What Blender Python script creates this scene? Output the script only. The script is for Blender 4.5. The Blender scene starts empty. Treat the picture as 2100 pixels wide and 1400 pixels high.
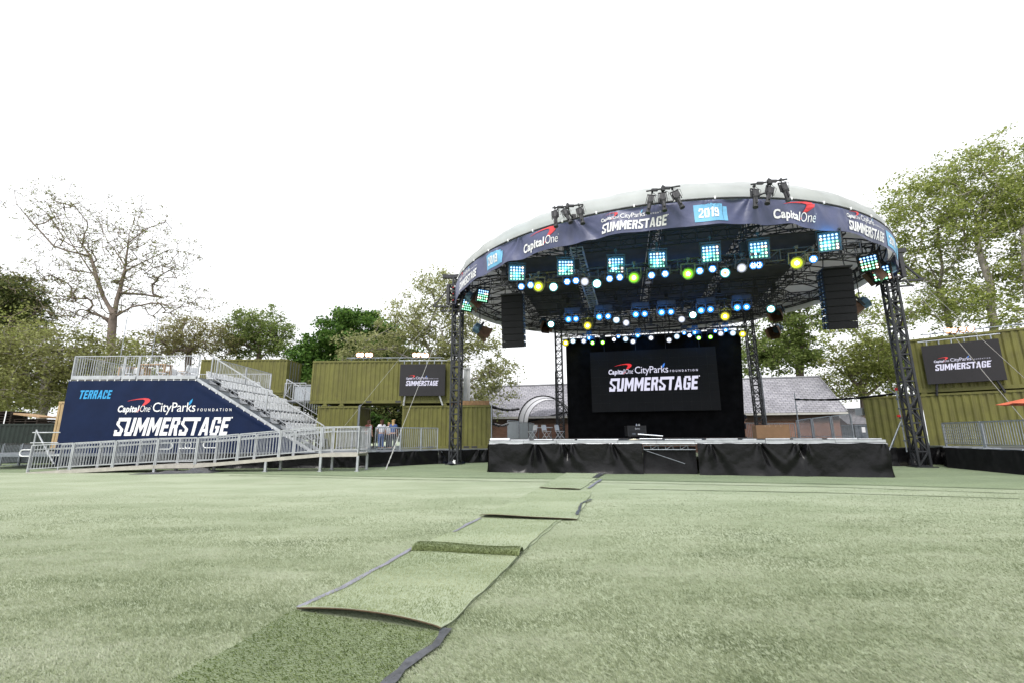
import bpy, math, random
import numpy as np
from mathutils import Vector, Matrix
R = math.radians
scene = bpy.context.scene
COL = scene.collection

# ---------------------------------------------------------------- camera
CAM_H, LENS_PX = 1.4, 933.33           # lens in pixels of a 2100 px wide frame (16 mm on full frame)
PITCH, ROLL = math.atan2(193.0, LENS_PX), R(-0.3)
_c, _s = math.cos(PITCH), math.sin(PITCH)
_R, _U = Vector((1, 0, 0)), Vector((0, -_s, _c))
CF = Vector((0, _c, _s))
CR = _R * math.cos(ROLL) + _U * math.sin(ROLL)
CU = -_R * math.sin(ROLL) + _U * math.cos(ROLL)
CO = Vector((0, 0, CAM_H))
cd = bpy.data.cameras.new('camera')
cam = bpy.data.objects.new('camera', cd)
COL.objects.link(cam)
cd.sensor_width = 36.0
cd.lens = 16.0
cd.clip_start = 0.1
cd.clip_end = 2000
m = Matrix((CR, CU, -CF)).transposed().to_4x4()
m.translation = CO
cam.matrix_world = m
scene.camera = cam

# ---------------------------------------------------------------- sky, sun, exposure (bright overcast)
w = bpy.data.worlds.new('World')
scene.world = w
w.use_nodes = True
nt = w.node_tree
bg = nt.nodes['Background']
sky = nt.nodes.new('ShaderNodeTexSky')
sky.sky_type = 'NISHITA'
sky.sun_disc = False
sky.sun_elevation = R(52)
sky.sun_rotation = R(200)
sky.air_density = 1.0
sky.dust_density = 4.0
sky.ozone_density = 1.0
hs = nt.nodes.new('ShaderNodeHueSaturation')   # cloud cover takes the blue out
hs.inputs['Saturation'].default_value = 0.10
gm = nt.nodes.new('ShaderNodeMix')             # and evens the brightness out
gm.data_type = 'RGBA'
gm.inputs[0].default_value = 0.6
gm.inputs[7].default_value = (9.2, 9.35, 9.6, 1)
nt.links.new(sky.outputs[0], hs.inputs['Color'])
nt.links.new(hs.outputs[0], gm.inputs[6])
nt.links.new(gm.outputs[2], bg.inputs['Color'])
bg.inputs['Strength'].default_value = 0.116
sd = bpy.data.lights.new('sun', 'SUN')
sd.energy = 1.35
sd.angle = R(20)
sd.color = (1.0, 0.96, 0.9)
sun = bpy.data.objects.new('sun', sd)
COL.objects.link(sun)
sun.rotation_euler = (R(38), 0, R(-20))
vs = scene.view_settings
vs.view_transform = 'Standard'
vs.look = 'None'
vs.gamma = 1.0
vs.exposure = 0.82
scene.cycles.max_bounces = 6
scene.cycles.transparent_max_bounces = 6
scene.cycles.sample_clamp_indirect = 6.0

# ---------------------------------------------------------------- pixel helpers: a point of the photograph put at a known depth or height
def ray(px, py):
    return CF * LENS_PX + CR * (px - 1050) + CU * (700 - py)
def D(px, py, Y):
    d = ray(px, py)
    return CO + d * (Y / d.y)
def Z(px, py, z=0.0):
    d = ray(px, py)
    return CO + d * ((z - CAM_H) / d.z)
def onplane(px, py, P, n):
    d = ray(px, py)
    return CO + d * ((P - CO).dot(n) / d.dot(n))

# ---------------------------------------------------------------- materials
MATS = {}
def nodes(name):
    mt = bpy.data.materials.new(name)
    mt.use_nodes = True
    MATS[name] = mt
    t = mt.node_tree
    return mt, t, t.nodes['Principled BSDF']
def mat(name, col, rough=0.6, metal=0.0, var=0.12, scale=6.0, bump=0.0, bscale=40.0, spec=0.4, detail=4.0, dirt=None, dscale=1.2, damt=0.5):
    mt, t, b = nodes(name)
    N = t.nodes.new
    tc = N('ShaderNodeTexCoord')
    nz = N('ShaderNodeTexNoise')
    nz.inputs['Scale'].default_value = scale
    nz.inputs['Detail'].default_value = detail
    t.links.new(tc.outputs['Object'], nz.inputs['Vector'])
    mr = N('ShaderNodeMapRange')
    mr.inputs[1].default_value = 0.3
    mr.inputs[2].default_value = 0.7
    mr.inputs[3].default_value = 1 - var
    mr.inputs[4].default_value = 1 + var
    t.links.new(nz.outputs[0], mr.inputs[0])
    mx = N('ShaderNodeVectorMath')
    mx.operation = 'SCALE'
    mx.inputs[0].default_value = col[:3]
    t.links.new(mr.outputs[0], mx.inputs['Scale'])
    out = mx.outputs[0]
    if dirt is not None:
        n2 = N('ShaderNodeTexNoise')
        n2.inputs['Scale'].default_value = dscale
        n2.inputs['Detail'].default_value = 8
        n2.inputs['Roughness'].default_value = 0.7
        t.links.new(tc.outputs['Object'], n2.inputs['Vector'])
        r2 = N('ShaderNodeMapRange')
        r2.inputs[1].default_value = 0.5
        r2.inputs[2].default_value = 0.72
        r2.inputs[3].default_value = 0
        r2.inputs[4].default_value = damt
        t.links.new(n2.outputs[0], r2.inputs[0])
        mm = N('ShaderNodeMix')
        mm.data_type = 'RGBA'
        mm.inputs[7].default_value = (*dirt, 1)
        t.links.new(r2.outputs[0], mm.inputs[0])
        t.links.new(out, mm.inputs[6])
        out = mm.outputs[2]
    t.links.new(out, b.inputs['Base Color'])
    b.inputs['Roughness'].default_value = rough
    b.inputs['Metallic'].default_value = metal
    b.inputs['Specular IOR Level'].default_value = spec
    if bump > 0:
        n3 = N('ShaderNodeTexNoise')
        n3.inputs['Scale'].default_value = bscale
        n3.inputs['Detail'].default_value = 5
        t.links.new(tc.outputs['Object'], n3.inputs['Vector'])
        bp = N('ShaderNodeBump')
        bp.inputs['Strength'].default_value = bump
        bp.inputs['Distance'].default_value = 0.05
        t.links.new(n3.outputs[0], bp.inputs['Height'])
        t.links.new(bp.outputs[0], b.inputs['Normal'])
    return mt
def emit(name, col, strength, base=(0.02, 0.02, 0.02)):
    mt, t, b = nodes(name)
    b.inputs['Base Color'].default_value = (*base, 1)
    b.inputs['Emission Color'].default_value = (*col, 1)
    b.inputs['Emission Strength'].default_value = strength
    b.inputs['Roughness'].default_value = 0.3
    return mt
def leafmat(name, c1, c2, c3, trans=0.35, patch=None):
    mt, t, b = nodes(name)
    N = t.nodes.new
    g = N('ShaderNodeNewGeometry')
    rp = N('ShaderNodeValToRGB')
    e = rp.color_ramp.elements
    e[0].position, e[0].color = 0.0, (*c1, 1)
    e[1].position, e[1].color = 1.0, (*c3, 1)
    e.new(0.55).color = (*c2, 1)
    if patch is None:
        t.links.new(g.outputs['Random Per Island'], rp.inputs[0])
    else:                                            # pile lies differently from patch to patch
        mp = N('ShaderNodeMapping'); mp.inputs['Scale'].default_value = (.45, 1.0, 1); t.links.new(g.outputs['Position'], mp.inputs[0])
        nz = N('ShaderNodeTexNoise'); nz.inputs['Scale'].default_value = patch; nz.inputs['Detail'].default_value = 6; nz.inputs['Roughness'].default_value = .62; t.links.new(mp.outputs[0], nz.inputs['Vector'])
        mr = N('ShaderNodeMapRange'); mr.inputs[1].default_value = .36; mr.inputs[2].default_value = .62; mr.inputs[3].default_value = 0; mr.inputs[4].default_value = .72; t.links.new(nz.outputs[0], mr.inputs[0])
        ma = N('ShaderNodeMath'); ma.operation = 'MULTIPLY_ADD'; ma.inputs[1].default_value = .38; t.links.new(g.outputs['Random Per Island'], ma.inputs[0]); t.links.new(mr.outputs[0], ma.inputs[2])
        t.links.new(ma.outputs[0], rp.inputs[0])
    t.links.new(rp.outputs[0], b.inputs['Base Color'])
    b.inputs['Roughness'].default_value = 0.55
    b.inputs['Specular IOR Level'].default_value = 0.25
    tr = N('ShaderNodeBsdfTranslucent')
    t.links.new(rp.outputs[0], tr.inputs[0])
    ms = N('ShaderNodeMixShader')
    ms.inputs[0].default_value = trans
    t.links.new(b.outputs[0], ms.inputs[1])
    t.links.new(tr.outputs[0], ms.inputs[2])
    t.links.new(ms.outputs[0], t.nodes['Material Output'].inputs[0])
    return mt

black_metal = mat('black_metal', (0.034, 0.034, 0.039), 0.55, 0.0, 0.25, 9, spec=0.35)
dark_steel = mat('dark_steel', (0.035, 0.037, 0.042), 0.45, 0.3, 0.2, 5)
aluminium = mat('aluminium', (0.43, 0.445, 0.47), 0.42, 0.6, 0.15, 4, dirt=(0.3, 0.3, 0.3), damt=0.25)
galv = mat('galvanised_steel', (0.33, 0.355, 0.39), 0.5, 0.5, 0.18, 7, dirt=(0.25, 0.25, 0.26), damt=0.35)
galv_dark = mat('weathered_galvanised_steel', (0.20, 0.22, 0.25), 0.5, 0.5, 0.18, 7)
vinyl = mat('black_vinyl', (0.0075, 0.0075, 0.0085), 0.24, 0.0, 0.3, 3, bump=0.35, bscale=4, spec=0.2, dirt=(0.018, 0.0175, 0.016), dscale=0.9, damt=0.3)
curtain_m = mat('black_velour', (0.006, 0.006, 0.007), 0.95, 0.0, 0.4, 2, spec=0.1)
scrim_m = mat('black_scrim', (0.072, 0.072, 0.078), 0.85, 0.0, 0.2, 1.5, spec=0.15)
roof_out = mat('white_roof_fabric', (0.575, 0.60, 0.60), 0.6, 0, 0.1, 0.9, bump=0.5, bscale=1.6, spec=.2, dirt=(0.42, 0.445, 0.43), dscale=0.6, damt=0.5)
roof_in = mat('grey_roof_lining', (0.52, 0.52, 0.53), 0.8, 0, 0.1, 1.2, bump=0.2, bscale=2)
def translucent(mt, amt, col):
    t = mt.node_tree
    tr = t.nodes.new('ShaderNodeBsdfTranslucent'); tr.inputs[0].default_value = (*col, 1)
    ms = t.nodes.new('ShaderNodeMixShader'); ms.inputs[0].default_value = amt
    t.links.new(t.nodes['Principled BSDF'].outputs[0], ms.inputs[1]); t.links.new(tr.outputs[0], ms.inputs[2]); t.links.new(ms.outputs[0], t.nodes['Material Output'].inputs[0])
translucent(roof_out, .42, (.7, .7, .68))
translucent(roof_in, .24, (.7, .7, .7))
navy = mat('navy_mesh_banner', (0.060, 0.070, 0.150), 0.42, 0, 0.10, 3, bump=0.6, bscale=2.6, spec=0.6)
navy2 = mat('navy_terrace_banner', (0.0045, 0.0125, 0.046), 0.6, 0, 0.15, 1.2, bump=0.15, bscale=2.5, spec=0.16)
skyblue = mat('light_blue_print', (0.16, 0.42, 0.66), 0.6, 0, 0.08, 2, bump=0.15, bscale=4)
white_print = mat('white_print', (0.78, 0.78, 0.80), 0.6, 0, 0.05, 3)
red_print = mat('red_print', (0.62, 0.05, 0.06), 0.6, 0, 0.08, 3)
cyan_print = mat('cyan_print', (0.03, 0.30, 0.62), 0.6, 0, 0.05, 3)
screen_m = mat('led_screen_black', (0.028, 0.027, 0.030), 0.6, 0, 0.08, 1.0, spec=0.2)
wall_screen_m = mat('video_wall_black', (0.020, 0.020, 0.0215), 0.7, 0, 0.08, 1.0, spec=0.12)
led_white = emit('lit_white_pixels', (0.80, 0.79, 0.98), 0.55)
led_red = emit('lit_red_pixels', (0.9, 0.02, 0.02), 0.55)
led_blue = emit('lit_blue_pixels', (0.05, 0.25, 0.9), 0.55)
olive = mat('olive_container_paint', (0.132, 0.129, 0.034), 0.5, 0, 0.14, 1.4, spec=.3, dirt=(0.075, 0.065, 0.03), dscale=1.6, damt=0.5)
def streaks(mt, col, amt):
    t = mt.node_tree; N, L = t.nodes.new, t.links.new; b = t.nodes['Principled BSDF']
    src = b.inputs['Base Color'].links[0].from_socket
    tc = N('ShaderNodeTexCoord'); mp = N('ShaderNodeMapping'); mp.inputs['Scale'].default_value = (5, 5, .22); L(tc.outputs['Object'], mp.inputs[0])
    nz = N('ShaderNodeTexNoise'); nz.inputs['Scale'].default_value = 1.6; nz.inputs['Detail'].default_value = 6; L(mp.outputs[0], nz.inputs['Vector'])
    mr = N('ShaderNodeMapRange'); mr.inputs[1].default_value = .52; mr.inputs[2].default_value = .75; mr.inputs[4].default_value = amt; L(nz.outputs[0], mr.inputs[0])
    mx = N('ShaderNodeMix'); mx.data_type = 'RGBA'; mx.inputs[7].default_value = (*col, 1); L(mr.outputs[0], mx.inputs[0]); L(src, mx.inputs[6]); L(mx.outputs[2], b.inputs['Base Color'])
    n2 = N('ShaderNodeTexNoise'); n2.inputs['Scale'].default_value = 3.5; n2.inputs['Detail'].default_value = 9; n2.inputs['Roughness'].default_value = .75; L(tc.outputs['Object'], n2.inputs['Vector'])
    m2 = N('ShaderNodeMapRange'); m2.inputs[1].default_value = .66; m2.inputs[2].default_value = .72; m2.inputs[4].default_value = .8; L(n2.outputs[0], m2.inputs[0])
    x2 = N('ShaderNodeMix'); x2.data_type = 'RGBA'; x2.inputs[7].default_value = (.085, .045, .022, 1); L(m2.outputs[0], x2.inputs[0]); L(mx.outputs[2], x2.inputs[6]); L(x2.outputs[2], b.inputs['Base Color'])
streaks(olive, (.062, .056, .024), .65)
tan_m = mat('tan_container_paint', (0.42, 0.30, 0.16), 0.6, 0, 0.12, 2, dirt=(0.2, 0.13, 0.07), damt=0.5)
darkgreen = mat('dark_green_container_paint', (0.010, 0.018, 0.015), 0.5, 0, 0.2, 2)
grey_white = mat('pale_grey_paint', (0.55, 0.56, 0.57), 0.55, 0, 0.1, 2, dirt=(0.3, 0.3, 0.28), damt=0.4)
wood = mat('weathered_timber', (0.22, 0.13, 0.065), 0.8, 0, 0.3, 8, bump=0.3, bscale=20)
pale_wood = mat('pale_pallet_timber', (0.36, 0.24, 0.14), 0.8, 0, 0.3, 8)
dark_wood = mat('dark_pallet_timber', (0.035, 0.026, 0.02), 0.85, 0, 0.3, 8)
cardboard = mat('brown_cardboard', (0.40, 0.235, 0.13), 0.85, 0, 0.08, 3)
bark = mat('grey_brown_bark', (0.17, 0.135, 0.115), 0.9, 0, 0.35, 3.0, bump=0.4, bscale=8)
bark_pale = mat('pale_mottled_bark', (0.27, 0.245, 0.215), 0.9, 0, 0.4, 2.0, bump=0.3, bscale=6)
white_plastic = mat('white_plastic', (0.76, 0.77, 0.79), 0.45, 0, 0.06, 5)
grey_plastic = mat('grey_panel_fabric', (0.34, 0.37, 0.40), 0.7, 0, 0.1, 2, bump=0.15, bscale=3)
tent_fabric = mat('pale_tunnel_fabric', (0.62, 0.62, 0.68), 0.55, 0, 0.08, 2, bump=0.25, bscale=3)
translucent(tent_fabric, .65, (.85, .85, .9))
copper = mat('copper_reflector', (0.13, 0.075, 0.05), 0.4, 0.5, 0.3, 6)
lamp_blue = mat('silver_blue_lamp_housing', (0.13, 0.22, 0.32), 0.4, 0.5, 0.3, 5)
cabinet_m = mat('black_speaker_cabinet', (0.014, 0.014, 0.016), 0.7, 0, 0.15, 8, spec=.2)
grille_m = mat('dark_speaker_grille', (0.017, 0.017, 0.020), 0.8, 0, 0.12, 30, bump=0.2, bscale=120, spec=.15)
strap_m = mat('white_guy_strap', (0.40, 0.40, 0.39), 0.7, 0, 0.15, 8)
tape_m = mat('purple_grey_tape', (0.20, 0.20, 0.25), 0.42, 0, 0.25, 9, spec=0.6)
membrane_m = mat('dark_plastic_strip', (0.055, 0.058, 0.068), 0.38, 0, 0.3, 12, bump=0.3, bscale=15, spec=0.6)
turf_edge = mat('turf_backing', (0.075, 0.05, 0.028), 0.9, 0, 0.3, 30)
turf_pile = None
skin_m = mat('skin', (0.42, 0.24, 0.17), 0.5, 0, 0.06, 10)
hair_brown = mat('brown_hair', (0.06, 0.025, 0.015), 0.5, 0, 0.3, 30)
hair_blond = mat('blond_hair', (0.42, 0.28, 0.13), 0.5, 0, 0.3, 30)
cloth_white = mat('white_cloth', (0.62, 0.62, 0.66), 0.8, 0, 0.08, 8)
cloth_blue = mat('blue_cloth', (0.05, 0.09, 0.22), 0.8, 0, 0.1, 8)
cloth_dark = mat('dark_cloth', (0.025, 0.028, 0.038), 0.85, 0, 0.2, 8)
cloth_red = mat('dark_red_cloth', (0.12, 0.02, 0.02), 0.85, 0, 0.2, 8)
parasol_m = mat('orange_red_parasol', (0.55, 0.12, 0.055), 0.7, 0, 0.1, 4)
red_m = mat('red_coupler', (0.55, 0.03, 0.03), 0.5, 0, 0.1, 4)
glass_dark = mat('dark_window_glass', (0.02, 0.025, 0.03), 0.08, 0, 0.1, 2, spec=0.6)

# ---------------------------------------------------------------- object helpers
def lab(o, label=None, cat=None, group=None, kind=None):
    if label: o['label'] = label
    if cat: o['category'] = cat
    if group: o['group'] = group
    if kind: o['kind'] = kind
    return o
def thing(name, label, cat, loc=(0, 0, 0), group=None, rz=0.0):
    o = bpy.data.objects.new(name, None)
    COL.objects.link(o)
    o.location = loc
    o.rotation_euler = (0, 0, rz)
    o.empty_display_size = 0.2
    return lab(o, label, cat, group)
def copy_tree(o, parent=None):
    c = o.copy()
    COL.objects.link(c)
    if parent is not None:
        c.parent = parent
    for ch in o.children:
        copy_tree(ch, c)
    return c

class MB:
    def __init__(s):
        s.v, s.f, s.mi = [], [], []
        s.cur = 0
    def add(s, vs, fs):
        b = len(s.v)
        s.v.extend([tuple(p) for p in vs])
        s.f.extend([tuple(i + b for i in f) for f in fs])
        s.mi.extend([s.cur] * len(fs))
        return s
    def hexa(s, p):
        return s.add(p, [(0, 3, 2, 1), (4, 5, 6, 7), (0, 1, 5, 4), (1, 2, 6, 5), (2, 3, 7, 6), (3, 0, 4, 7)])
    def box(s, c, d, ax=None):
        c = Vector(c)
        X, Y_, Z_ = ax if ax else (Vector((1, 0, 0)), Vector((0, 1, 0)), Vector((0, 0, 1)))
        X, Y_, Z_ = X * d[0] / 2, Y_ * d[1] / 2, Z_ * d[2] / 2
        return s.hexa([c - X - Y_ - Z_, c + X - Y_ - Z_, c + X + Y_ - Z_, c - X + Y_ - Z_,
                       c - X - Y_ + Z_, c + X - Y_ + Z_, c + X + Y_ + Z_, c - X + Y_ + Z_])
    def bar(s, a, b, w=0.04, h=None, up=(0, 0, 1)):
        a, b = Vector(a), Vector(b)
        d = b - a
        L = d.length
        if L < 1e-6: return s
        d /= L
        up = Vector(up)
        x = d.cross(up)
        if x.length < 1e-3:
            x = d.cross(Vector((1, 0, 0)))
        x.normalize()
        y = x.cross(d)
        return s.box((a + b) / 2, (w, L, h or w), (x, d, y))
    def tube(s, pts, r, n=6, r2=None, cap=True):
        pts = [Vector(p) for p in pts]
        k = len(pts)
        rr = r if isinstance(r, (list, tuple)) else [r + ((r2 - r) * i / (k - 1) if r2 is not None else 0) for i in range(k)]
        vs, fs = [], []
        px = None
        for i, p in enumerate(pts):
            d = (pts[min(i + 1, k - 1)] - pts[max(i - 1, 0)])
            d.normalize()
            if px is None:
                px = d.cross(Vector((0, 0, 1)))
                if px.length < 1e-3: px = d.cross(Vector((1, 0, 0)))
            px = px - d * px.dot(d)
            px.normalize()
            py = d.cross(px)
            for j in range(n):
                a = 2 * math.pi * j / n
                vs.append(p + (px * math.cos(a) + py * math.sin(a)) * rr[i])
        for i in range(k - 1):
            for j in range(n):
                a, b = i * n + j, i * n + (j + 1) % n
                fs.append((a, b, b + n, a + n))
        if cap:
            fs.append(tuple(range(n - 1, -1, -1)))
            fs.append(tuple((k - 1) * n + j for j in range(n)))
        return s.add(vs, fs)
    def grid(s, fn, nu, nv, close=False):
        vs = [fn(i / nu, j / nv) for j in range(nv + 1) for i in range(nu + 1)]
        fs = []
        for j in range(nv):
            for i in range(nu):
                a = j * (nu + 1) + i
                fs.append((a, a + 1, a + nu + 2, a + nu + 1))
        return s.add(vs, fs)
    def lathe(s, prof, n=24, c=(0, 0, 0), ax=None, cap=True):
        c = Vector(c)
        X, Y_, Z_ = ax if ax else (Vector((1, 0, 0)), Vector((0, 1, 0)), Vector((0, 0, 1)))
        vs, fs = [], []
        for r, z in prof:
            for j in range(n):
                a = 2 * math.pi * j / n
                vs.append(c + X * (r * math.cos(a)) + Y_ * (r * math.sin(a)) + Z_ * z)
        k = len(prof)
        for i in range(k - 1):
            for j in range(n):
                a, b = i * n + j, i * n + (j + 1) % n
                fs.append((a, b, b + n, a + n))
        if cap:
            fs.append(tuple(range(n - 1, -1, -1)))
            fs.append(tuple((k - 1) * n + j for j in range(n)))
        return s.add(vs, fs)
    def build(s, name, mt, parent=None, world=True, smooth=False, solid=0.0, bevel=0.0):
        me = bpy.data.meshes.new(name)
        off = Vector(parent.location) if (parent is not None and world) else Vector((0, 0, 0))
        if parent is not None and world and parent.parent is not None:
            off = off + parent.parent.location
        vs = [(v[0] - off.x, v[1] - off.y, v[2] - off.z) for v in s.v]
        me.from_pydata(vs, [], s.f)
        mats = mt if isinstance(mt, (list, tuple)) else [mt]
        for q in mats: me.materials.append(q)
        if len(mats) > 1:
            me.polygons.foreach_set('material_index', s.mi)
        if smooth:
            me.polygons.foreach_set('use_smooth', [True] * len(me.polygons))
        me.update()
        o = bpy.data.objects.new(name, me)
        COL.objects.link(o)
        if parent is not None: o.parent = parent
        if solid:
            md = o.modifiers.new('thickness', 'SOLIDIFY')
            md.thickness = solid
            md.offset = 0
        if bevel:
            md = o.modifiers.new('bevel', 'BEVEL')
            md.width = bevel
            md.segments = 2
            md.limit_method = 'ANGLE'
        return o
def npmesh(name, V, F, mt, parent=None, quads=True, smooth=False):
    me = bpy.data.meshes.new(name)
    k = F.shape[1]
    if parent is not None:
        V = V - np.array(parent.location)[None]
    me.vertices.add(len(V))
    me.vertices.foreach_set('co', V.astype(np.float32).ravel())
    me.loops.add(F.size)
    me.loops.foreach_set('vertex_index', F.astype(np.int32).ravel())
    me.polygons.add(len(F))
    me.polygons.foreach_set('loop_start', np.arange(len(F), dtype=np.int32) * k)
    me.polygons.foreach_set('loop_total', np.full(len(F), k, dtype=np.int32))
    me.materials.append(mt)
    me.update(calc_edges=True)
    o = bpy.data.objects.new(name, me)
    COL.objects.link(o)
    if parent is not None: o.parent = parent
    return o

def truss(mb, a, b, w=0.4, h=0.4, bay=0.5, r=0.025, rb=0.014, up=(0, 0, 1), x=True, square=False):
    """box truss: four chords, rungs and diagonals on each face"""
    a, b = Vector(a), Vector(b)
    d = b - a
    L = d.length
    d.normalize()
    up = Vector(up)
    sx = d.cross(up)
    if sx.length < 1e-3:
        sx = Vector((1, 0, 0))
    sx.normalize()
    sy = sx.cross(d)
    cs = [sx * (w / 2) + sy * (h / 2), -sx * (w / 2) + sy * (h / 2), -sx * (w / 2) - sy * (h / 2), sx * (w / 2) - sy * (h / 2)]
    for c in cs:
        if square: mb.bar(a + c, b + c, r * 2)
        else: mb.tube([a + c, b + c], r, 5)
    n = max(1, round(L / bay))
    for i in range(n + 1):
        p = a + d * (L * i / n)
        for j in range(4):
            mb.bar(p + cs[j], p + cs[(j + 1) % 4], rb * 2)
        if i < n:
            q = a + d * (L * (i + 1) / n)
            for j in range(4):
                k = (j + 1) % 4
                if x or (i + j) % 2 == 0:
                    if i % 2: mb.bar(p + cs[j], q + cs[k], rb * 2)
                    else: mb.bar(p + cs[k], q + cs[j], rb * 2)
    return mb

# ---------------------------------------------------------------- lettering
def Q(x0, y0, x1, y1): return [(x0, y0), (x1, y0), (x1, y1), (x0, y1)]
BLOCK = {
 'S': (6.2, [Q(0.6, 8, 6.2, 10), [(0, 6.6), (2.2, 6.6), (2.2, 8), (0.6, 10 - 0.0001), (0, 9.2)][:0] or Q(0, 6.2, 2.2, 8), [(0, 6.2), (2.2, 6.2), (6.0, 3.6), (3.8, 3.6)], Q(3.8, 2, 6.0, 3.6), Q(0.2, 0, 5.6, 2), Q(0, 2, 1.9, 3.2)]),
 'U': (6.2, [Q(0, 2, 2.2, 10), Q(4, 2, 6.2, 10), Q(0.5, 0, 5.7, 2)]),
 'M': (8.2, [Q(0, 0, 2.1, 10), Q(6.1, 0, 8.2, 10), [(2.1, 5.6), (4.1, 1.6), (4.1, 5.2), (2.1, 10)], [(4.1, 1.6), (6.1, 5.6), (6.1, 10), (4.1, 5.2)]]),
 'E': (5.4, [Q(0, 0, 2.2, 10), Q(2.2, 8, 5.4, 10), Q(2.2, 4.1, 4.9, 6), Q(2.2, 0, 5.4, 2)]),
 'R': (6.2, [Q(0, 0, 2.2, 10), Q(2.2, 8.2, 5.7, 10), Q(4, 6, 6.2, 8.2), Q(2.2, 4.2, 5.4, 6), [(4.0, 0), (6.3, 0), (5.2, 4.2), (3.0, 4.2)]]),
 'T': (6.0, [Q(0, 8, 6, 10), Q(1.9, 0, 4.1, 8)]),
 'A': (6.8, [[(0, 0), (2.1, 0), (3.4, 7.0), (3.4, 10), (2.2, 10)], [(6.8, 0), (4.6, 10), (3.4, 10), (3.4, 7.0), (4.7, 0)], [(2.47, 2), (4.33, 2), (4.03, 3.6), (2.77, 3.6)]]),
 'G': (6.2, [Q(0, 1.4, 2.2, 8.6), Q(0.6, 8.6, 5.6, 10), Q(0.6, 0, 5.6, 1.4), Q(4, 1.4, 6.2, 5.2), Q(3.1, 3.8, 4, 5.2), Q(4, 6.6, 6.2, 8.6)]),
 'C': (5.8, [Q(0, 1.6, 2.1, 8.4), Q(0.5, 8.4, 5.4, 10), Q(0.5, 0, 5.4, 1.6), Q(3.7, 6.6, 5.8, 8.4), Q(3.7, 1.6, 5.8, 3.4)]),
 '2': (5.8, [Q(0.5, 8.3, 5.3, 10), Q(3.7, 5.6, 5.8, 8.3), [(1.6, 3.6), (0, 2), (2.1, 2), (5.8, 5.6), (3.7, 5.6)][1:], Q(0, 0, 5.8, 2), Q(0, 6.8, 2.1, 8.3)]),
 '0': (5.8, [Q(0, 1.7, 2.1, 8.3), Q(3.7, 1.7, 5.8, 8.3), Q(0.5, 8.3, 5.3, 10), Q(0.5, 0, 5.3, 1.7)]),
 '1': (3.3, [Q(1.2, 0, 3.3, 10), Q(0, 7.4, 1.2, 9.2)]),
 '9': (5.8, [Q(0, 5.6, 2.1, 8.3), Q(0.5, 8.3, 5.3, 10), Q(3.7, 1.7, 5.8, 8.3), Q(0.5, 4, 3.7, 5.6), Q(0.5, 0, 5.3, 1.7), Q(0, 1.7, 2.1, 3)]),
}
def block(text, width, height, shear=0.0, gap=0.9):
    tot = sum(BLOCK[c][0] for c in text) + gap * (len(text) - 1)
    sx, sy = width / tot, height / 10.0
    out, x = [], 0.0
    for c in text:
        w_, qs = BLOCK[c]
        for q in qs:
            if len(q) > 2:
                out.append([((x + p[0]) * sx + shear * p[1] * sy, p[1] * sy) for p in q])
        x += w_ + gap
    if text.startswith('SUMMERST'):      # the bars that join S-U and S-T
        x1 = BLOCK['S'][0]
        out.append([((x1 + p[0]) * sx + shear * p[1] * sy, p[1] * sy) for p in Q(0, 8, gap, 10)])
        x2 = sum(BLOCK[c][0] + gap for c in 'SUMMERS')
        out.append([((x2 + p[0]) * sx + shear * p[1] * sy, p[1] * sy) for p in Q(-gap, 8, 0, 10)])
    return out
_gl = {}
def glyphs(text, width, height=None, bold=0.0, shear=0.0, spacing=1.0):
    key = (text, bold, shear, spacing)
    if key not in _gl:
        cu = bpy.data.curves.new('lettering', 'FONT')
        cu.body = text
        cu.offset = bold
        cu.shear = shear
        cu.space_character = spacing
        cu.resolution_u = 3
        o = bpy.data.objects.new('lettering', cu)
        COL.objects.link(o)
        me = o.to_mesh()
        P = [(v.co.x, v.co.y) for v in me.vertices]
        Fs = [tuple(p.vertices) for p in me.polygons]
        o.to_mesh_clear()
        bpy.data.objects.remove(o)
        bpy.data.curves.remove(cu)
        _gl[key] = (P, Fs)
    P, Fs = _gl[key]
    xs = [p[0] for p in P]
    sc = width / (max(xs) - min(xs))
    sy = sc if height is None else height / 0.70
    return [((p[0] - min(xs)) * sc, p[1] * sy) for p in P], Fs
def put_quads(mb, polys, fn, u0, v0, cut=1):
    for q in polys:
        if len(q) == 4 and cut > 1:
            a, b, c, d = [Vector((p[0], p[1], 0)) for p in q]
            def f(u, v, a=a, b=b, c=c, d=d):
                p = (a * (1 - u) + b * u) * (1 - v) + (d * (1 - u) + c * u) * v
                return fn(u0 + p.x, v0 + p.y)
            mb.grid(f, cut, cut)
        else:
            mb.add([fn(u0 + p[0], v0 + p[1]) for p in q], [tuple(range(len(q)))])
def put_glyphs(mb, g, fn, u0, v0):
    P, Fs = g
    mb.add([fn(u0 + p[0], v0 + p[1]) for p in P], Fs)
SW_O = [(.0, .30), (.22, .42), (.48, .51), (.74, .56), (.92, .52), (1.0, .40), (.97, .22), (.86, .04), (.74, -.10)]
SW_I = [(.0, .285), (.22, .375), (.46, .43), (.64, .44), (.74, .40), (.77, .30), (.74, .16), (.69, .02), (.66, -.08)]
def swoosh(mb, fn, u0, v0, sx, sy):
    for i in range(len(SW_O) - 1):
        q = [SW_O[i], SW_O[i + 1], SW_I[i + 1], SW_I[i]]
        mb.add([fn(u0 + p[0] * sx, v0 + p[1] * sy) for p in q], [(3, 2, 1, 0)])
    q = [(.46, -.62), (.62, -.36), (.66, -.36), (.48, -.64)]
    mb.add([fn(u0 + p[0] * sx, v0 + p[1] * sy) for p in q], [(3, 2, 1, 0)])
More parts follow.
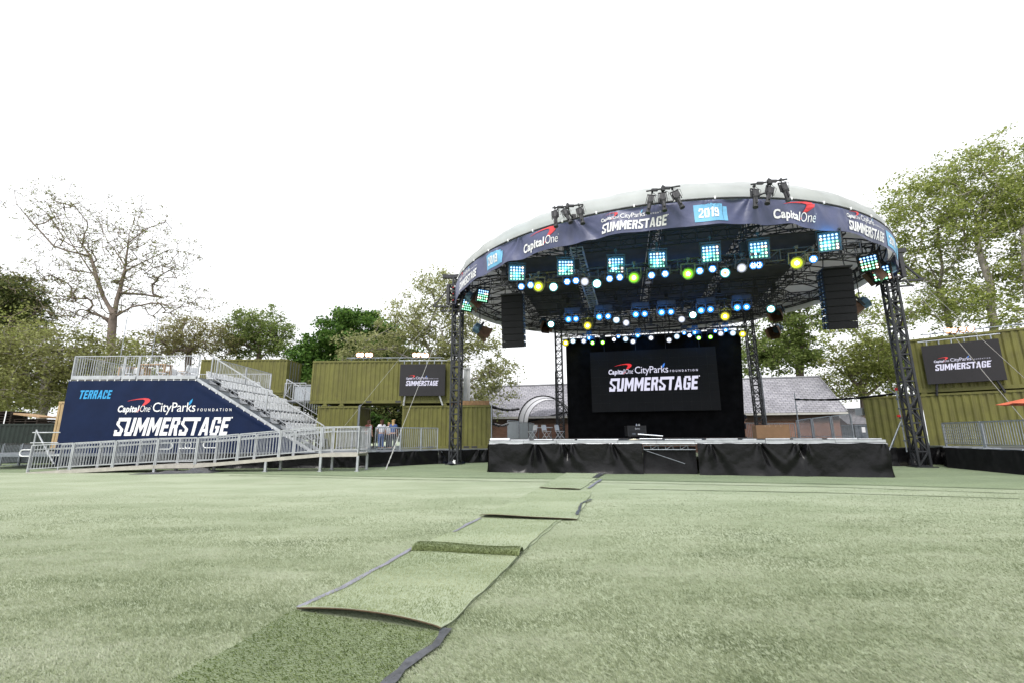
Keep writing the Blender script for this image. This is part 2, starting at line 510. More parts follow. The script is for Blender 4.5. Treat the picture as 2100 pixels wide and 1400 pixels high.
def capital(mw, mr, fn, fr, u0, v0, W):
    """bold italic first word, light second word, red swoosh over them"""
    put_glyphs(mw, glyphs('Capital', W * .66, W * .19, 0.032, 0.14, 1.07), fn, u0, v0)
    put_glyphs(mw, glyphs('One', W * .31, W * .21, -0.004, 0.18, 0.95), fn, u0 + W * .685, v0)
    put_glyphs(mw, glyphs('.', W * .018, None), fn, u0 + W * 1.0, v0 + W * .17)
    swoosh(mr, fr, u0 + W * .26, v0 + W * .22, W * .70, W * .36)
def full_logo(fn, fr, u0, v0, W, mw, mr, mb_, cut=2):
    put_quads(mw, block('SUMMERSTAGE', W * .985, W * .155, 0.14), fn, u0, v0, cut)
    put_glyphs(mw, glyphs('.', W * .014, None), fn, u0 + W * 1.01, v0 + W * .145)
    capital(mw, mr, fn, fr, u0 + W * .005, v0 + W * .205, W * .285)
    put_glyphs(mw, glyphs('CityParks', W * .375, W * .082, 0.0, 0.0, 0.95), fn, u0 + W * .31, v0 + W * .205)
    put_glyphs(mw, glyphs('FOUNDATION', W * .30, W * .024, 0.012, 0.0, 1.9), fn, u0 + W * .705, v0 + W * .208)
    lf = [(.622, .265), (.632, .262), (.648, .288), (.652, .318), (.634, .302), (.624, .285)]
    mb_.add([fr(u0 + W * p[0], v0 + W * p[1]) for p in lf], [tuple(range(6))])

# ================================================================ LAWN
def turf_material(name, c_lo, c_hi, c_dry):
    mt, t, b = nodes(name)
    N, L = t.nodes.new, t.links.new
    tc = N('ShaderNodeTexCoord')
    mp = N('ShaderNodeMapping')
    mp.inputs['Scale'].default_value = (0.35, 0.9, 1)
    L(tc.outputs['Object'], mp.inputs[0])
    n1 = N('ShaderNodeTexNoise'); n1.inputs['Scale'].default_value = 0.9; n1.inputs['Detail'].default_value = 7; n1.inputs['Roughness'].default_value = 0.62
    L(mp.outputs[0], n1.inputs['Vector'])
    n2 = N('ShaderNodeTexNoise'); n2.inputs['Scale'].default_value = 75; n2.inputs['Detail'].default_value = 6; n2.inputs['Roughness'].default_value = 0.7
    mp2 = N('ShaderNodeMapping'); mp2.inputs['Scale'].default_value = (0.5, 1.0, 1); mp2.inputs['Rotation'].default_value = (0, 0, 0.3)
    L(tc.outputs['Object'], mp2.inputs[0]); L(mp2.outputs[0], n2.inputs['Vector'])
    r1 = N('ShaderNodeMapRange'); r1.inputs[1].default_value = 0.40; r1.inputs[2].default_value = 0.60
    L(n1.outputs[0], r1.inputs[0])
    r2 = N('ShaderNodeMapRange'); r2.inputs[1].default_value = 0.35; r2.inputs[2].default_value = 0.68
    L(n2.outputs[0], r2.inputs[0])
    m1 = N('ShaderNodeMix'); m1.data_type = 'RGBA'
    m1.inputs[6].default_value = (*c_lo, 1); m1.inputs[7].default_value = (*c_hi, 1)
    ad = N('ShaderNodeMath'); ad.operation = 'MULTIPLY_ADD'; ad.inputs[1].default_value = 0.55; 
    hf = N('ShaderNodeMath'); hf.operation = 'MULTIPLY'; hf.inputs[1].default_value = 0.45
    L(r2.outputs[0], hf.inputs[0]); L(r1.outputs[0], ad.inputs[0]); L(hf.outputs[0], ad.inputs[2])
    L(ad.outputs[0], m1.inputs[0])
    n3 = N('ShaderNodeTexNoise'); n3.inputs['Scale'].default_value = 0.55; n3.inputs['Detail'].default_value = 5
    L(tc.outputs['Object'], n3.inputs['Vector'])
    r3 = N('ShaderNodeMapRange'); r3.inputs[1].default_value = 0.52; r3.inputs[2].default_value = 0.75; r3.inputs[4].default_value = 0.5
    L(n3.outputs[0], r3.inputs[0])
    m2 = N('ShaderNodeMix'); m2.data_type = 'RGBA'; m2.inputs[7].default_value = (*c_dry, 1)
    L(r3.outputs[0], m2.inputs[0]); L(m1.outputs[2], m2.inputs[6])
    L(m2.outputs[2], b.inputs['Base Color'])
    b.inputs['Roughness'].default_value = 0.75
    b.inputs['Specular IOR Level'].default_value = 0.25
    b.inputs['Sheen Weight'].default_value = 0.35
    b.inputs['Sheen Roughness'].default_value = 0.5
    b.inputs['Sheen Tint'].default_value = (0.85, 0.95, 0.8, 1)
    bp = N('ShaderNodeBump'); bp.inputs['Strength'].default_value = 0.8; bp.inputs['Distance'].default_value = 0.03
    n4 = N('ShaderNodeTexNoise'); n4.inputs['Scale'].default_value = 60; n4.inputs['Detail'].default_value = 4
    L(tc.outputs['Object'], n4.inputs['Vector']); L(n4.outputs[0], bp.inputs['Height'])
    L(bp.outputs[0], b.inputs['Normal'])
    return mt
turf_m = turf_material('artificial_turf', (0.160, 0.198, 0.092), (0.330, 0.362, 0.240), (0.32, 0.335, 0.23))
turf_d = turf_material('dark_artificial_turf', (0.072, 0.100, 0.026), (0.145, 0.182, 0.066), (0.15, 0.175, 0.072))
turf_b = turf_material('mat_artificial_turf', (0.155, 0.195, 0.092), (0.295, 0.335, 0.21), (0.28, 0.31, 0.20))
blade_m = leafmat('turf_blade', (0.100, 0.132, 0.058), (0.250, 0.286, 0.170), (0.41, 0.435, 0.325), 0.3, 1.1)
blade_d = leafmat('dark_turf_blade', (0.055, 0.088, 0.018), (0.115, 0.160, 0.045), (0.22, 0.27, 0.105), 0.25)
blade_b = leafmat('mat_turf_blade', (0.110, 0.150, 0.052), (0.250, 0.290, 0.150), (0.40, 0.43, 0.28), 0.3, 1.4)

g = MB()
g.add([(-400, -60, 0), (400, -60, 0), (400, 600, 0), (-400, 600, 0)], [(0, 1, 2, 3)])
lawn = lab(g.build('lawn', turf_m), kind='structure')

# dark joints where the turf rolls meet, running across the field
def ribbon(name, pts, wd, z, mt, wob=0.0, seed=0, kind=None):
    rnd = random.Random(seed)
    mb = MB()
    L_, R_ = [], []
    dense = []
    for i in range(len(pts) - 1):
        a, b = Vector(pts[i]), Vector(pts[i + 1])
        n = max(2, int((b - a).length / 0.25))
        for k in range(n): dense.append(a.lerp(b, k / n))
    dense.append(Vector(pts[-1]))
    for i, p in enumerate(dense):
        d = dense[min(i + 1, len(dense) - 1)] - dense[max(i - 1, 0)]
        d.z = 0
        d.normalize()
        nrm = Vector((-d.y, d.x, 0))
        o_ = nrm * rnd.uniform(-wob, wob)
        w_ = wd * (1 + rnd.uniform(-.3, .3) * (wob > 0))
        zz = Vector((0, 0, z + rnd.uniform(0, wob * .6)))
        L_.append(Vector((p.x, p.y, 0)) + nrm * w_ / 2 + o_ + zz)
        R_.append(Vector((p.x, p.y, 0)) - nrm * w_ / 2 + o_ + zz)
    k = len(dense)
    mb.add(L_ + R_, [(i, i + 1, k + i + 1, k + i) for i in range(k - 1)])
    return mb.build(name, mt)
seam_m = mat('dark_turf_joint', (0.05, 0.065, 0.03), 0.9, 0, 0.3, 10)
for i, pp in enumerate([[(455, 969), (760, 976), (1130, 981), (1500, 988), (1800, 994), (2100, 1003)],
                        [(470, 974), (900, 984), (1300, 990), (1700, 998), (2100, 1012)],
                        [(1290, 1002), (1700, 1010), (2090, 1022)]]):
    lab(ribbon('turf_joint', [Z(*p) for p in pp], 0.06, 0.004 if i != 1 else 0.006, seam_m, 0.012, i), kind='structure')

turf_g = turf_material('greener_artificial_turf', (0.070, 0.105, 0.030), (0.155, 0.200, 0.085), (0.17, 0.205, 0.10))
g = MB()
jl = [Z(*p) for p in [(-700, 962), (0, 968), (455, 970), (760, 977), (1130, 982), (1500, 989), (1800, 995), (2100, 1004), (2500, 1018)]]
g.add([(p.x, p.y, .003) for p in jl] + [(60, 30, .003), (-60, 30, .003)], [tuple(range(len(jl) + 2))])
lab(g.build('lawn_band', turf_g), kind='structure')
# ---- loose turf strips laid down the middle of the lawn
rng = np.random.default_rng(7)
def blades(P, Nn, h, wd, lean, mt, name, parent=None, kind=None):
    """P: (n,3) roots. short bent blades, one quad and one triangle tip folded into a kite quad"""
    n = len(P)
    a = rng.uniform(0, 2 * np.pi, n)
    hh = h * rng.uniform(0.55, 1.25, n)
    side = np.stack([np.cos(a), np.sin(a), np.zeros(n)], 1) * (wd * rng.uniform(.7, 1.3, n))[:, None] * .5
    ln = np.stack([rng.normal(lean[0], .42, n), rng.normal(lean[1], .42, n), np.zeros(n)], 1) * hh[:, None]
    tip = P + ln + np.stack([0 * hh, 0 * hh, hh * .75], 1)
    mid = P + ln * .4 + np.stack([0 * hh, 0 * hh, hh * .5], 1)
    V = np.stack([P - side * .7, mid + side, tip, mid - side], 1).reshape(-1, 3)
    F = np.arange(4 * n).reshape(n, 4)
    o = npmesh(name, V, F, mt, parent)
    return o
def inpoly(x, y, poly):
    r = np.zeros(len(x), bool)
    n = len(poly)
    for i in range(n):
        x0, y0 = poly[i][:2]; x1, y1 = poly[(i + 1) % n][:2]
        c = ((y0 > y) != (y1 > y)) & (x < (x1 - x0) * (y - y0) / (y1 - y0 + 1e-12) + x0)
        r ^= c
    return r
MATPOLY = []
def turf_strip(px, label, front=0.02, back=0.0, base=0.012, dark=False, bow=0.03, seed=0, dens=1500):
    fl, fr, br, bl = [Z(*p) if not isinstance(p, Vector) else p for p in px]
    MATPOLY.append([fl, fr, br, bl])
    rnd = random.Random(seed)
    ph = [rnd.uniform(0, 6) for _ in range(4)]
    c = (fl + fr + br + bl) / 4
    t = thing('turf_strip', label, 'turf strip', (c.x, c.y, 0), 'loose strips of turf laid down the lawn')
    def fn(u, v):
        p = (fl * (1 - u) + fr * u) * (1 - v) + (bl * (1 - u) + br * u) * v
        wv = math.sin(3.3 * u + ph[0]) * .5 + .5
        z = base + .004 * math.sin(9 * u + ph[1]) * math.sin(7 * v + ph[2])
        z += front * math.exp(-(v / .05) ** 2) * (0.35 + .65 * math.sin(math.pi * min(1, max(0, u))) ** .6) * (.6 + .6 * wv)
        z += back * math.exp(-((1 - v) / .07) ** 2) * (.75 + .25 * math.sin(3 * u + ph[3]))
        d = (fl - bl).normalized()
        p = p + d * bow * math.sin(math.pi * u) * (1 - v) ** 4 + (fr - fl).normalized() * .012 * math.sin(17 * v + ph[1]) * (u - .5) * 2
        return Vector((p.x, p.y, max(z, .008)))
    b = MB(); b.grid(fn, 28, 40)
    b.build('backing', turf_d if dark else turf_b, t, solid=0.007)
    e = MB()
    e.tube([fn(i / 40, 0) + Vector((0, 0, .001)) for i in range(41)], .006, 5)
    e.build('cut_edge', turf_edge, t)
    area = ((fr - fl).length + (br - bl).length) / 2 * ((bl - fl).length + (br - fr).length) / 2
    n = int(area * dens)
    uv = rng.uniform(0.005, .995, (n, 2))
    P = np.array([fn(u, v)[:] for u, v in uv]) + np.array([0, 0, .002])
    blades(P, None, .021, .0055, (-.5, -.5) if dark else (.3, .55), blade_d if dark else blade_b, 'pile', t)['kind'] = 'stuff'
    return fn
e1 = [(371, 1387), (902, 1295)]
f1 = Z(605, 1253); f2 = Z(905, 1297)
k1 = Z(371, 1387); k2 = Z(797, 1398)
kl = f1 + (k1 - f1) * 2.0; kr = f2 + (k2 - f2) * 2.2
turf_strip([kl, kr, f2, f1], 'darkest green turf strip, nearest the camera', front=0, base=.008, dark=True, bow=0, seed=1, dens=5200)
turf_strip([(608, 1254), (905, 1298), (1066, 1141), (845, 1131)], 'turf strip with bowed brown front edge and curled-up far end', front=.055, back=0, base=.014, bow=.0, seed=2, dens=3600)
turf_strip([(846, 1127), (1068, 1136), (1150, 1067), (986, 1062)], 'flat turf strip just beyond the curled-up roll', front=.01, base=.010, bow=0, seed=3, dens=1800)
turf_strip([(984, 1060), (1182, 1067), (1214, 1008), (1106, 1002)], 'turf strip with lifted wavy dark front edge, halfway to the stage', front=.050, base=.016, bow=.10, seed=4, dens=900)
turf_strip([(1105, 1000), (1190, 1004), (1240, 969), (1166, 967)], 'farthest turf strip, ending at the stage skirt', front=.030, base=.016, bow=.08, seed=5, dens=300)
def strip_thing(name, label, pts, wd, z, mt, seed, cat):
    o = ribbon(name, [Z(*p) for p in pts], wd, z, mt, .012, seed)
    return lab(o, label, cat)
turf_k = turf_material('curled_artificial_turf', (0.11, 0.145, 0.05), (0.20, 0.24, 0.10), (0.20, 0.235, 0.10))
blade_k = leafmat('curled_turf_blade', (0.10, 0.14, 0.042), (0.18, 0.22, 0.085), (0.30, 0.33, 0.17), .25)
def curled_end():
    a, b = Z(846, 1129), Z(1066, 1141)
    d = (b - a).normalized(); n = Vector((-d.y, d.x, 0)); L = (b - a).length
    t = thing('turf_curl', 'rolled-up dark green turf end lying across the middle of the turf path', 'turf strip', tuple((a + b) / 2), 'loose strips of turf laid down the lawn')
    def fn(u, v):
        th = math.pi * (1.08 - 1.12 * v)
        h = .068 * (1 - .12 * math.sin(math.pi * u)) + .010 * math.sin(7 * u)
        return a + d * (L * u) + n * (.09 - .13 * math.cos(math.pi - th) + .03 * math.sin(math.pi * u)) + Vector((0, 0, .012 + max(0, h * math.sin(min(th, math.pi)) if v < 1 else 0)))
    m = MB(); m.grid(fn, 40, 10); m.build('backing', turf_k, t, solid=.008)
    uv = rng.uniform(0.01, .99, (5200, 2)); P = np.array([fn(u, v * .8)[:] for u, v in uv])
    blades(P, None, .024, .006, (-.2, -1.0), blade_k, 'pile', t)['kind'] = 'stuff'
curled_end()
strip_thing('seam_tape', 'long purple grey tape along the left side of the curled turf strip', [(610, 1250), (700, 1208), (790, 1160), (845, 1126)], .052, .022, tape_m, 3, 'tape')
strip_thing('seam_tape', 'short blue grey tape left of the flat turf strip', [(930, 1092), (985, 1063)], .06, .02, tape_m, 4, 'tape')
strip_thing('seam_tape', 'small torn tape strip right of the lifted wavy turf edge', [(1184, 1058), (1192, 1034), (1213, 1025)], .05, .03, membrane_m, 5, 'tape')
strip_thing('seam_tape', 'grey tape strip near the far end of the turf path', [(1207, 1001), (1233, 983)], .09, .02, tape_m, 6, 'tape')
strip_thing('seam_tape', 'dark flap of tape touching the stage skirt', [(1219, 980), (1238, 969)], .2, .03, membrane_m, 7, 'tape')
strip_thing('ground_membrane', 'wide dark plastic strip beside the darkest turf strip', [(917, 1294), (890, 1330), (845, 1362), (803, 1402), (730, 1480)], .072, .024, membrane_m, 8, 'plastic strip')
lab(ribbon('turf_joint', [Z(*p) for p in [(922, 1290), (960, 1252), (1015, 1195), (1066, 1142), (1090, 1115), (1142, 1070)]], .013, .024, seam_m, .012, 9), kind='structure')

# ---- short turf pile on the near part of the lawn
def near_pile():
    n = 420000
    Y = 2.3 + 10.7 * rng.beta(1.0, 2.1, n)
    X = rng.uniform(-1, 1, n) * (1.16 * Y + .4)
    keep = np.ones(n, bool)
    for poly in MATPOLY:
        keep &= ~inpoly(X, Y, poly)
    X, Y = X[keep], Y[keep]
    P = np.stack([X, Y, np.full(len(X), -.002)], 1)
    o = blades(P, None, .026, .0060, (-.75, .35), blade_m, 'turf_pile')
    lab(o, kind='stuff')
near_pile()

# ================================================================ STAGE
SL, SR = Z(1003, 967), Z(1830, 978)
SD = (SR - SL).normalized()
SN = Vector((-SD.y, SD.x, 0))              # pointing upstage
SLEN = (SR - SL).length
DECK = 1.21
UPZ = Vector((0, 0, 1))
def S(s, n, z=0.0):                        # stage frame: along the front edge, upstage, up
    return SL + SD * s + SN * n + Vector((0, 0, z))
AX = (SD, SN, UPZ)
def fold_fn(seed, nf=9, sharp=1.6):
    rnd = random.Random(seed)
    F_ = [(rnd.uniform(2, 34), rnd.uniform(0, 6.28), rnd.uniform(-7, 7), rnd.uniform(.3, 1)) for _ in range(nf)]
    def f(u, v):
        s = 0
        for k, p, sk, a in F_:
            q = math.sin(k * u + p + sk * v)
            s += a * (abs(q) ** sharp * (1 if q > 0 else -.55)) / (1 + k * .06)
        return s / nf
    return f
def drape(name, a, b, ztop, zbot, seed, amp, mt, parent, nu=120, nv=22, flare=.12, swag=0.02, nrm=None, botfn=None):
    a, b = Vector(a), Vector(b)
    d = (b - a).normalized()
    nn = nrm or Vector((d.y, -d.x, 0))
    f = fold_fn(seed)
    L = (b - a).length
    rnd = random.Random(seed + 50)
    pins = sorted([rnd.uniform(0, 1) for _ in range(max(3, int(L / 1.1)))])
    def fn(u, v):
        p = a.lerp(b, u)
        z = ztop + (zbot - ztop) * v
        dp = amp * (.15 + .85 * min(1, v * 1.6)) * f(u * L / 6.0, v)
        for q in pins:                                   # tension folds fanning out below each tie
            x = (u - q) * L
            k = .05 + .5 * v
            dp += amp * .75 * math.exp(-((x - .45 * v * math.sin(q * 40)) / k) ** 2) * math.exp(-v * .9) * math.cos(x / k * 3.0)
        dp += flare * max(0, v - .72) ** 2 * 9 * (.5 + .5 * math.sin(u * L * 2.1 + seed))
        sag = swag * (1 - v) ** 3 * math.sin(u * L * 3.0 + seed) ** 2
        zz = z - sag
        if v > .98: zz = zbot + (botfn(u) if botfn else 0)
        q = p + nn * (dp + .02)
        return Vector((q.x, q.y, zz))
    mb = MB(); mb.grid(fn, nu, nv)
    return mb.build(name, mt, parent, smooth=True)

stage = thing('stage', 'low concert stage with black skirt and silver deck edge under round roof', 'stage', tuple(S(SLEN / 2, 5)))
deck = MB()
deck.box(S(SLEN / 2, 8.0, DECK - .06), (SLEN - .1, 15.9, .12), AX)
deck.box(S(-1.2, 12.0, DECK - .064), (2.4 - .1, 8, .12), AX)
deck.box(S(SLEN + 1.0, 12.0, DECK - .064), (2.0, 8, .12), AX)
deck.build('deck', mat('worn_stage_deck', (0.10, 0.10, 0.105), .6, 0, .25, 3, dirt=(.2, .19, .18)), stage)
edge = MB()
rnd = random.Random(4)
x = 0.0
while x < SLEN - .1:
    l = min(rnd.uniform(1.1, 2.44), SLEN - x)
    edge.box(S(x + l / 2, .02 + rnd.uniform(0, .02), DECK - .045 + rnd.uniform(-.012, .012)), (l - .015, .06, .09), AX)
    x += l
edge.tube([S(0, -.035, DECK - .115), S(SLEN * .5, -.03, DECK - .11), S(SLEN, -.035, DECK - .115)], .016, 6)
edge.build('deck_edge', aluminium, stage)
tM = [(Z(1321, 972) - SL).dot(SD), (Z(1437, 974) - SL).dot(SD)]
drape('skirt', S(0.0, -.03), S(tM[0], -.03), DECK - .10, .005, 11, .21, vinyl, stage, 170, 30)
drape('skirt', S(tM[1], -.03), S(SLEN, -.03), DECK - .10, .005, 22, .23, vinyl, stage, 190, 30)
drape('skirt', S(tM[0] + .02, .28), S(tM[1] - .02, .28), DECK - .22, .005, 33, .05, mat('black_mesh_scrim', (.014, .014, .016), .5, 0, .3, 2, bump=.3, bscale=12, spec=.12), stage, 60, 20)
drape('skirt', S(SLEN + .02, 0), S(SLEN + .02, 10), DECK - .10, .005, 44, .07, vinyl, stage, 80, 16)
drape('skirt', S(-.02, 10), S(-.02, 0), DECK - .10, .005, 45, .05, vinyl, stage, 80, 16)
fr = MB()
za, zb = DECK - .17, DECK - .33
a0, a1 = tM[0] + .05, tM[1] - .05
for z_ in (za, zb): fr.tube([S(a0, .06, z_), S(a1, .06, z_)], .018, 6)
n = 7
for i in range(n):
    s0 = a0 + (a1 - a0) * i / n; s1 = a0 + (a1 - a0) * (i + 1) / n
    fr.tube([S(s0, .06, zb), S(s0, .06, za)], .011, 5)
    if i % 2: fr.tube([S(s0, .06, zb), S(s1, .06, za)], .011, 5)
fr.tube([S(a0 + .05, .08, zb - .03), S(a1 - .4, .1, .38)], .013, 6)
pass
fr.build('front_brace', galv_dark, stage)

# things lying on the front of the deck
def roll(name, label, cat, s0, s1, n_, r, mt, zoff=0.0, k=1, tilt=0.0):
    t = MB()
    for i in range(k):
        off = (i % 2) * r * 2.1 - r * .5 * (i // 2); zz = DECK + r + (i // 2) * r * 1.8 + zoff
        t.tube([S(s0 + .07 * i, n_ + off, zz + tilt), S((s0 + s1) / 2, n_ + off, zz + tilt * .5), S(s1 - .05 * i, n_ + off, zz)], r, 10)
    return lab(t.build(name, mt, smooth=False), label, cat)
soft_white = mat('white_foam_roll', (.72, .72, .76), .8, 0, .08, 6, bump=.3, bscale=20)
sp = lambda px: (onplane(px, 900, SL, SN) - SL).dot(SD)
roll('foam_roll', 'thick white roll lying on the left end of the deck edge', 'roll', sp(1004), sp(1044), .12, .055, soft_white)
for i, (p0, p1, lb) in enumerate([(1046, 1085, 'silver tube lying on the deck edge next to the white roll'), (1094, 1132, 'silver tube on the deck edge below the folding chairs'),
                                  (1134, 1178, 'silver tube on the deck edge left of the curtain corner'), (1184, 1268, 'long silver tube on the deck edge left of the black case'),
                                  (1364, 1440, 'silver tube on the deck edge right of the stacked truss'), (1450, 1515, 'silver tube on the deck edge below the screen corner'),
                                  (1524, 1552, 'short silver tube on the deck edge left of the cardboard box'), (1572, 1622, 'silver tube on the deck edge below the cardboard box'),
                                  (1630, 1690, 'silver tube on the deck edge right of the cardboard box'), (1698, 1760, 'silver tube on the deck edge below the mesh fence'),
                                  (1764, 1812, 'last silver tube at the right end of the deck edge')]):
    o = roll('deck_tube', lb, 'tube', sp(p0), sp(p1), .08 + .05 * (i % 3), .028 + .007 * (i % 2), aluminium)
    o['group'] = 'silver tubes lying on the deck edge'
# small pile of ladder truss
for i, (p0, p1, z_, n_, tl, lb) in enumerate([(1312, 1359, .03, .32, .0, 'lower silver ladder truss in the small pile on deck edge'), (1310, 1361, .13, .38, .075, 'upper silver ladder truss sloping on top of the pile')]):
    t = MB()
    A_, B_ = S(sp(p0), n_, DECK + .03 + z_ + tl), S(sp(p1), n_ - .05, DECK + .03 + z_)
    up_ = SN
    for q in (-.09, .09):
        t.tube([A_ + SN * q, B_ + SN * q], .024, 8)
    for k in range(6):
        p = A_.lerp(B_, (k + .3) / 6)
        t.tube([p - SN * .09, p + SN * .09], .012, 6)
    lab(t.build('ladder_truss', aluminium), lb, 'ladder truss')
t = MB(); f_ = fold_fn(5)
t.grid(lambda u, v: S(sp(1287) + u * .5, .25 + v * .3, DECK + .02 + .09 * abs(f_(u * 3, v * 2)) * 4 * math.sin(math.pi * u) * math.sin(math.pi * v)), 20, 12)
lab(t.build('crumpled_cloth', mat('cream_cloth', (.6, .54, .42), .9), smooth=True), 'crumpled cream cloth on the deck edge in front of black case', 'cloth')

# ---- curtain, main screen
CA, CB = D(1163, 800, 31.2), D(1518, 800, 28.6)
CA.z = CB.z = 0
cdir = (CB - CA).normalized(); cn = Vector((cdir.y, -cdir.x, 0))      # towards the audience
def curtain():
    t = thing('stage_curtain', 'black stage backdrop curtain hanging behind the large screen', 'curtain', tuple((CA + CB) / 2 + Vector((0, 0, DECK))))
    L = (CB - CA).length
    rnd = random.Random(3)
    ks = [(rnd.uniform(5, 12), rnd.uniform(0, 6), rnd.uniform(.4, 1)) for _ in range(5)]
    def fn(u, v):
        s = sum(a * math.sin(k * u * L * .55 + p + .2 * math.sin(3 * v + k)) for k, p, a in ks) / 3
        p = CA.lerp(CB, u) + cn * (.075 * s * (.55 + .45 * v))
        p = p + cdir * (.40 * (1 - v) * u ** 5)
        return Vector((p.x, p.y, 7.95 + (DECK + .02 - 7.95) * v))
    mb = MB(); mb.grid(fn, 260, 24)
    mb.build('drape', curtain_m, t, smooth=True)
    tb = MB()
    tb.tube([CA + Vector((0, 0, 7.98)), CB + Vector((0, 0, 7.98))], .03, 8)
    tb.build('pipe', dark_steel, t)
curtain()
scrP = CA + cn * .7
scn = cn
def pl(px, py): return onplane(px, py, scrP, scn)
tl, tr, bl_, br_ = pl(1211.5, 721.4), pl(1467.6, 710.4), pl(1214.8, 845.2), pl(1478.6, 838.8)
sx0 = min((tl - scrP).dot(cdir), (bl_ - scrP).dot(cdir)); sx1 = ((tr - scrP).dot(cdir) + (br_ - scrP).dot(cdir)) / 2
zt = (tl.z + tr.z) / 2; zb_ = (bl_.z + br_.z) / 2
SCW, SCH = sx1 - sx0, zt - zb_
def SC(x, z, o=0.0): return scrP + cdir * (sx0 + x) + Vector((0, 0, zb_ + z - scrP.z)) + scn * o
ms = thing('video_wall', 'big dark video wall on stage showing the white and red event logo', 'screen', tuple(SC(SCW / 2, 0)))
b = MB(); b.box(SC(SCW / 2, SCH / 2, -.06), (SCW, .12, SCH), (cdir, scn, UPZ)); b.build('panel', wall_screen_m, ms)
b = MB()
nx, nz = 14, 7
for i in range(1, nx): b.box(SC(SCW * i / nx, SCH / 2, .001), (.006, .006, SCH), (cdir, scn, UPZ))
for i in range(1, nz): b.box(SC(SCW / 2, SCH * i / nz, .0025), (SCW, .006, .006), (cdir, scn, UPZ))
b.build('tile_joint', mat('screen_joint', (.016, .016, .018), .6), ms)
b = MB()
for q in (.12, .38, .62, .88): b.bar(SC(SCW * q, SCH, -.08), SC(SCW * q, SCH + 1.2, -.08), .025)
b.build('hanger', black_metal, ms)
def screen_logo(ms, fnP, W0, H0, x0, z0, W):
    mw, mr, mb2 = MB(), MB(), MB()
    full_logo(lambda u, v: fnP(u, v, .010), lambda u, v: fnP(u, v, .013), x0, z0, W, mw, mr, mb2, 1)
    mw.build('lettering', led_white, ms); mr.build('swoosh', led_red, ms); mb2.build('leaf', led_blue, ms)
lx0 = (pl(1249, 803) - scrP).dot(cdir) - sx0; lx1 = (pl(1433, 795) - scrP).dot(cdir) - sx0
lz0 = (pl(1249, 803).z + pl(1430, 796).z) / 2 - zb_
screen_logo(ms, SC, SCW, SCH, lx0, lz0, lx1 - lx0)

# ================================================================ ROOF ON FOUR TOWERS
RC, RR = Vector((7.78, 24.93, 0)), 10.85
RIM, RIMT = 9.16, 9.62
def pol(th, r, z):
    x, y = r * math.cos(th), r * math.sin(th)
    return Vector((RC.x + x, RC.y + y, z + .42 * max(0, (x * SN.x + y * SN.y) / RR)))      # the back of the rim sits a little higher
def RF(s, n, z): return Vector((RC.x, RC.y, 0)) + SD * s + SN * n + Vector((0, 0, z))     # roof frame, along / across the stage
def theta_of(px, py, r=RR):
    d = ray(px, py)
    o = CO - RC
    A = d.x ** 2 + d.y ** 2; B = 2 * (o.x * d.x + o.y * d.y); Cc = o.x ** 2 + o.y ** 2 - r * r
    disc = max(0.0, B * B - 4 * A * Cc)
    t = (-B - math.sqrt(disc)) / (2 * A)
    p = CO + d * t
    return math.atan2(p.y - RC.y, p.x - RC.x) % (2 * math.pi), p.z

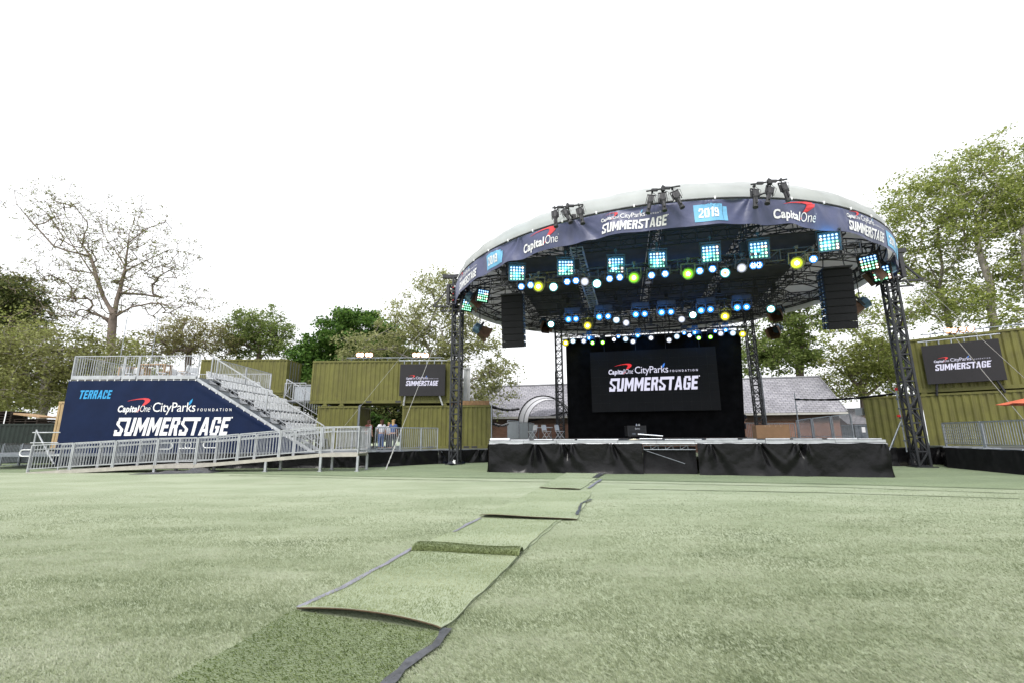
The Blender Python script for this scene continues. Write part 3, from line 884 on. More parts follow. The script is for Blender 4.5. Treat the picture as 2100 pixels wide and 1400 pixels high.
def tower(name, label, x, y, h, w, chord, brace, bay, sleeve=True, out=(-1, 0)):
    t = thing(name, label, 'tower', (x, y, 0), 'black truss towers carrying the stage roof')
    m = MB()
    a, b = Vector((x, y, .04)), Vector((x, y, h))
    cs = [SD * (w / 2) * i + SN * (w / 2) * j for i, j in ((1, 1), (-1, 1), (-1, -1), (1, -1))]
    for c in cs: m.bar(a + c, b + c, chord, up=SD)
    n = round(h / bay)
    for i in range(n + 1):
        z = .06 + (h - .1) * i / n
        for j in range(4): m.bar(Vector((x, y, z)) + cs[j], Vector((x, y, z)) + cs[(j + 1) % 4], brace)
        if i < n:
            z2 = .06 + (h - .1) * (i + 1) / n
            for j in range(4):
                p, q = cs[j], cs[(j + 1) % 4]
                if (i + j) % 2: p, q = q, p
                m.bar(Vector((x, y, z)) + p, Vector((x, y, z2)) + q, brace * .85)
    m.build('mast', dark_steel, t)
    m = MB(); m.box((x, y, .022), (w + .35, w + .35, .044), AX)
    m.build('base_plate', dark_steel, t)
    if sleeve:
        o = Vector((out[0], out[1], 0)).normalized()
        sd_ = Vector((-o.y, o.x, 0))
        m = MB()
        W = w + .38
        for z in (8.38, 8.74, 9.10, 9.46):
            for c in (1, -1):
                m.bar(Vector((x, y, z)) + SD * W / 2 * c - SN * W / 2, Vector((x, y, z)) + SD * W / 2 * c + SN * W / 2, .07)
                m.bar(Vector((x, y, z)) + SN * W / 2 * c - SD * W / 2, Vector((x, y, z)) + SN * W / 2 * c + SD * W / 2, .07)
        for i, j in ((1, 1), (-1, 1), (-1, -1), (1, -1)):
            m.box(Vector((x, y, 8.92)) + SD * W / 2 * i + SN * W / 2 * j, (.16, .16, 1.12), AX)
        m.bar(Vector((x, y, 8.30)) - o * .3, Vector((x, y, 8.30)) + o * 1.35, .09)
        m.bar(Vector((x, y, 8.05)) - o * .3, Vector((x, y, 8.05)) + o * .95, .07)
        m.bar(Vector((x, y, 8.30)) + o * 1.3, Vector((x, y, 9.46)) + o * .45, .07)
        m.bar(Vector((x, y, 8.05)) + o * .9, Vector((x, y, 8.30)) + o * .6, .05)
        m.build('sleeve_block', black_metal, t)
        m = MB()
        for z in (8.56, 8.92, 9.28):
            for k in (-.12, .12):
                for e_ in (-1, 1):
                    m.lathe([(.035, 0), (.035, .04)], 8, Vector((x, y, z)) + SD * k - SN * (W / 2 + .02), (SD, UPZ, -SN))
                    m.lathe([(.035, 0), (.035, .04)], 8, Vector((x, y, z)) + SN * k * 1.0 + SD * e_ * (W / 2 + .02), (SN, UPZ, SD * e_))
        m.build('roller', red_m, t)
        m = MB()
        m.box(Vector((x, y, h + .07)), (w * .9, w * .7, .14), AX)
        m.box(Vector((x, y, h + .02)) + o * .5, (.75, .2, .2), (o, sd_, UPZ))
        m.build('pulley_head', black_metal, t)
    return t
tower('truss_tower', 'front left truss tower beside the olive containers', -2.95, 24.03, 10.0, .45, .08, .06, .62, True, (-1, -.1))
tower('truss_tower', 'front right truss tower in front of the tall olive container stack', 17.56, 20.21, 9.75, .43, .085, .06, .62, True, (1, -.25))
bl = D(1148, 800, 33.2); br = D(1551, 800, 29.8)
tower('truss_tower', 'back left truss tower between tunnel canopy and black curtain', bl.x, bl.y, 9.6, .46, .075, .05, .5, False)
tower('truss_tower', 'back right truss tower in front of the slate roof', br.x, br.y, 9.6, .46, .075, .05, .5, False)
m = MB()
c0 = D(1142, 800, 33.0)
for q in (-.1, .1): m.bar(Vector((c0.x + q, c0.y, 1.2)), Vector((c0.x + q, c0.y, 6.0)), .05)
for i in range(24): m.bar(Vector((c0.x - .1, c0.y, 1.3 + i * .2)), Vector((c0.x + .1, c0.y, 1.3 + i * .2)), .03)
lab(m.build('cable_ladder', black_metal), 'narrow black cable ladder standing beside the back left tower', 'cable ladder')
m = MB()
c0 = D(1562, 800, 29.6)
for q in (-.07, .07): m.bar(Vector((c0.x + q, c0.y, .3)), Vector((c0.x + q, c0.y, 5.4)), .05)
for i in range(26): m.bar(Vector((c0.x - .07, c0.y, .4 + i * .19)), Vector((c0.x + .07, c0.y, .4 + i * .19)), .03)
lab(m.build('cable_ladder', galv_dark), 'grey cable ladder standing beside the back right tower', 'cable ladder')

roof = thing('stage_roof', 'round domed stage roof with white fabric top on black trusses', 'roof', tuple(RC + Vector((0, 0, RIM))))
PROF = [(RR + .03, RIM - .05), (RR + .02, RIM + .25), (RR - .10, RIM + .58), (RR - .45, RIM + .90), (RR - 1.1, RIM + 1.16), (RR - 2.4, RIM + 1.45), (RR - 4.5, RIM + 1.75), (RR - 7, RIM + 1.98), (1.5, RIM + 2.12), (.02, RIM + 2.15)]
rnd = random.Random(8)
wr = [(rnd.choice([24, 36, 48, 60, 17, 29]), rnd.uniform(0, 6), rnd.uniform(.3, 1)) for _ in range(6)]
def prof(t):
    k = t * (len(PROF) - 1); i = min(int(k), len(PROF) - 2); f = k - i
    a, b = PROF[i], PROF[i + 1]
    return a[0] + (b[0] - a[0]) * f, a[1] + (b[1] - a[1]) * f
def dome(dr, dz, wamp):
    def fn(u, v):
        th = u * 2 * math.pi
        r, z = prof(v)
        s = sum(a * math.sin(k * th + p + 9 * v) for k, p, a in wr) / 4
        q = wamp * math.exp(-((v - .28) / .22) ** 2)
        seamd = 0 * -.03 * math.exp(-((((u * 16) % 1) - .5) / .03) ** 2)
        return pol(th, max(.01, r - dr + s * q), z - dz + s * q * .6 + seamd * (v > .1))
    return fn
m = MB(); m.grid(dome(0, 0, .09), 320, 36); m.build('fabric_cover', roof_out, roof, smooth=True)
m = MB(); m.grid(dome(.26, .26, .0), 120, 20); m.build('lining', roof_in, roof, smooth=True)
m = MB()                                                   # ring truss, two chord pairs
NS = 48
for i in range(NS):
    a, b = 2 * math.pi * i / NS, 2 * math.pi * (i + 1) / NS
    for r, z in ((RR - .24, RIM), (RR - .24, RIMT), (RR - .62, RIM), (RR - .62, RIMT)):
        m.bar(pol(a, r, z), pol(b, r, z), .055)
    for z in (RIM, RIMT):
        m.bar(pol(a, RR - .24, z), pol(a, RR - .62, z), .035)
        m.bar(pol(a, RR - .24, z), pol(b, RR - .62, z), .03)
    for r in (RR - .24, RR - .62):
        m.bar(pol(a, r, RIM), pol(a, r, RIMT), .035)
        m.bar(pol(a, r, RIM) if i % 2 else pol(a, r, RIMT), pol(b, r, RIMT) if i % 2 else pol(b, r, RIM), .03)
m.build('ring_truss', black_metal, roof)
m = MB()
m.tube([pol(2 * math.pi * i / 160, RR + .05, RIM + .03) for i in range(161)], .035, 6, cap=False)
m.build('edge_rail', black_metal, roof)
m = MB()
for i in range(52):
    th = 2 * math.pi * (i + .3) / 52
    m.box(pol(th, RR + .085, RIM + .045), (.045, .05, .10), (Vector((math.cos(th), math.sin(th), 0)), Vector((-math.sin(th), math.cos(th), 0)), UPZ))
m.build('tie', white_print, roof)
for n_ in (-7.6, -4.2, -.6, 2.8, 6.2):                      # grid of trusses under the dome
    hw = math.sqrt((RR - .6) ** 2 - n_ * n_)
    m = MB(); truss(m, RF(-hw, n_, 9.28), RF(hw, n_, 9.28), .42, .42, .6, .028, .013, x=False)
    m.build('cross_truss', black_metal, roof)
for s_ in (-7.4, -3.7, 0.0, 3.7, 7.4):
    hw = math.sqrt((RR - 1.5) ** 2 - s_ * s_)
    m = MB(); truss(m, RF(s_, -hw, 9.74), RF(s_, hw, 9.74), .42, .42, .6, .028, .013, x=False)
    m.build('spine_truss', black_metal, roof)
m = MB(); truss(m, Z(1182, 512, 8.95), Z(1221, 638, 8.95), .5, .16, .42, .022, .013, x=False)
m.build('silver_catwalk', galv, roof)
for i in range(28):                                         # radial ribs under the lining
    th = 2 * math.pi * i / 28
    m = MB()
    pts = []
    for k in range(9):
        v = .30 + .62 * k / 8
        r, z = prof(v)
        pts.append((r - .34, z - .36))
    for k in range(8):
        m.bar(pol(th, *pts[k]), pol(th, *pts[k + 1]), .05)
        if pts[k][0] > 2.2:
            q0 = (pts[k][0], pts[k][1] - .34); q1 = (pts[k + 1][0], pts[k + 1][1] - .34)
            m.bar(pol(th, *q0), pol(th, *q1), .045)
            m.bar(pol(th, *pts[k]), pol(th, *q1), .025)
            m.bar(pol(th, *pts[k]), pol(th, *q0), .025)
    m.build('rib', black_metal, roof)
lm = [(-6.1, 2.1), (-2.05, 2.75), (1.95, 2.75), (6.0, 2.1)]
for n_, d_ in ((-6.9, 2.6), (-3.55, 3.5), (.15, 3.4), (3.8, 3.4)):
    for s_, w_ in ((-5.55, 3.3), (-1.85, 3.3), (1.85, 3.3), (5.55, 3.3)):
        if math.hypot(abs(s_) + w_ / 2, abs(n_) + d_ / 2) > RR - .3: continue
        m = MB()
        m.box(RF(s_, n_, 9.86), (w_ - .16, d_ + .25, .02), AX)
        m.build('liner_panel', scrim_m, roof)

# ---- the printed banner round the front of the roof
B0, B1, TH0, TH1 = 8.235, 9.13, R(178), R(333)
rnd = random.Random(21)
pins = [(TH0 + (TH1 - TH0) * (i + rnd.uniform(.2, .8)) / 17, rnd.uniform(.5, 1.2), rnd.uniform(-1, 1)) for i in range(17)]
bw = [(rnd.uniform(.6, 5.5), rnd.uniform(0, 6), rnd.uniform(-2.2, 2.2), rnd.uniform(.3, 1)) for _ in range(7)]
def bdisp(th, v):
    u = th * RR
    d = 0
    for k, p, sk, a in bw: d += .034 * a * math.sin(k * u + p + sk * (1 - v) * 2)
    for t_, a, sk in pins:
        x = (th - t_) * RR - sk * .5 * (1 - v)
        wd_ = .13 + .5 * (1 - v)
        d += .105 * a * math.exp(-(x / wd_) ** 2) * math.cos(4.2 * x / wd_) * (.25 + .75 * v)
    e = max(0.0, min(1.0, (R(299) - th) / R(20))) * max(0.0, min(1.0, (th - R(206)) / R(18)))
    return d * (1 - .85 * (v > .985)) * (.12 + .88 * e)
def BN(th, v, o=0.0):
    fl = .10 * (1 - v) ** 3 * (.5 + .5 * math.sin(th * 23)) * (1 if th > R(275) else .25)
    z = B0 + (B1 - B0) * v + .022 * math.sin(th * 31 + 1) * (1 - v)
    return pol(th, RR + .07 + bdisp(th, v) - fl + o, z)
ban = thing('roof_banner', 'navy sponsor banner with white lettering hanging round the roof edge', 'banner', tuple(pol(R(255), RR, B0)))
m = MB(); m.grid(lambda u, v: BN(TH0 + (TH1 - TH0) * u, v), 620, 18); m.build('cloth', navy, ban, smooth=True)
BH = B1 - B0
def bfn(o):
    def f(u, v): return BN(u / RR, v / BH, o)
    return f
def u_of(px, py): return theta_of(px, py)[0] * RR
def pr(mb, nm, mt):
    if mb.v: mb.build(nm, mt, ban)
def b_logo(p0, p1, py, v0=.12):
    a, b = u_of(p0, py), u_of(p1, py)
    mw, mr, mb_ = MB(), MB(), MB()
    full_logo(bfn(.026), bfn(.030), a, v0 * BH, b - a, mw, mr, mb_, 3)
    pr(mw, 'lettering', white_print); pr(mr, 'swoosh', red_print); pr(mb_, 'leaf', skyblue)
def b_cap(p0, p1, py):
    a, b = u_of(p0, py), u_of(p1, py)
    mw, mr = MB(), MB()
    capital(mw, mr, bfn(.026), bfn(.021), a, .22 * BH, (b - a) / 1.02)
    pr(mw, 'lettering', white_print); pr(mr, 'swoosh', red_print)
def b_year(p0, p1, p2, py):
    a, b, c = u_of(p0, py), u_of(p1, py), u_of(p2, py)
    mw, ms_ = MB(), MB()
    put_quads(ms_, [Q(0, 0, b - a, BH * .70)], bfn(.014), a, .13 * BH, 10)
    put_quads(ms_, [Q(0, 0, (c - b) * .92, BH * .60)], bfn(.016), b + (c - b) * .08, .13 * BH, 5)
    put_quads(mw, block('2019', (b - a) * .70, BH * .38, 0.06), bfn(.027), a + (b - a) * .14, .29 * BH, 3)
    pr(ms_, 'year_panel', skyblue); pr(mw, 'lettering', white_print)
b_logo(1234, 1369, 470)
b_year(1422, 1481, 1491, 440)
b_cap(1581, 1671, 447)
b_logo(1737, 1806, 478)
b_year(1817, 1831, 1834, 505)
b_cap(1074, 1149, 498)
b_year(1001, 1029, 1033, 540)
b_logo(946, 981, 580)

# ---- lighting trusses hung below the roof
def ltruss(label, pts, w, h, bay=.5, mt=black_metal, hang=9.3):
    c = (Vector(pts[0]) + Vector(pts[1])) / 2
    t = thing('lighting_truss', label, 'truss', tuple(c), 'lighting trusses hung under the roof')
    m = MB(); truss(m, pts[0], pts[1], w, h, bay, .026, .013, x=False)
    m.build('truss_frame', mt, t)
    L = (Vector(pts[1]) - Vector(pts[0]))
    k = max(2, int(L.length / 3))
    for i in range(k + 1):
        m = MB()
        p = Vector(pts[0]) + L * (.04 + .92 * i / k)
        m.tube([p + Vector((0, 0, h / 2)), Vector((p.x, p.y, hang))], .014, 5)
        m.box(p + Vector((0, 0, h / 2 + .3)), (.2, .2, .38), AX)
        m.build('chain_hoist', black_metal, t)
ledpx = [(1060, 561), (1160, 550), (1263, 545), (1348, 534), (1457, 521), (1556, 514), (1700, 497)]
LA_, LB_ = Z(1060, 561, 7.9), Z(1700, 497, 7.9)
ld = (LB_ - LA_).normalized(); ln_ = Vector((-ld.y, ld.x, 0))
ltruss('front lighting truss carrying the square lamp panels', [LA_ - ld * 1.2 + ln_ * .42 + Vector((0, 0, -.22)), LB_ + ld * 1.0 + ln_ * .42 + Vector((0, 0, -.22))], .4, .4)
MA_, MB__ = Z(1166, 655, 7.6), Z(1531, 630, 7.6)
md = (MB__ - MA_).normalized(); mn = Vector((-md.y, md.x, 0))
ltruss('middle lighting truss carrying the paired blue lamps', [MA_ - md * 1.0 + mn * .35 + Vector((0, 0, .32)), MB__ + md * 1.0 + mn * .35 + Vector((0, 0, .32))], .45, .45)
ltruss('second middle truss just behind the paired blue lamps', [MA_ - md * 1.2 + mn * 2.6 + Vector((0, 0, .55)), MB__ + md * 1.2 + mn * 2.6 + Vector((0, 0, .55))], .45, .45)
KA, KB = D(1140, 700, 30.9), D(1556, 700, 28.0)
zk = 8.3
ltruss('back lighting truss between the two back towers above curtain', [Vector((KA.x, KA.y, zk)), Vector((KB.x, KB.y, zk))], .4, .45, .75)
ltruss('rear upper truss just under the back edge of the roof', [Vector((KA.x, KA.y - 3.2, zk + .85)), Vector((KB.x, KB.y - 3.2, zk + .85))], .4, .4, .6)

# ================================================================ LAMPS
def lens_mat(nm, core, ring, kc=6.0, kr=1.1):
    return emit(nm + '_lens_core', core, kc), emit(nm + '_glow_rim', ring, kr)  # coloured rim emits to imitate the glare round the lens
L_white = lens_mat('white', (1, 1, 1), (.75, .80, .95), 14, 1.0)
L_yellow = lens_mat('yellow_green', (1, 1, .6), (.72, .95, .02), 12, 2.2)
L_amber = lens_mat('yellow', (1, .95, .4), (.90, .70, .01), 12, 1.3)
L_green = lens_mat('green', (.8, 1, .45), (.25, .95, .02), 10, 1.8)
L_blue = lens_mat('blue', (.70, .88, 1), (.02, .26, 1.0), 4, 1.1)
L_teal = lens_mat('teal', (.92, 1, 1), (.03, .50, .55), 4, .7)
L_pale = lens_mat('pale', (.75, .85, .95), (.25, .5, .7), 1.0, .5)
L_warm = lens_mat('warm', (1, .85, .65), (1.0, .42, .16), 10, 1.4)
row_blue = emit('matrix_blue_glow', (.005, .16, .62), .40)  # row colours: emissive rings imitating the glare round each dot
row_green = emit('matrix_green_glow', (.003, .34, .10), .34)
row_warm = emit('matrix_warm_glow', (.55, .26, .16), .35)
dot_b = emit('matrix_blue_dot', (.45, .80, 1), 1.5)
dot_g = emit('matrix_green_dot', (.40, 1, .68), 1.3)
dot_w = emit('matrix_warm_dot', (1, .9, .78), 2.2)
AUD = Vector((1.5, -3, 1.5))
def aim(o, p, target):
    d = (Vector(target) - Vector(p)).normalized()
    o.rotation_euler = d.to_track_quat('-Y', 'Z').to_euler()
    o.location = p
    return o
FW = (Vector((1, 0, 0)), Vector((0, 0, 1)), Vector((0, -1, 0)))       # lathe axis pointing to the front
def disc(mb, c, r0, r1, z=0, n=16):
    """ring or disc facing -Y at depth c.y"""
    c = Vector(c)
    if r0 <= 0:
        mb.add([c + Vector((r1 * math.cos(2 * math.pi * i / n), 0, r1 * math.sin(2 * math.pi * i / n))) for i in range(n)], [tuple(range(n))])
    else:
        vs = []
        for r in (r0, r1):
            vs += [c + Vector((r * math.cos(2 * math.pi * i / n), 0, r * math.sin(2 * math.pi * i / n))) for i in range(n)]
        mb.add(vs, [(i, (i + 1) % n, n + (i + 1) % n, n + i) for i in range(n)])
META = {}
def proto_yoke(w, h, drop, base=None):
    m = MB()
    m.box((-w / 2, 0, h / 2 - .02), (.03, .07, h)); m.box((w / 2, 0, h / 2 - .02), (.03, .07, h))
    m.box((0, 0, h), (w + .03, .07, .035))
    m.tube([(0, 0, h), (0, .02, h + drop)], .02, 6)
    m.box((0, .02, h + drop), (.09, .12, .08))
    if base: m.box((0, .02, h + .05 + base[2] / 2), base)
    return m
def led_panel(seed, k=5):
    rnd = random.Random(seed)
    h = MB()
    h.box((0, .06, 0), (.64, .12, .64)); h.box((0, .17, 0), (.46, .10, .46))
    for i in range(6): h.box((-.25 + .1 * i, .24, 0), (.02, .05, .4))
    h.box((0, -.003, .33), (.66, .14, .02)); h.box((0, -.003, -.33), (.66, .14, .02))
    h.box((-.33, -.003, 0), (.02, .14, .64)); h.box((.33, -.003, 0), (.02, .14, .64))
    g = MB()
    wr_ = [rnd.choice([1, 2, 3]), rnd.choice([2, 3])]
    for j in range(k):
        for i in range(k):
            x, z = (i - 2) * .117, (2 - j) * .117
            cidx = 0 if j <= 1 else 1
            if (j in wr_ and rnd.random() < .35) or rnd.random() < .04: cidx = 2
            g.cur = cidx; disc(g, (x, -.012, z), 0, .036, n=12)
            g.cur = 3 + cidx; disc(g, (x, -.009, z), .032, .060, n=12)
    return h, g, proto_yoke(.72, .42, .2)
GRP = {'led': 'square lamp panels on the front truss'}
def make(name, cat, label, parts, p, target, group):
    """parts: list of (name, mesh data). first use builds, later uses share the mesh data"""
    t = thing(name, label, cat, (0, 0, 0), group)
    for nm, me in parts:
        o = bpy.data.objects.new(nm, me); COL.objects.link(o); o.parent = t
    return aim(t, p, target)
def shine(t, col, watts, y=-.34):
    l = bpy.data.lights.new('lamp_light', 'POINT')
    l.color, l.energy, l.shadow_soft_size = col, watts, .12
    o = bpy.data.objects.new('lamp_light', l); COL.objects.link(o); o.parent = t; o.location = (0, y, 0)
def data(nm, mb, mt, smooth=False):
    o = mb.build(nm, mt, None, smooth=smooth)
    me = o.data
    bpy.data.objects.remove(o)
    return me
LEDV = []
for sd in range(4):
    h, g, y = led_panel(sd + 3)
    LEDV.append([('housing', data('housing', h, black_metal)), ('lens_grid', data('lens_grid', g, [dot_b, dot_g, dot_w, row_blue, row_green, row_warm])), ('yoke', data('yoke', y, black_metal))])
nth = ['leftmost', 'second from left', 'third from left', 'fourth from left', 'fifth from left', 'sixth from left', 'seventh from left', 'eighth from left', 'ninth from left', 'tenth from left', 'eleventh from left', 'twelfth from left', 'thirteenth from left', 'fourteenth from left', 'fifteenth from left']
for i, (px, py) in enumerate(ledpx):
    o = make('matrix_lamp', 'lamp', 'square blue and green lamp panel, %s on the front truss' % nth[i], LEDV[i % 4], Z(px, py, 7.9), AUD + Vector((px / 300 - 3, 0, 3.5)), 'square lamp panels on the front truss')
    shine(o, (.08, .55, .85), 26)
for px, py, Y, tg, lb in [(990, 607, 21.6, (9, 6, 2), 'square lamp panel tilted inward at the left roof edge'), (958, 626, 22.4, (9, 9, 1), 'lower square lamp panel at left edge, turned away'),
                          (1782, 540, 17.6, (1, 6, 2), 'square lamp panel tilted inward at the right roof edge'), (1808, 561, 18.2, (1, 7, 1), 'lower square lamp panel at right edge, turned away')]:
    make('matrix_lamp', 'lamp', lb, LEDV[(px // 7) % 4], D(px, py, Y), tg, 'square lamp panels at the roof sides')

def dimmed(src):
    b = src.node_tree.nodes['Principled BSDF']
    c = b.inputs['Emission Color'].default_value
    return emit('dim_glow_ring', (c[0] * .8, c[1] * .8, c[2] * .8), .55)  # fainter emission for the outer ring of imitated glow
def round_lamp(kind, lm):
    h, g = MB(), MB()
    if kind == 'spot':
        h.lathe([(.06, -.30), (.13, -.26), (.15, -.05), (.17, 0), (.19, .06), (.175, .06), (.155, .005)], 18, (0, 0, 0), FW)
        g.cur = 0; disc(g, (0, -.014, 0), 0, .055, n=20)
        g.cur = 1; disc(g, (0, -.012, 0), .05, .105, n=20)
        g.cur = 2; disc(g, (0, -.010, 0), .10, .152, n=20)
        y = proto_yoke(.42, .30, .16)
    elif kind == 'head':
        h.lathe([(.07, -.26), (.12, -.2), (.13, 0), (.145, .04), (.13, .04), (.12, .0)], 16, (0, 0, 0), FW)
        g.cur = 0; disc(g, (0, -.012, 0), 0, .055, n=18)
        g.cur = 1; disc(g, (0, -.010, 0), .05, .118, n=18)
        y = proto_yoke(.36, .26, .2, (.34, .3, .16))
    elif kind == 'disc':
        h.lathe([(.08, -.24), (.16, -.18), (.18, 0), (.20, .04), (.185, .04), (.175, .0)], 20, (0, 0, 0), FW)
        g.cur = 0; disc(g, (0, -.012, 0), 0, .135, n=24)
        g.cur = 1; disc(g, (0, -.010, 0), .13, .172, n=24)
        y = proto_yoke(.46, .30, .16)
    elif kind == 'ringed':
        h.lathe([(.08, -.24), (.16, -.18), (.18, 0), (.20, .04), (.185, .04), (.175, .0)], 20, (0, 0, 0), FW)
        g.cur = 2; disc(g, (0, -.014, 0), 0, .06, n=24)
        g.cur = 0; disc(g, (0, -.012, 0), .055, .13, n=24)
        g.cur = 1; disc(g, (0, -.010, 0), .125, .172, n=24)
        y = proto_yoke(.46, .30, .16)
    else:                                            # small wash: seven cells
        h.lathe([(.05, -.2), (.12, -.16), (.135, 0), (.15, .04), (.14, .04), (.13, .0)], 16, (0, 0, 0), FW)
        for k in range(7):
            c = (0, -.012, 0) if k == 6 else (.068 * math.cos(k * math.pi / 3), -.012, .068 * math.sin(k * math.pi / 3))
            g.cur = 0; disc(g, c, 0, .026, n=10)
        g.cur = 1; disc(g, (0, -.009, 0), 0, .128, n=20)
        y = proto_yoke(.34, .24, .16)
    ml = list(lm) + ([emit('amber_centre', (.95, .55, .2), .7)] if kind == 'ringed' else [dimmed(lm[1])])
    return [('housing', data('housing', h, black_metal, False)), ('lens', data('lens', g, ml)), ('yoke', data('yoke', y, black_metal))]
CACHE = {}
def lamp(kind, lm, nm):
    k = (kind, nm)
    if k not in CACHE: CACHE[k] = round_lamp(kind, lm)
    return CACHE[k]
COLN = {'white': L_white, 'yellow green': L_yellow, 'yellow': L_amber, 'green': L_green, 'blue': L_blue, 'pale teal': L_teal, 'pale': L_pale}
KN = {'spot': ('spotlight', 'bright %s spotlight'), 'wash': ('wash_lamp', 'small %s multi-cell wash lamp'), 'disc': ('wash_lamp', 'round %s disc lamp'), 'ringed': ('wash_lamp', 'round %s disc lamp with amber centre'), 'head': ('moving_lamp', '%s moving-head lamp')}
def lamp_row(items, place, rowname, group, big=1.0):
    cnt = {}
    tot = {}
    for px, py, kind, col in items: tot[(kind, col)] = tot.get((kind, col), 0) + 1
    for px, py, kind, col in sorted(items):
        k = (kind, col)
        i = cnt.get(k, 0); cnt[k] = i + 1
        lb = KN[kind][1] % col
        if tot[k] > 1: lb += ', ' + nth[i]
        lb += ' ' + rowname
        o = make(KN[kind][0], 'lamp', lb, lamp(kind, COLN[col], col), place(px, py), AUD + Vector((px / 250 - 4, 0, 0)), group)
        q = big * (1.22 if kind == 'spot' and col != 'white' else 1.0)
        o.scale = (q, q, q)
        if kind == 'spot' and 'yellow' in col: shine(o, (.75, .85, .05), 12)
        if kind == 'spot' and col == 'green': shine(o, (.3, .9, .05), 12)
        if kind == 'head' and col == 'blue' and i % 2 == 0: shine(o, (.03, .3, 1), 22)
fr_items = [(1104, 588, 'spot', 'yellow green'), (1199, 578, 'spot', 'white'), (1300, 570, 'spot', 'green'), (1411, 562, 'spot', 'green'), (1521, 550, 'spot', 'white'), (1634, 540, 'spot', 'yellow green'),
            (1135, 589, 'disc', 'pale teal'), (1224, 582, 'disc', 'pale teal'), (1487, 560, 'ringed', 'pale teal')] + \
           [(px, py, 'wash', 'blue') for px, py in [(1069, 588), (1088, 585), (1163, 578), (1181, 576), (1250, 572), (1271, 569), (1336, 565), (1364, 562), (1435, 556), (1461, 552), (1545, 545), (1556, 544), (1668, 532)]]
lamp_row(fr_items, lambda x, y: Z(x, y, 7.3), 'on the front truss', 'lamps under the front truss')
mid_items = [(px, py, 'head', 'blue') for px, py in [(1166, 655), (1181, 654), (1229, 650), (1247, 649), (1304, 645), (1322, 644), (1357, 641), (1376, 640), (1438, 637), (1457, 635), (1512, 631), (1531, 630)]]
lamp_row(mid_items, lambda x, y: Z(x, y, 7.6), 'on the middle truss', 'blue lamps on the middle truss', 1.3)
low_items = [(1205, 668, 'spot', 'yellow'), (1284, 662, 'spot', 'white'), (1398, 655, 'spot', 'white'), (1487, 649, 'spot', 'yellow'), (1130, 665, 'ringed', 'pale teal'), (1264, 656, 'disc', 'pale'), (1421, 646, 'disc', 'pale teal'), (1581, 634, 'ringed', 'pale teal')]
lamp_row(low_items, lambda x, y: D(x, y, 24.9 - (x - 1205) * .0066), 'below the middle truss', 'lamps below the middle truss', 1.1)
bk_items = [(1160, 703, 'spot', 'yellow'), (1175, 699, 'disc', 'pale'), (1197, 699, 'spot', 'white'), (1215, 703, 'head', 'green'), (1236, 702, 'head', 'green'), (1259, 696, 'head', 'white'), (1283, 695, 'disc', 'pale'),
            (1298, 700, 'spot', 'white'), (1335, 693, 'spot', 'white'), (1372, 697, 'spot', 'white'), (1388, 690, 'disc', 'pale'), (1403, 683, 'head', 'blue'), (1414, 688, 'head', 'white'), (1425, 682, 'head', 'blue'),
            (1433, 693, 'head', 'green'), (1457, 691, 'head', 'green'), (1467, 679, 'head', 'blue'), (1478, 684, 'spot', 'white'), (1488, 677, 'head', 'blue'), (1503, 683, 'disc', 'pale'), (1523, 685, 'spot', 'yellow'),
            (1308, 688, 'head', 'blue'), (1268, 690, 'head', 'blue'), (1208, 693, 'head', 'blue')]
lamp_row(bk_items, lambda x, y: D(x, y, 30.3 - (x - 1160) * .0069), 'in the row above the curtain', 'lamps along the top of the curtain')
m = MB(); truss(m, D(1150, 692, 30.75), D(1530, 674, 28.15), .3, .3, .5, .022, .011, x=False)
t = thing('lighting_truss', 'lowest lighting truss right above the black curtain', 'truss', tuple(D(1340, 690, 29.4)), 'lighting trusses hung under the roof')
m.build('truss_frame', black_metal, t)

# hooded floodlights at the sides
fb = MB(); fb.lathe([(.10, -.40), (.22, -.36), (.26, -.15), (.25, .0)], 16, (0, 0, 0), FW); fb.box((0, .2, .25), (.18, .28, .06)); fb.box((0, .2, -.25), (.18, .28, .06)); fb.box((.25, .2, 0), (.05, .3, .2))
fh = MB()
a_, b_ = .24, .31
p0 = [Vector((-a_, 0, -a_)), Vector((a_, 0, -a_)), Vector((a_, 0, a_)), Vector((-a_, 0, a_))]
p1 = [Vector((-b_, -.42, -b_)), Vector((b_, -.42, -b_)), Vector((b_, -.42, b_)), Vector((-b_, -.42, b_))]
fh.add(p0 + p1, [(i, (i + 1) % 4, 4 + (i + 1) % 4, 4 + i) for i in range(4)] + [(0, 1, 2, 3)])
fl_ = MB(); 
for i in range(4):
    q0, q1 = p1[i], p1[(i + 1) % 4]
    mdp = (q0 + q1) / 2; o_ = Vector((mdp.x, 0, mdp.z)).normalized()
    fl_.add([q0, q1, q1 * .96 + o_ * .12 + Vector((0, -.16, 0)), q0 * .96 + o_ * .12 + Vector((0, -.16, 0))], [(0, 1, 2, 3)])
fy = MB(); fy.box((-.33, 0.05, .12), (.04, .09, .55)); fy.box((.33, .05, .12), (.04, .09, .55)); fy.box((0, .05, .40), (.70, .09, .04))
FD = [('housing', data('housing', fb, lamp_blue)), ('hood', data('hood', fh, copper)), ('barn_door', data('barn_door', fl_, copper)), ('yoke', data('yoke', fy, black_metal))]
def flood(px, py, Y, tg, lb, top=9.2):
    p = D(px, py, Y)
    t = make('floodlight', 'floodlight', lb, FD, p, tg, 'hooded floodlights at the roof sides')
    d = MB(); d.tube([p + Vector((0, .0, .3)), Vector((p.x, p.y, top))], .024, 6)
    o = d.build('drop_pipe', black_metal)
    o.parent = t
    o.matrix_parent_inverse = (Matrix.Translation(t.location) @ t.rotation_euler.to_matrix().to_4x4()).inverted()
flood(968, 614, 22.3, (5.5, 24, 3), 'hooded floodlight tucked under the left end of banner')
flood(984, 677, 24.4, (9, 28, 1), 'hooded floodlight hanging low beside the front left tower')
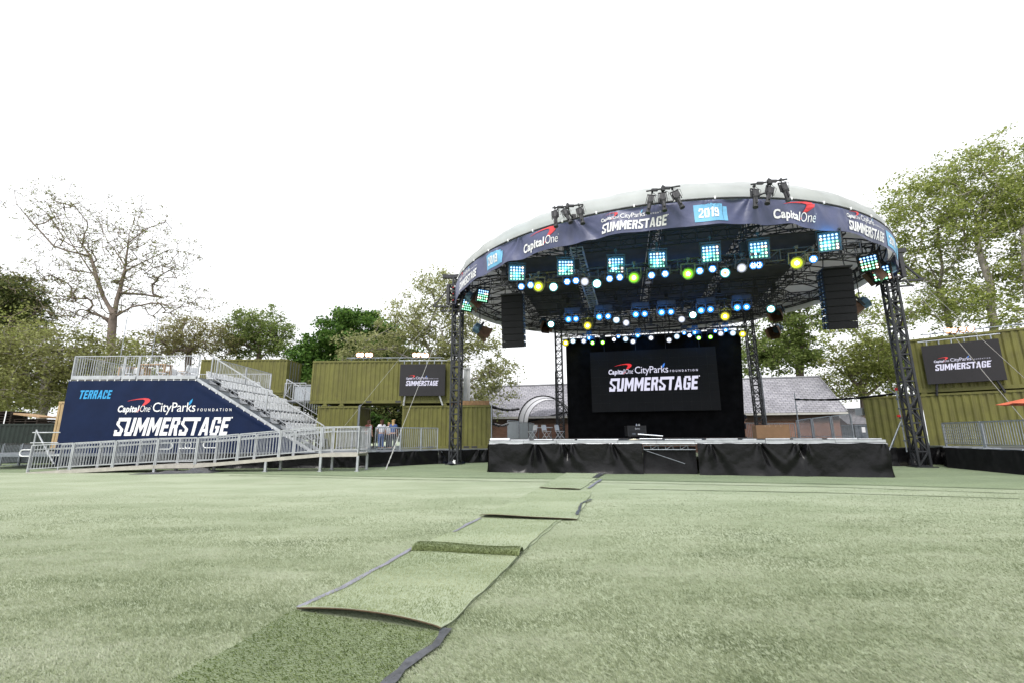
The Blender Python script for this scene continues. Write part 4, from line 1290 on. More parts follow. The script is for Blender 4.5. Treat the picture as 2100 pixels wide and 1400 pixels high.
flood(1116, 664, 29.6, (6, 22, 1), 'hooded floodlight left of the back left tower top')
flood(1596, 640, 27.6, (8, 22, 1), 'hooded floodlight right of the back right tower top')
flood(1592, 676, 28.6, (8, 23, 2), 'hooded floodlight hanging low right of the back right tower')
flood(1765, 626, 21.2, (8, 27, 1), 'hooded floodlight hanging behind the right speaker array')
flood(1812, 556, 18.3, (7, 21, 3), 'hooded floodlight tucked under the right end of banner')

# three bars of spotlights above the banner
sb = MB(); sb.lathe([(.05, .22), (.085, .18), (.095, -.02), (.065, -.08), (.065, -.34), (.085, -.36), (.085, -.42), (.07, -.42)], 12, (0, 0, 0)); sb.box((0, 0, .12), (.19, .15, .2)); sb.box((0, -.09, -.2), (.05, .05, .2))
sy = MB(); sy.box((-.13, 0, .12), (.02, .05, .34)); sy.box((.13, 0, .12), (.02, .05, .34)); sy.box((0, 0, .29), (.28, .05, .025)); sy.tube([(0, 0, .29), (0, 0, .42)], .018, 6); sy.box((0, 0, .42), (.06, .09, .07))
sc_ = MB(); sc_.tube([(.05, .05, .2), (.2, .05, .05), (.19, -.05, .25), (.02, 0, .40)], .008, 4)
SPD = [('barrel', data('barrel', sb, black_metal)), ('yoke', data('yoke', sy, black_metal)), ('cable', data('cable', sc_, black_metal))]
for bi, (xa, ya, xb, yb, nm, hang) in enumerate([(1133, 427, 1196, 420, 'left', [(1139, 446), (1162, 441), (1191, 440)]), (1325, 393, 1395, 382, 'middle', [(1333, 416), (1360, 411), (1389, 407)]), (1540, 379, 1614, 368, 'right', [(1548, 404), (1577, 398), (1609, 391)])]):
    th, _ = theta_of((xa + xb) / 2, 440, RR + .55)
    P = pol(th, RR + .55, 9.5)
    nr = Vector((math.cos(th), math.sin(th), 0))
    nn = Vector((P.x, P.y, 0)).normalized()
    A_, B_ = onplane(xa, ya, P, nr), onplane(xb, yb, P, nr)
    t = thing('lamp_bar', 'black bar holding three spotlights above the banner, %s one' % nm, 'lamp bar', tuple((A_ + B_) / 2), 'bars of spotlights above the roof banner')
    m = MB(); m.tube([A_, B_], .028, 8)
    for q in (.25, .62): m.box(A_.lerp(B_, q), (.2, .07, .08))
    m.build('bar', black_metal, t)
    m = MB(); c = (A_ + B_) / 2
    r0 = pol(th, RR + .02, RIM + .1)
    m.tube([c + Vector((0, 0, .12)), c, c - nr * .25 - Vector((0, 0, .25)), r0], .03, 8); m.box(r0, (.16, .16, .2)); m.box(c, (.1, .1, .16))
    m.build('support_arm', black_metal, t)
    for k, (px, py) in enumerate(hang):
        p = onplane(px, py, P, nr)
        o = make('spotlight', 'lamp', 'black unlit spotlight, %s on the %s bar above the banner' % (['left', 'centre', 'right'][k], nm), SPD, p, p + Vector((0, -1, 0)), 'unlit spotlights above the banner')
        o.rotation_euler = (R(-8), R(([6, 24, 12] if bi == 0 else [-14, 2, 18] if bi == 1 else [-8, -20, 6])[k] * -1), th + R(90))
        # cans hang almost straight down: turn the yoke with them

# ---- speaker arrays
def array(lb, s, n, ztop, ncab=8):
    p = RF(s, n, ztop)
    t = thing('speaker_array', lb, 'speaker', tuple(p), 'hanging speaker arrays')
    rig = MB()
    for q in (-.4, .4): rig.tube([p + SD * q + SN * .2, p + SD * q * .6 + SN * .2 + Vector((0, 0, 1.5))], .02, 5)
    rig.box(p + SN * .2 + Vector((0, 0, .06)), (1.0, .7, .06), AX)
    rig.build('flying_frame', black_metal, t)
    tilt, pos = R(-1.0), Vector(p)
    for i in range(ncab):
        tilt -= R(.4 + i * .16)
        h = .298
        f = Vector(-SN) * math.cos(tilt) + UPZ * math.sin(tilt)
        u = SD.cross(-f); u = u if u.z > 0 else -u
        nxt = pos - u * h
        c = (pos + nxt) / 2 - f * .3
        m = MB()
        W, Dp = 1.02, .62
        fr_ = [c + SD * (W / 2) * a + f * (Dp / 2) + u * (h / 2 - .006) * b for a, b in ((-1, -1), (1, -1), (1, 1), (-1, 1))]
        bk_ = [c + SD * (W / 2) * .96 * a - f * (Dp / 2) + u * (h / 2 - .045) * b for a, b in ((-1, -1), (1, -1), (1, 1), (-1, 1))]
        m.hexa(bk_ + fr_)
        o = m.build('cabinet', cabinet_m, t, bevel=.008)
        m = MB(); m.box(c + f * (Dp / 2 + .006), (W - .05, .012, h - .045), (SD, f, u)); m.build('grille', grille_m, o)
        m = MB()
        for a in (-1, 1):
            for b in (-.08, .08):
                m.box(c + SD * a * (W / 2 * .98 + .008) + f * .12 + u * b, (.012, .07, .07), (SD, f, u))
                m.box(c + SD * a * (W / 2 * .98 + .008) - f * .14 + u * b * .7, (.012, .05, .06), (SD, f, u))
        m.build('side_hardware', galv_dark, o)
        pos = nxt
array('speaker array hanging at the left side of the stage', -6.45, -6.5, 7.68)
array('speaker array hanging at the right side of the stage', 6.72, -6.55, 7.74)

# ================================================================ CONTAINERS
def container(label, p0, d, L, H, Wd, paint, z0, doors=None, group='olive green shipping containers', name='shipping_container', pitch=.28, feet=True):
    p0 = Vector((p0[0], p0[1], z0)); d = Vector((d[0], d[1], 0)).normalized()
    nb = Vector((-d.y, d.x, 0))                      # into the container
    t = thing(name, label, 'container', tuple(p0 + d * L / 2 + nb * Wd / 2), group)
    c0, c1 = .10, .16                                # wall inset at posts
    def wall(a, b, nrm, zlo, zhi):
        m = MB()
        ax = (b - a).normalized(); l = (b - a).length
        n = max(1, round(l / pitch)); pt = l / n
        us = []
        for i in range(n):
            us += [(i * pt, 0), (i * pt + pt * .25, 0), (i * pt + pt * .5, -.042), (i * pt + pt * .75, -.042)]
        us.append((l, 0))
        vs = []
        for z in (zlo, zhi):
            for u, o in us: 
                q = a + ax * u + nrm * o
                vs.append((q.x, q.y, z))
        k = len(us)
        m.add(vs, [(i, i + 1, k + i + 1, k + i) for i in range(k - 1)])
        return m
    zl, zh = z0 + .17, z0 + H - .10
    m = wall(p0 + d * .1 + nb * .03, p0 + d * (L - .1) + nb * .03, -nb, zl, zh); m.build('wall', paint, t)
    m = wall(p0 + d * (L - .1) + nb * (Wd - .03), p0 + d * .1 + nb * (Wd - .03), nb, zl, zh); m.build('wall', paint, t)
    for e_, sg in ((0, -1), (L, 1)):
        if doors == sg:
            m = MB(); q = p0 + d * (e_ - sg * .04)
            m.box(q + nb * Wd / 2 + UPZ * (H / 2 + .03), (.06, Wd - .24, H - .28), (d, nb, UPZ)); dr_ = m.build('door', paint, t)
            m = MB()
            for k in (.22, .42, .58, .78): m.tube([q + d * sg * .06 + nb * Wd * k + UPZ * .15, q + d * sg * .06 + nb * Wd * k + UPZ * (H - .12)], .02, 6)
            for k in (.3, .7): m.box(q + d * sg * .07 + nb * Wd * k + UPZ * 1.1, (.04, .4, .05), (d, nb, UPZ))
            m.build('lock_rod', galv_dark, dr_)
        else:
            a, b = p0 + d * (e_ - sg * .03) + nb * .1, p0 + d * (e_ - sg * .03) + nb * (Wd - .1)
            if sg < 0: m = wall(b, a, -d, zl, zh)
            else: m = wall(a, b, d, zl, zh)
            m.build('end_wall', paint, t)
    m = MB()
    for u in (.055, L - .055):
        for v in (.055, Wd - .055): m.box(p0 + d * u + nb * v + UPZ * H / 2, (.11, .11, H - .30), (d, nb, UPZ))
    for v in (.035, Wd - .035):
        m.box(p0 + d * L / 2 + nb * v + UPZ * .085, (L - .22, .07, .17), (d, nb, UPZ)); m.box(p0 + d * L / 2 + nb * v + UPZ * (H - .05), (L - .22, .07, .10), (d, nb, UPZ))
    for u in (.035, L - .035):
        m.box(p0 + d * u + nb * Wd / 2 + UPZ * .085, (.07, Wd - .22, .17), (d, nb, UPZ)); m.box(p0 + d * u + nb * Wd / 2 + UPZ * (H - .05), (.07, Wd - .22, .10), (d, nb, UPZ))
    m.build('frame', paint, t)
    m = MB()
    for u in (.088, L - .088):
        for v in (.08, Wd - .08):
            for z in (.06, H - .06): m.box(p0 + d * u + nb * v + UPZ * z, (.186, .172, .122), (d, nb, UPZ))
    m.build('corner_casting', paint, t)
    m = MB(); m.box(p0 + d * L / 2 + nb * Wd / 2 + UPZ * (H - .035), (L - .15, Wd - .15, .03), (d, nb, UPZ)); m.build('roof', paint, t)
    m = MB()
    for u in (L * .40, L * .60): m.box(p0 + d * u + nb * -.001 + UPZ * .085, (.34, .012, .11), (d, nb, UPZ))
    m.build('fork_pocket', black_metal, t)
    return t
CY = 27.4
def cx(px, Y=CY, py=800): return D(px, py, Y).x
T0 = .70                                              # terrace deck height
container('upper long olive container with a screen on its right half', (cx(637), CY), (1, 0), cx(938) - cx(637), 2.58, 2.44, olive, 3.36)
container('lower olive container under the left end of the upper one', (cx(655), CY), (1, 0), cx(737) - cx(655), 2.50, 2.44, olive, T0)
container('lower olive container left of the front left tower', (cx(827), CY), (1, 0), cx(925) - cx(827), 2.50, 2.44, olive, T0)
container('lower olive container with timber on its roof, right of tower', (cx(926), CY - .15), (1, 0), cx(1007) - cx(926), 2.50, 2.44, olive, T0)
Yb = 35.0
container('olive container with a closed end door, high behind the seating', (cx(405, Yb), Yb), (1, 0), cx(584, Yb) - cx(405, Yb), 2.6, 2.44, olive, 4.75, doors=1)
container('olive container at ground level behind the seating, half hidden', (cx(405, Yb), Yb), (1, 0), cx(584, Yb) - cx(405, Yb), 2.6, 2.44, olive, 2.1)
m = MB(); m.box(((cx(405, Yb) + cx(584, Yb)) / 2, Yb + 1.2, 1.04), (6.6, 2.3, 2.1)); lab(m.build('concrete_plinth', grey_white), 'plinth under the olive containers behind the seating', 'plinth')
for sup in [(668, 'leftmost'), (702, 'second from left'), (828, 'left of the screen bracket'), (912, 'nearest the tower')]:
    m = MB(); m.box((cx(sup[0]), CY + .10, 3.282), (.20, .18, .15)); m.box((cx(sup[0]), CY - .012, 3.24), (.3, .02, .07))
    lab(m.build('container_spacer', olive), 'olive spacer block between the stacked left containers, ' + sup[1], 'spacer block', 'spacer blocks between stacked containers')
m = MB(); a_ = D(921, 829, CY - .5); b_ = D(1002, 829, CY - .5)
m.box(((a_.x + b_.x) / 2, CY + .25, 3.36), (b_.x - a_.x, .30, .26)); m.box(((a_.x + b_.x) / 2 - .6, CY + .58, 3.34), (b_.x - a_.x - .9, .3, .24))
lab(m.build('timber_beam', wood), 'brown timber beam lying on the container right of tower', 'timber')
container('pale grey container end seen behind front left tower', (cx(950, 29.5), 29.5), (1, .1), .45, 2.6, 2.3, grey_white, 3.2, group='other containers', pitch=.2)

# right-hand stack
RP = Vector((20.55, 23.0, 0)); RD = Vector((.745, -.667, 0)).normalized()
container('upper olive container on the right carrying a screen', RP - RD * .2, RD, 12.19, 2.72, 2.44, olive, 3.42)
container('lower olive container on the right under the screen one', RP, RD, 12.19, 2.75, 2.44, olive, .60)
container('short olive container left of the front right tower', RP - RD * 2.35, RD, 2.25, 2.75, 2.44, olive, .60)
rn = Vector((RD.y, -RD.x, 0))
for s_ in (.15, 5.9, 11.9):
    m = MB(); m.box(RP + RD * s_ - rn * .12 + UPZ * 3.385, (.22, .2, .068), (RD, rn, UPZ))
    lab(m.build('container_spacer', olive), 'olive spacer block between the stacked right containers, ' + {.15: 'beside the tower', 5.9: 'near the screen', 11.9: 'at the right end'}[s_], 'spacer block', 'spacer blocks between right containers')
acp = D(1768, 843, 25.2)
t = thing('air_conditioner', 'pale air conditioner box on the end of the short olive container', 'air conditioner', tuple(acp))
m = MB(); m.box(acp, (.40, .5, .40)); m.build('casing', grey_white, t)
m = MB(); m.box(acp + Vector((0.03, -.252, 0)), (.24, .01, .28))
for k in range(5): m.box(acp + Vector((.03, -.26, -.12 + .06 * k)), (.24, .01, .015))
m.build('grille', black_metal, t)

# screens on the containers
def small_screen(label, P, d, nrm, TL, TR, BLp, BRp, lx, arms):
    f = lambda p: onplane(p[0], p[1], P, nrm)
    tl, tr, bl, br = f(TL), f(TR), f(BLp), f(BRp)
    x0 = ((tl + bl) / 2 - P).dot(d); x1 = ((tr + br) / 2 - P).dot(d); z1 = (tl.z + tr.z) / 2; z0 = (bl.z + br.z) / 2
    W, H = x1 - x0, z1 - z0
    fn = lambda x, z, o=0.0: Vector((P.x, P.y, 0)) + d * (x0 + x) + UPZ * (z0 + z) + nrm * o
    t = thing('video_screen', label, 'screen', tuple(fn(W / 2, 0)), 'dark video screens on the containers')
    m = MB(); m.box(fn(W / 2, H / 2, -.07), (W, .14, H), (d, nrm, UPZ)); m.build('panel', screen_m, t)
    m = MB()
    for i in range(1, 5): m.box(fn(W * i / 5, H / 2, .001), (.006, .006, H), (d, nrm, UPZ))
    m.build('tile_joint', MATS['screen_joint'], t)
    m = MB()
    for i in range(6): m.tube([fn(W * (i + .5) / 6, H + .02, -.07), fn(W * (i + .5) / 6, H + .20, -.07)], .03, 6)
    m.tube([fn(-.1, H + .22, -.07), fn(W + .1, H + .22, -.07)], .03, 6)
    m.build('hanging_rail', galv, t)
    for q in (.12, .88):
        m = MB(); m.bar(fn(W * q, 0, -.08), fn(W * q + (.18 if q > .5 else -.08), -.55, -.2), .07)
        m.build('bracket', arms, t)
    q0, q1 = f(lx[0]), f(lx[1])
    u0 = (q0 - P).dot(d) - x0; u1 = (q1 - P).dot(d) - x0
    mw, mr, mb2 = MB(), MB(), MB()
    full_logo(lambda u, v: fn(u, v, .010), lambda u, v: fn(u, v, .013), u0, (q0.z + q1.z) / 2 - z0, u1 - u0, mw, mr, mb2, 1)
    mw.build('lettering', led_white, t); mr.build('swoosh', led_red, t); mb2.build('leaf', led_blue, t)
small_screen('smaller dark screen hung on the left olive container', Vector((0, CY - .30, 0)), Vector((1, 0, 0)), Vector((0, -1, 0)), (821, 746), (914, 746), (818.5, 810), (911.5, 811), ((832, 790), (898, 790)), grey_white)
small_screen('dark screen hung on the right olive container stack', RP + rn * .30, RD, rn, (1887, 708), (2049, 696), (1904, 787), (2065, 778), ((1918, 759), (2034, 752)), black_metal)

# warm floodlights along the container tops
wl_h, wl_l = MB(), MB()
wl_h.lathe([(.05, -.2), (.13, -.14), (.15, 0), (.16, .03), (.145, .03), (.14, 0)], 14, (0, 0, 0), FW)
wl_l.cur = 0; disc(wl_l, (0, -.012, 0), 0, .105); wl_l.cur = 1; disc(wl_l, (0, -.01, 0), .1, .14)
wl_s = MB(); wl_s.box((-.18, 0, -.06), (.02, .05, .22)); wl_s.box((.18, 0, -.06), (.02, .05, .22)); wl_s.box((0, 0, -.17), (.38, .05, .02)); wl_s.tube([(0, 0, -.17), (0, 0, -.33)], .018, 6)
WLD = [('housing', data('housing', wl_h, black_metal)), ('lens', data('lens', wl_l, list(L_warm))), ('bracket', data('bracket', wl_s, black_metal))]
def wl(px, py, Y, i, nm):
    make('floodlight', 'floodlight', 'warm floodlight, %s in the cluster %s' % (nth[i], nm), WLD, D(px, py, Y), (3, 4, 1.2), 'warm floodlights on the container tops')
for i, px in enumerate((735, 742, 753, 760)): wl(px, 727, CY + .15, i, 'on the middle of the left container')
for i, px in enumerate((850, 858, 868, 875)): wl(px, 727 if i < 2 else 728, CY + .15, i, 'above the left container screen')
for i, (px, py) in enumerate(((1944, 678), (1956, 678), (1974, 676), (1990, 675))):
    p = onplane(px, py, RP - rn * .2, rn)
    make('floodlight', 'floodlight', 'warm floodlight, %s in the row on the right container' % nth[i], WLD, p, (3, 4, 1.2), 'warm floodlights on the container tops')
for lb, a, b in (('galvanised rail along the top of the left container', Vector((cx(705), CY + .12, 6.12)), Vector((cx(905), CY + .12, 6.12))), ('galvanised rail along the top of the right container', RP + RD * .4 + UPZ * 6.32 - rn * .1, RP + RD * 8 + UPZ * 6.32 - rn * .1)):
    t = MB(); t.tube([a, b], .025, 6)
    for i in range(8): t.tube([a.lerp(b, (i + .4) / 8), a.lerp(b, (i + .4) / 8) - UPZ * .18], .02, 5); t.box(a.lerp(b, (i + .6) / 8), (.22, .08, .07))
    lab(t.build('lamp_rail', galv_dark), lb, 'rail')

# ================================================================ LEFT TERRACE, RAMP, GRANDSTAND
ter = thing('terrace_platform', 'low platform with black skirt and olive containers standing on it', 'platform', (-6, 25, 0))
m = MB()
TP = [(-17, 21.75), (-6.75, 21.75), (-3.9, 24.45), (-1.15, 25.75), (-.4, 37), (-26, 37), (-26, 21.75)]
m.add([(x, y, T0) for x, y in TP] + [(x, y, T0 - .12) for x, y in TP], [tuple(range(7)), tuple(range(13, 6, -1))] + [(i, i + 7, (i + 1) % 7 + 7, (i + 1) % 7) for i in range(7)])
m.build('deck', galv_dark, ter)
drape('skirt', (-17, 21.7, 0), (-6.72, 21.7, 0), T0 - .02, .004, 61, .10, vinyl, ter, 200, 16)
drape('skirt', (-6.72, 21.72, 0), (-3.9, 24.42, 0), T0, .004, 62, .06, vinyl, ter, 90, 16, flare=.05)
drape('skirt', (-3.88, 24.42, 0), (-1.1, 25.72, 0), T0, .004, 63, .16, vinyl, ter, 90, 20, flare=.15)

def rail(mb, a, b, h=1.05, sp=.115, post=.05, bal=.018, z_lo=.10, top=.05, posts=True, mid=None):
    a, b = Vector(a), Vector(b)
    L = Vector((b.x - a.x, b.y - a.y, 0)).length
    up = UPZ
    mb.bar(a + up * h, b + up * h, top)
    mb.bar(a + up * z_lo, b + up * z_lo, .035)
    if mid: mb.bar(a + up * mid, b + up * mid, .035)
    if posts:
        mb.bar(a, a + up * (h + .0), post); mb.bar(b, b + up * (h + .0), post)
    n = max(1, round(L / sp))
    for i in range(1, n):
        p = a.lerp(b, i / n)
        mb.bar(p + up * z_lo, p + up * h, bal)
    return mb
FY = 19.40
def rx(px): return D(px, 940, FY).x
ramp = thing('access_ramp', 'grey aluminium access ramp with railings leading up to a landing', 'ramp', (rx(400), FY, 0))
RPT = [(rx(58), .04), (rx(318), .30), (rx(400), .32), (rx(655), .73), (rx(734), .74)]
BYW = 1.35
deckm = mat('ramp_deck_metal', (.42, .40, .36), .55, .35, .15, 4)
for i in range(4):
    (x0, z0), (x1, z1) = RPT[i], RPT[i + 1]
    m = MB()
    x1_ = x1 - .012
    for y in (FY + .03, FY + BYW - .03): m.hexa([(x0, y - .03, z0 - .14), (x1_, y - .03, z1 - .14), (x1_, y + .03, z1 - .14), (x0, y + .03, z0 - .14), (x0, y - .03, z0), (x1_, y - .03, z1), (x1_, y + .03, z1), (x0, y + .03, z0)])
    m.hexa([(x0, FY + .062, z0 - .05), (x1_, FY + .062, z1 - .05), (x1_, FY + BYW - .062, z1 - .05), (x0, FY + BYW - .062, z0 - .05), (x0, FY + .062, z0 - .01), (x1_, FY + .062, z1 - .01), (x1_, FY + BYW - .062, z1 - .01), (x0, FY + BYW - .062, z0 - .01)])
    m.build('deck', deckm, ramp)
    for y in (FY + .03, FY + BYW - .03):
        m = MB()
        n = max(1, round((x1 - x0) / 1.85))
        for k in range(n):
            a = Vector((x0 + (x1 - x0) * k / n + .03, y, z0 + (z1 - z0) * k / n)); b = Vector((x0 + (x1 - x0) * (k + 1) / n - .03, y, z0 + (z1 - z0) * (k + 1) / n))
            rail(m, a, b, 1.08, .125, .05, .018, .13, .045)
            s0 = -1 if y < 20 else 1
            m.bar(a + Vector((0, .07 * (1 if y < 20 else -1), .90)), b + Vector((0, .07 * (1 if y < 20 else -1), .90)), .045)
        m.build('railing', aluminium, ramp)
m = MB()
for y in (FY + .10, FY + BYW - .1):                       # handrail loops at the foot and beside the flat bay
    for (x, z, dr) in ((RPT[0][0], RPT[0][1], -1), (RPT[1][0] + .05, RPT[1][1], 1), (RPT[2][0] - .05, RPT[2][1], -1)):
        pts = [Vector((x - dr * .05, y, z + .90))] + [Vector((x + dr * (.38 + .13 * math.sin(a)), y, z + .77 + .13 * math.cos(a))) for a in [math.pi * k / 8 for k in range(9)]] + [Vector((x - dr * .05, y, z + .64))]
        m.tube(pts, .022, 6)
m.build('handrail_loop', white_plastic, ramp)
for (px, zt_) in ((318, .2), (400, .2), (545, .45), (657, .62), (733, .62)):
    for y in (FY + .05, FY + BYW - .05):
        m = MB(); m.box((rx(px), y, zt_ / 2 + .01), (.09, .09, zt_)); m.box((rx(px), y, .012), (.17, .17, .02)); m.build('leg', aluminium, ramp)
m = MB(); rail(m, (RPT[4][0] - .03, FY + .1, .74), (RPT[4][0] - .03, FY + BYW - .1, .74), 1.08); m.build('railing', aluminium, ramp)

# scaffold frame left of the grandstand
GY = 22.5
def gx(px, py=800): return D(px, py, GY).x
m = MB()
pA, pB = Z(62, 962, 0), D(75, 882, 20.2)
px_ = pB.x
m.tube([(px_, 20.2, 0), (px_, 20.2, pB.z + .05)], .03, 8)
for py in (886, 907): m.tube([(px_ - .15, 20.2, D(75, py, 20.2).z), (px_ + 1.0, 20.25, D(75, py, 20.2).z)], .026, 8)
m.tube([(px_, 20.2, pB.z), D(110, 950, 20.3)], .032, 8)
lab(m.build('scaffold_frame', aluminium), 'open tube scaffold frame at the left end of the ramp', 'scaffold')

gs = thing('grandstand', 'aluminium seating stand with raised platform, stairs and railings', 'grandstand', (gx(300), GY, 0))
X0, X1 = gx(148, 770), gx(405, 770)
ZP = D(280, 773, GY).z
X2 = gx(612, 905); Z2 = D(612, 905, GY).z
slope = (ZP - .05 - Z2) / (X2 - X1)
def zs(x): return ZP - max(0, (x - X1)) * slope
XE = X1 + (ZP - .75) / slope
BYG = 29.3
m = MB(); m.box(((X0 + X1) / 2, (GY + BYG) / 2, ZP - .05), (X1 - X0, BYG - GY, .08)); m.build('platform_deck', galv_dark, gs)
m = MB()
for k in range(3):
    xa, xb = X0 + (X1 - X0) * [0, .40, .52][k], X0 + (X1 - X0) * [.40, .52, 1][k]
    m.box(((xa + xb) / 2, GY - .04, ZP - .02), (xb - xa - .05, .06, .15))
m.tube([(X0 - .1, GY - .05, ZP - .17), (X1, GY - .05, ZP - .17)], .025, 6)
m.build('deck_beam', aluminium, gs)
for a, b, s_ in [((X0, GY, ZP), (X0 + (X1 - X0) * .40, GY, ZP), 1), ((X0 + (X1 - X0) * .41, GY, ZP), (X0 + (X1 - X0) * .515, GY, ZP), 1), ((X0 + (X1 - X0) * .525, GY, ZP), (X1, GY, ZP), 1),
                 ((X0, GY + .05, ZP), (X0, GY + 3.3, ZP), 1), ((X0, GY + 3.35, ZP), (X0, BYG, ZP), 1), ((X0 + .05, BYG, ZP), (X0 + (X1 - X0) * .5, BYG, ZP), 1), ((X0 + (X1 - X0) * .5, BYG, ZP), (X1, BYG, ZP), 1),
                 ((X1 + .1, 23.75, ZP), (X1 + .1, 26.4, ZP), 1), ((X1 + .1, 26.45, ZP), (X1 + .1, 29.2, ZP), 1)]:
    m = MB(); rail(m, a, b, 1.07, .125, .05, .014, .08, .04, mid=None)
    m.build('railing', aluminium, gs)
XM = (X1 + XE) / 2
for a, b in ((X1 + .05, XM - .03), (XM + .03, XE)):
    m = MB(); rail(m, (a, 23.42, zs(a) + .18), (b, 23.42, zs(b) + .18), 1.02, .15, .055, .02, .0, .05); m.build('railing', aluminium, gs)
for a, b in ((X1 + 1.1, X1 + 3.9), (X1 + 3.95, XE + .6)):
    m = MB(); rail(m, (a, BYG, zs(a) + .35), (b, BYG, zs(b) + .35), 1.02, .15, .055, .02, .0, .05); m.build('railing', aluminium, gs)
# near stair flight: steps between banner and inner railing
NST = 11
m = MB(); m2 = MB()
for i in range(NST):
    xa = X1 + (XE - X1) * i / NST; xb = X1 + (XE - X1) * (i + 1) / NST
    z = zs(xb) + .02
    m.box(((xa + xb) / 2, 22.98, z - .03), (xb - xa + .03, .86, .05))
    m2.box((xa + .02, 22.98, z + (zs(xa) - zs(xb)) / 2 - .02), (.02, .8, (zs(xa) - zs(xb)) - .08))
    m2.box(((xa + xb) / 2 + .06, 22.98, z + .001), (.03, .8, .012))
m.build('stair_treads', mat('worn_grey_treads', (.15, .155, .16), .6, .2, .25, 5), gs)
m2.build('stair_risers', galv, gs)
m = MB()
for y in (GY - .02, 23.40):
    m.bar((X1, y, ZP - .10), (XE, y, zs(XE) - .10), .05, .14)
for i in range(18):
    p = Vector((X1, GY - .065, ZP - .13)).lerp(Vector((XE, GY - .065, zs(XE) - .13)), (i + .5) / 18)
    m.bar(p - Vector((.17, 0, -.17 * slope)), p + Vector((.17, 0, -.17 * slope)), .03, .05)
m.build('stringer', aluminium, gs)
# seat rows: near chair of each row as read in the photograph
ROWPX = [(437, 768), (467, 787), (502, 809), (534, 828), (567, 850), (599, 872)]
RY0 = 23.95
rows = []
for px, py in ROWPX:
    p = D(px, py, RY0); rows.append((p.x, p.z - .66))
NCH = 11
m = MB()
for i, (x, z) in enumerate(rows):
    xn = rows[i + 1][0] - .30 if i < 5 else x + .5
    m.box(((x - .30 + xn) / 2 , (23.45 + BYG) / 2, z - .03), (xn - x + .30 - .01, BYG - 23.5, .05))
m.build('tier_deck', galv_dark, gs)
m = MB()
for i, (x, z) in enumerate(rows):
    zu = rows[i - 1][1] if i else ZP
    m.box((x - .32, (23.45 + BYG) / 2, (z + zu) / 2 - .06), (.02, BYG - 23.5, zu - z - .02))
m.build('tier_riser', black_metal, gs)
m = MB()
for i in range(7):
    x = X0 + .1 + (X1 - X0 - .2) * i / 6
    for y in (GY + .3, 26, BYG - .1): m.tube([(x, y, .7), (x, y, ZP - .1)], .03, 6)
for i, (x, z) in enumerate(rows):
    for y in (23.6, 26.4, BYG - .1): m.tube([(x, y, .7), (x, y, z - .06)], .03, 6)
m.build('scaffold_legs', galv_dark, gs)
m = MB()
lx0_, lx1_ = D(590, 800, 30).x, D(632, 800, 30).x; lz = D(600, 822, 30).z
m.box(((lx0_ + lx1_) / 2, 30.2, lz), (lx1_ - lx0_, 1.4, .1))
for x in (lx0_, lx1_):
    for y in (29.6, 30.8): m.tube([(x, y, .7), (x, y, lz + 1.15)], .028, 6)
m.bar((lx0_, 29.6, lz + 1.15), (lx1_, 29.6, lz + 1.15), .05); m.bar((lx0_, 30.8, lz + 1.15), (lx1_, 30.8, lz + 1.15), .05)
m.bar((lx0_, 29.6, lz + .2), (lx0_ + .4, 29.6, lz + 1.1), .04); m.bar((lx1_, 29.6, lz + .2), (lx1_ - .4, 29.6, lz + 1.1), .04)
m.build('rear_landing', aluminium, gs)
m = MB(); m.box(((lx0_ + lx1_) / 2, 30.85, lz + .6), (lx1_ - lx0_ - .1, .02, .95)); m.build('landing_panel', grey_plastic, gs)
for a, b in ((XE - .1, XE + .1),):
    m = MB(); rail(m, (XE + .35, 24.3, .74), (XE + .35, 26.6, .74), 1.05, .12); m.build('railing', aluminium, gs)
    m = MB(); rail(m, (XE + .35, 26.7, .74), (XE + .35, 29.2, .74), 1.05, .12); m.build('railing', aluminium, gs)

# white chairs
def chair_data():
    b = MB()
    def bk(u, v):
        a = (u - .5) * 1.5
        z = .50 + .34 * v
        tp = .205 * (1 - .35 * max(0, v - .6) ** 2 * 6)
        return Vector((-.20 - .05 * v - .03 * math.cos(a * 2) + .05, (u - .5) * 2 * tp, z))
    b.grid(bk, 8, 6)
    s_ = MB(); s_.grid(lambda u, v: Vector((-.17 + .38 * v, (u - .5) * .41, .445 - .018 * math.sin(math.pi * u) * math.sin(math.pi * v))), 6, 6)
    f = MB()
    for y in (-.20, .20):
        f.tube([(-.24, y, .84), (-.17, y, .45), (.19, y, .01)], .013, 6); f.tube([(.17, y, .43), (-.2, y, .01)], .013, 6)
    f.tube([(.12, -.2, .12), (.12, .2, .12)], .01, 5); f.tube([(-.13, -.2, .12), (-.13, .2, .12)], .01, 5)
    o = b.build('b', white_plastic, smooth=True, solid=.018)
    o2 = s_.build('s', white_plastic, smooth=True, solid=.025)
    dg = bpy.context.evaluated_depsgraph_get()
    r = []
    for nm, ob in (('backrest', o), ('seat', o2)):
        me = bpy.data.meshes.new_from_object(ob.evaluated_get(dg)); me.name = nm
        bpy.data.objects.remove(ob); r.append((nm, me))
    r.append(('frame', data('frame', f, white_plastic)))
    return r
CHD = chair_data()
ordw = ['first', 'second', 'third', 'fourth', 'fifth', 'sixth', 'seventh', 'eighth', 'ninth', 'tenth', 'eleventh', 'twelfth']
def chair(p, rz, label, group, name='folding_chair'):
    t = thing(name, label, 'chair', p, group, rz)
    for nm, me in CHD:
        o = bpy.data.objects.new(nm, me); COL.objects.link(o); o.parent = t
    return t
rnd = random.Random(12)
for i, (x, z) in enumerate(rows):
    for k in range(NCH):
        chair((x, RY0 + .475 * k, z), rnd.uniform(-.06, .06), 'white chair in the %s row from the top, %s from the near railing' % (ordw[i], ordw[k]), 'white chairs on the seating stand')
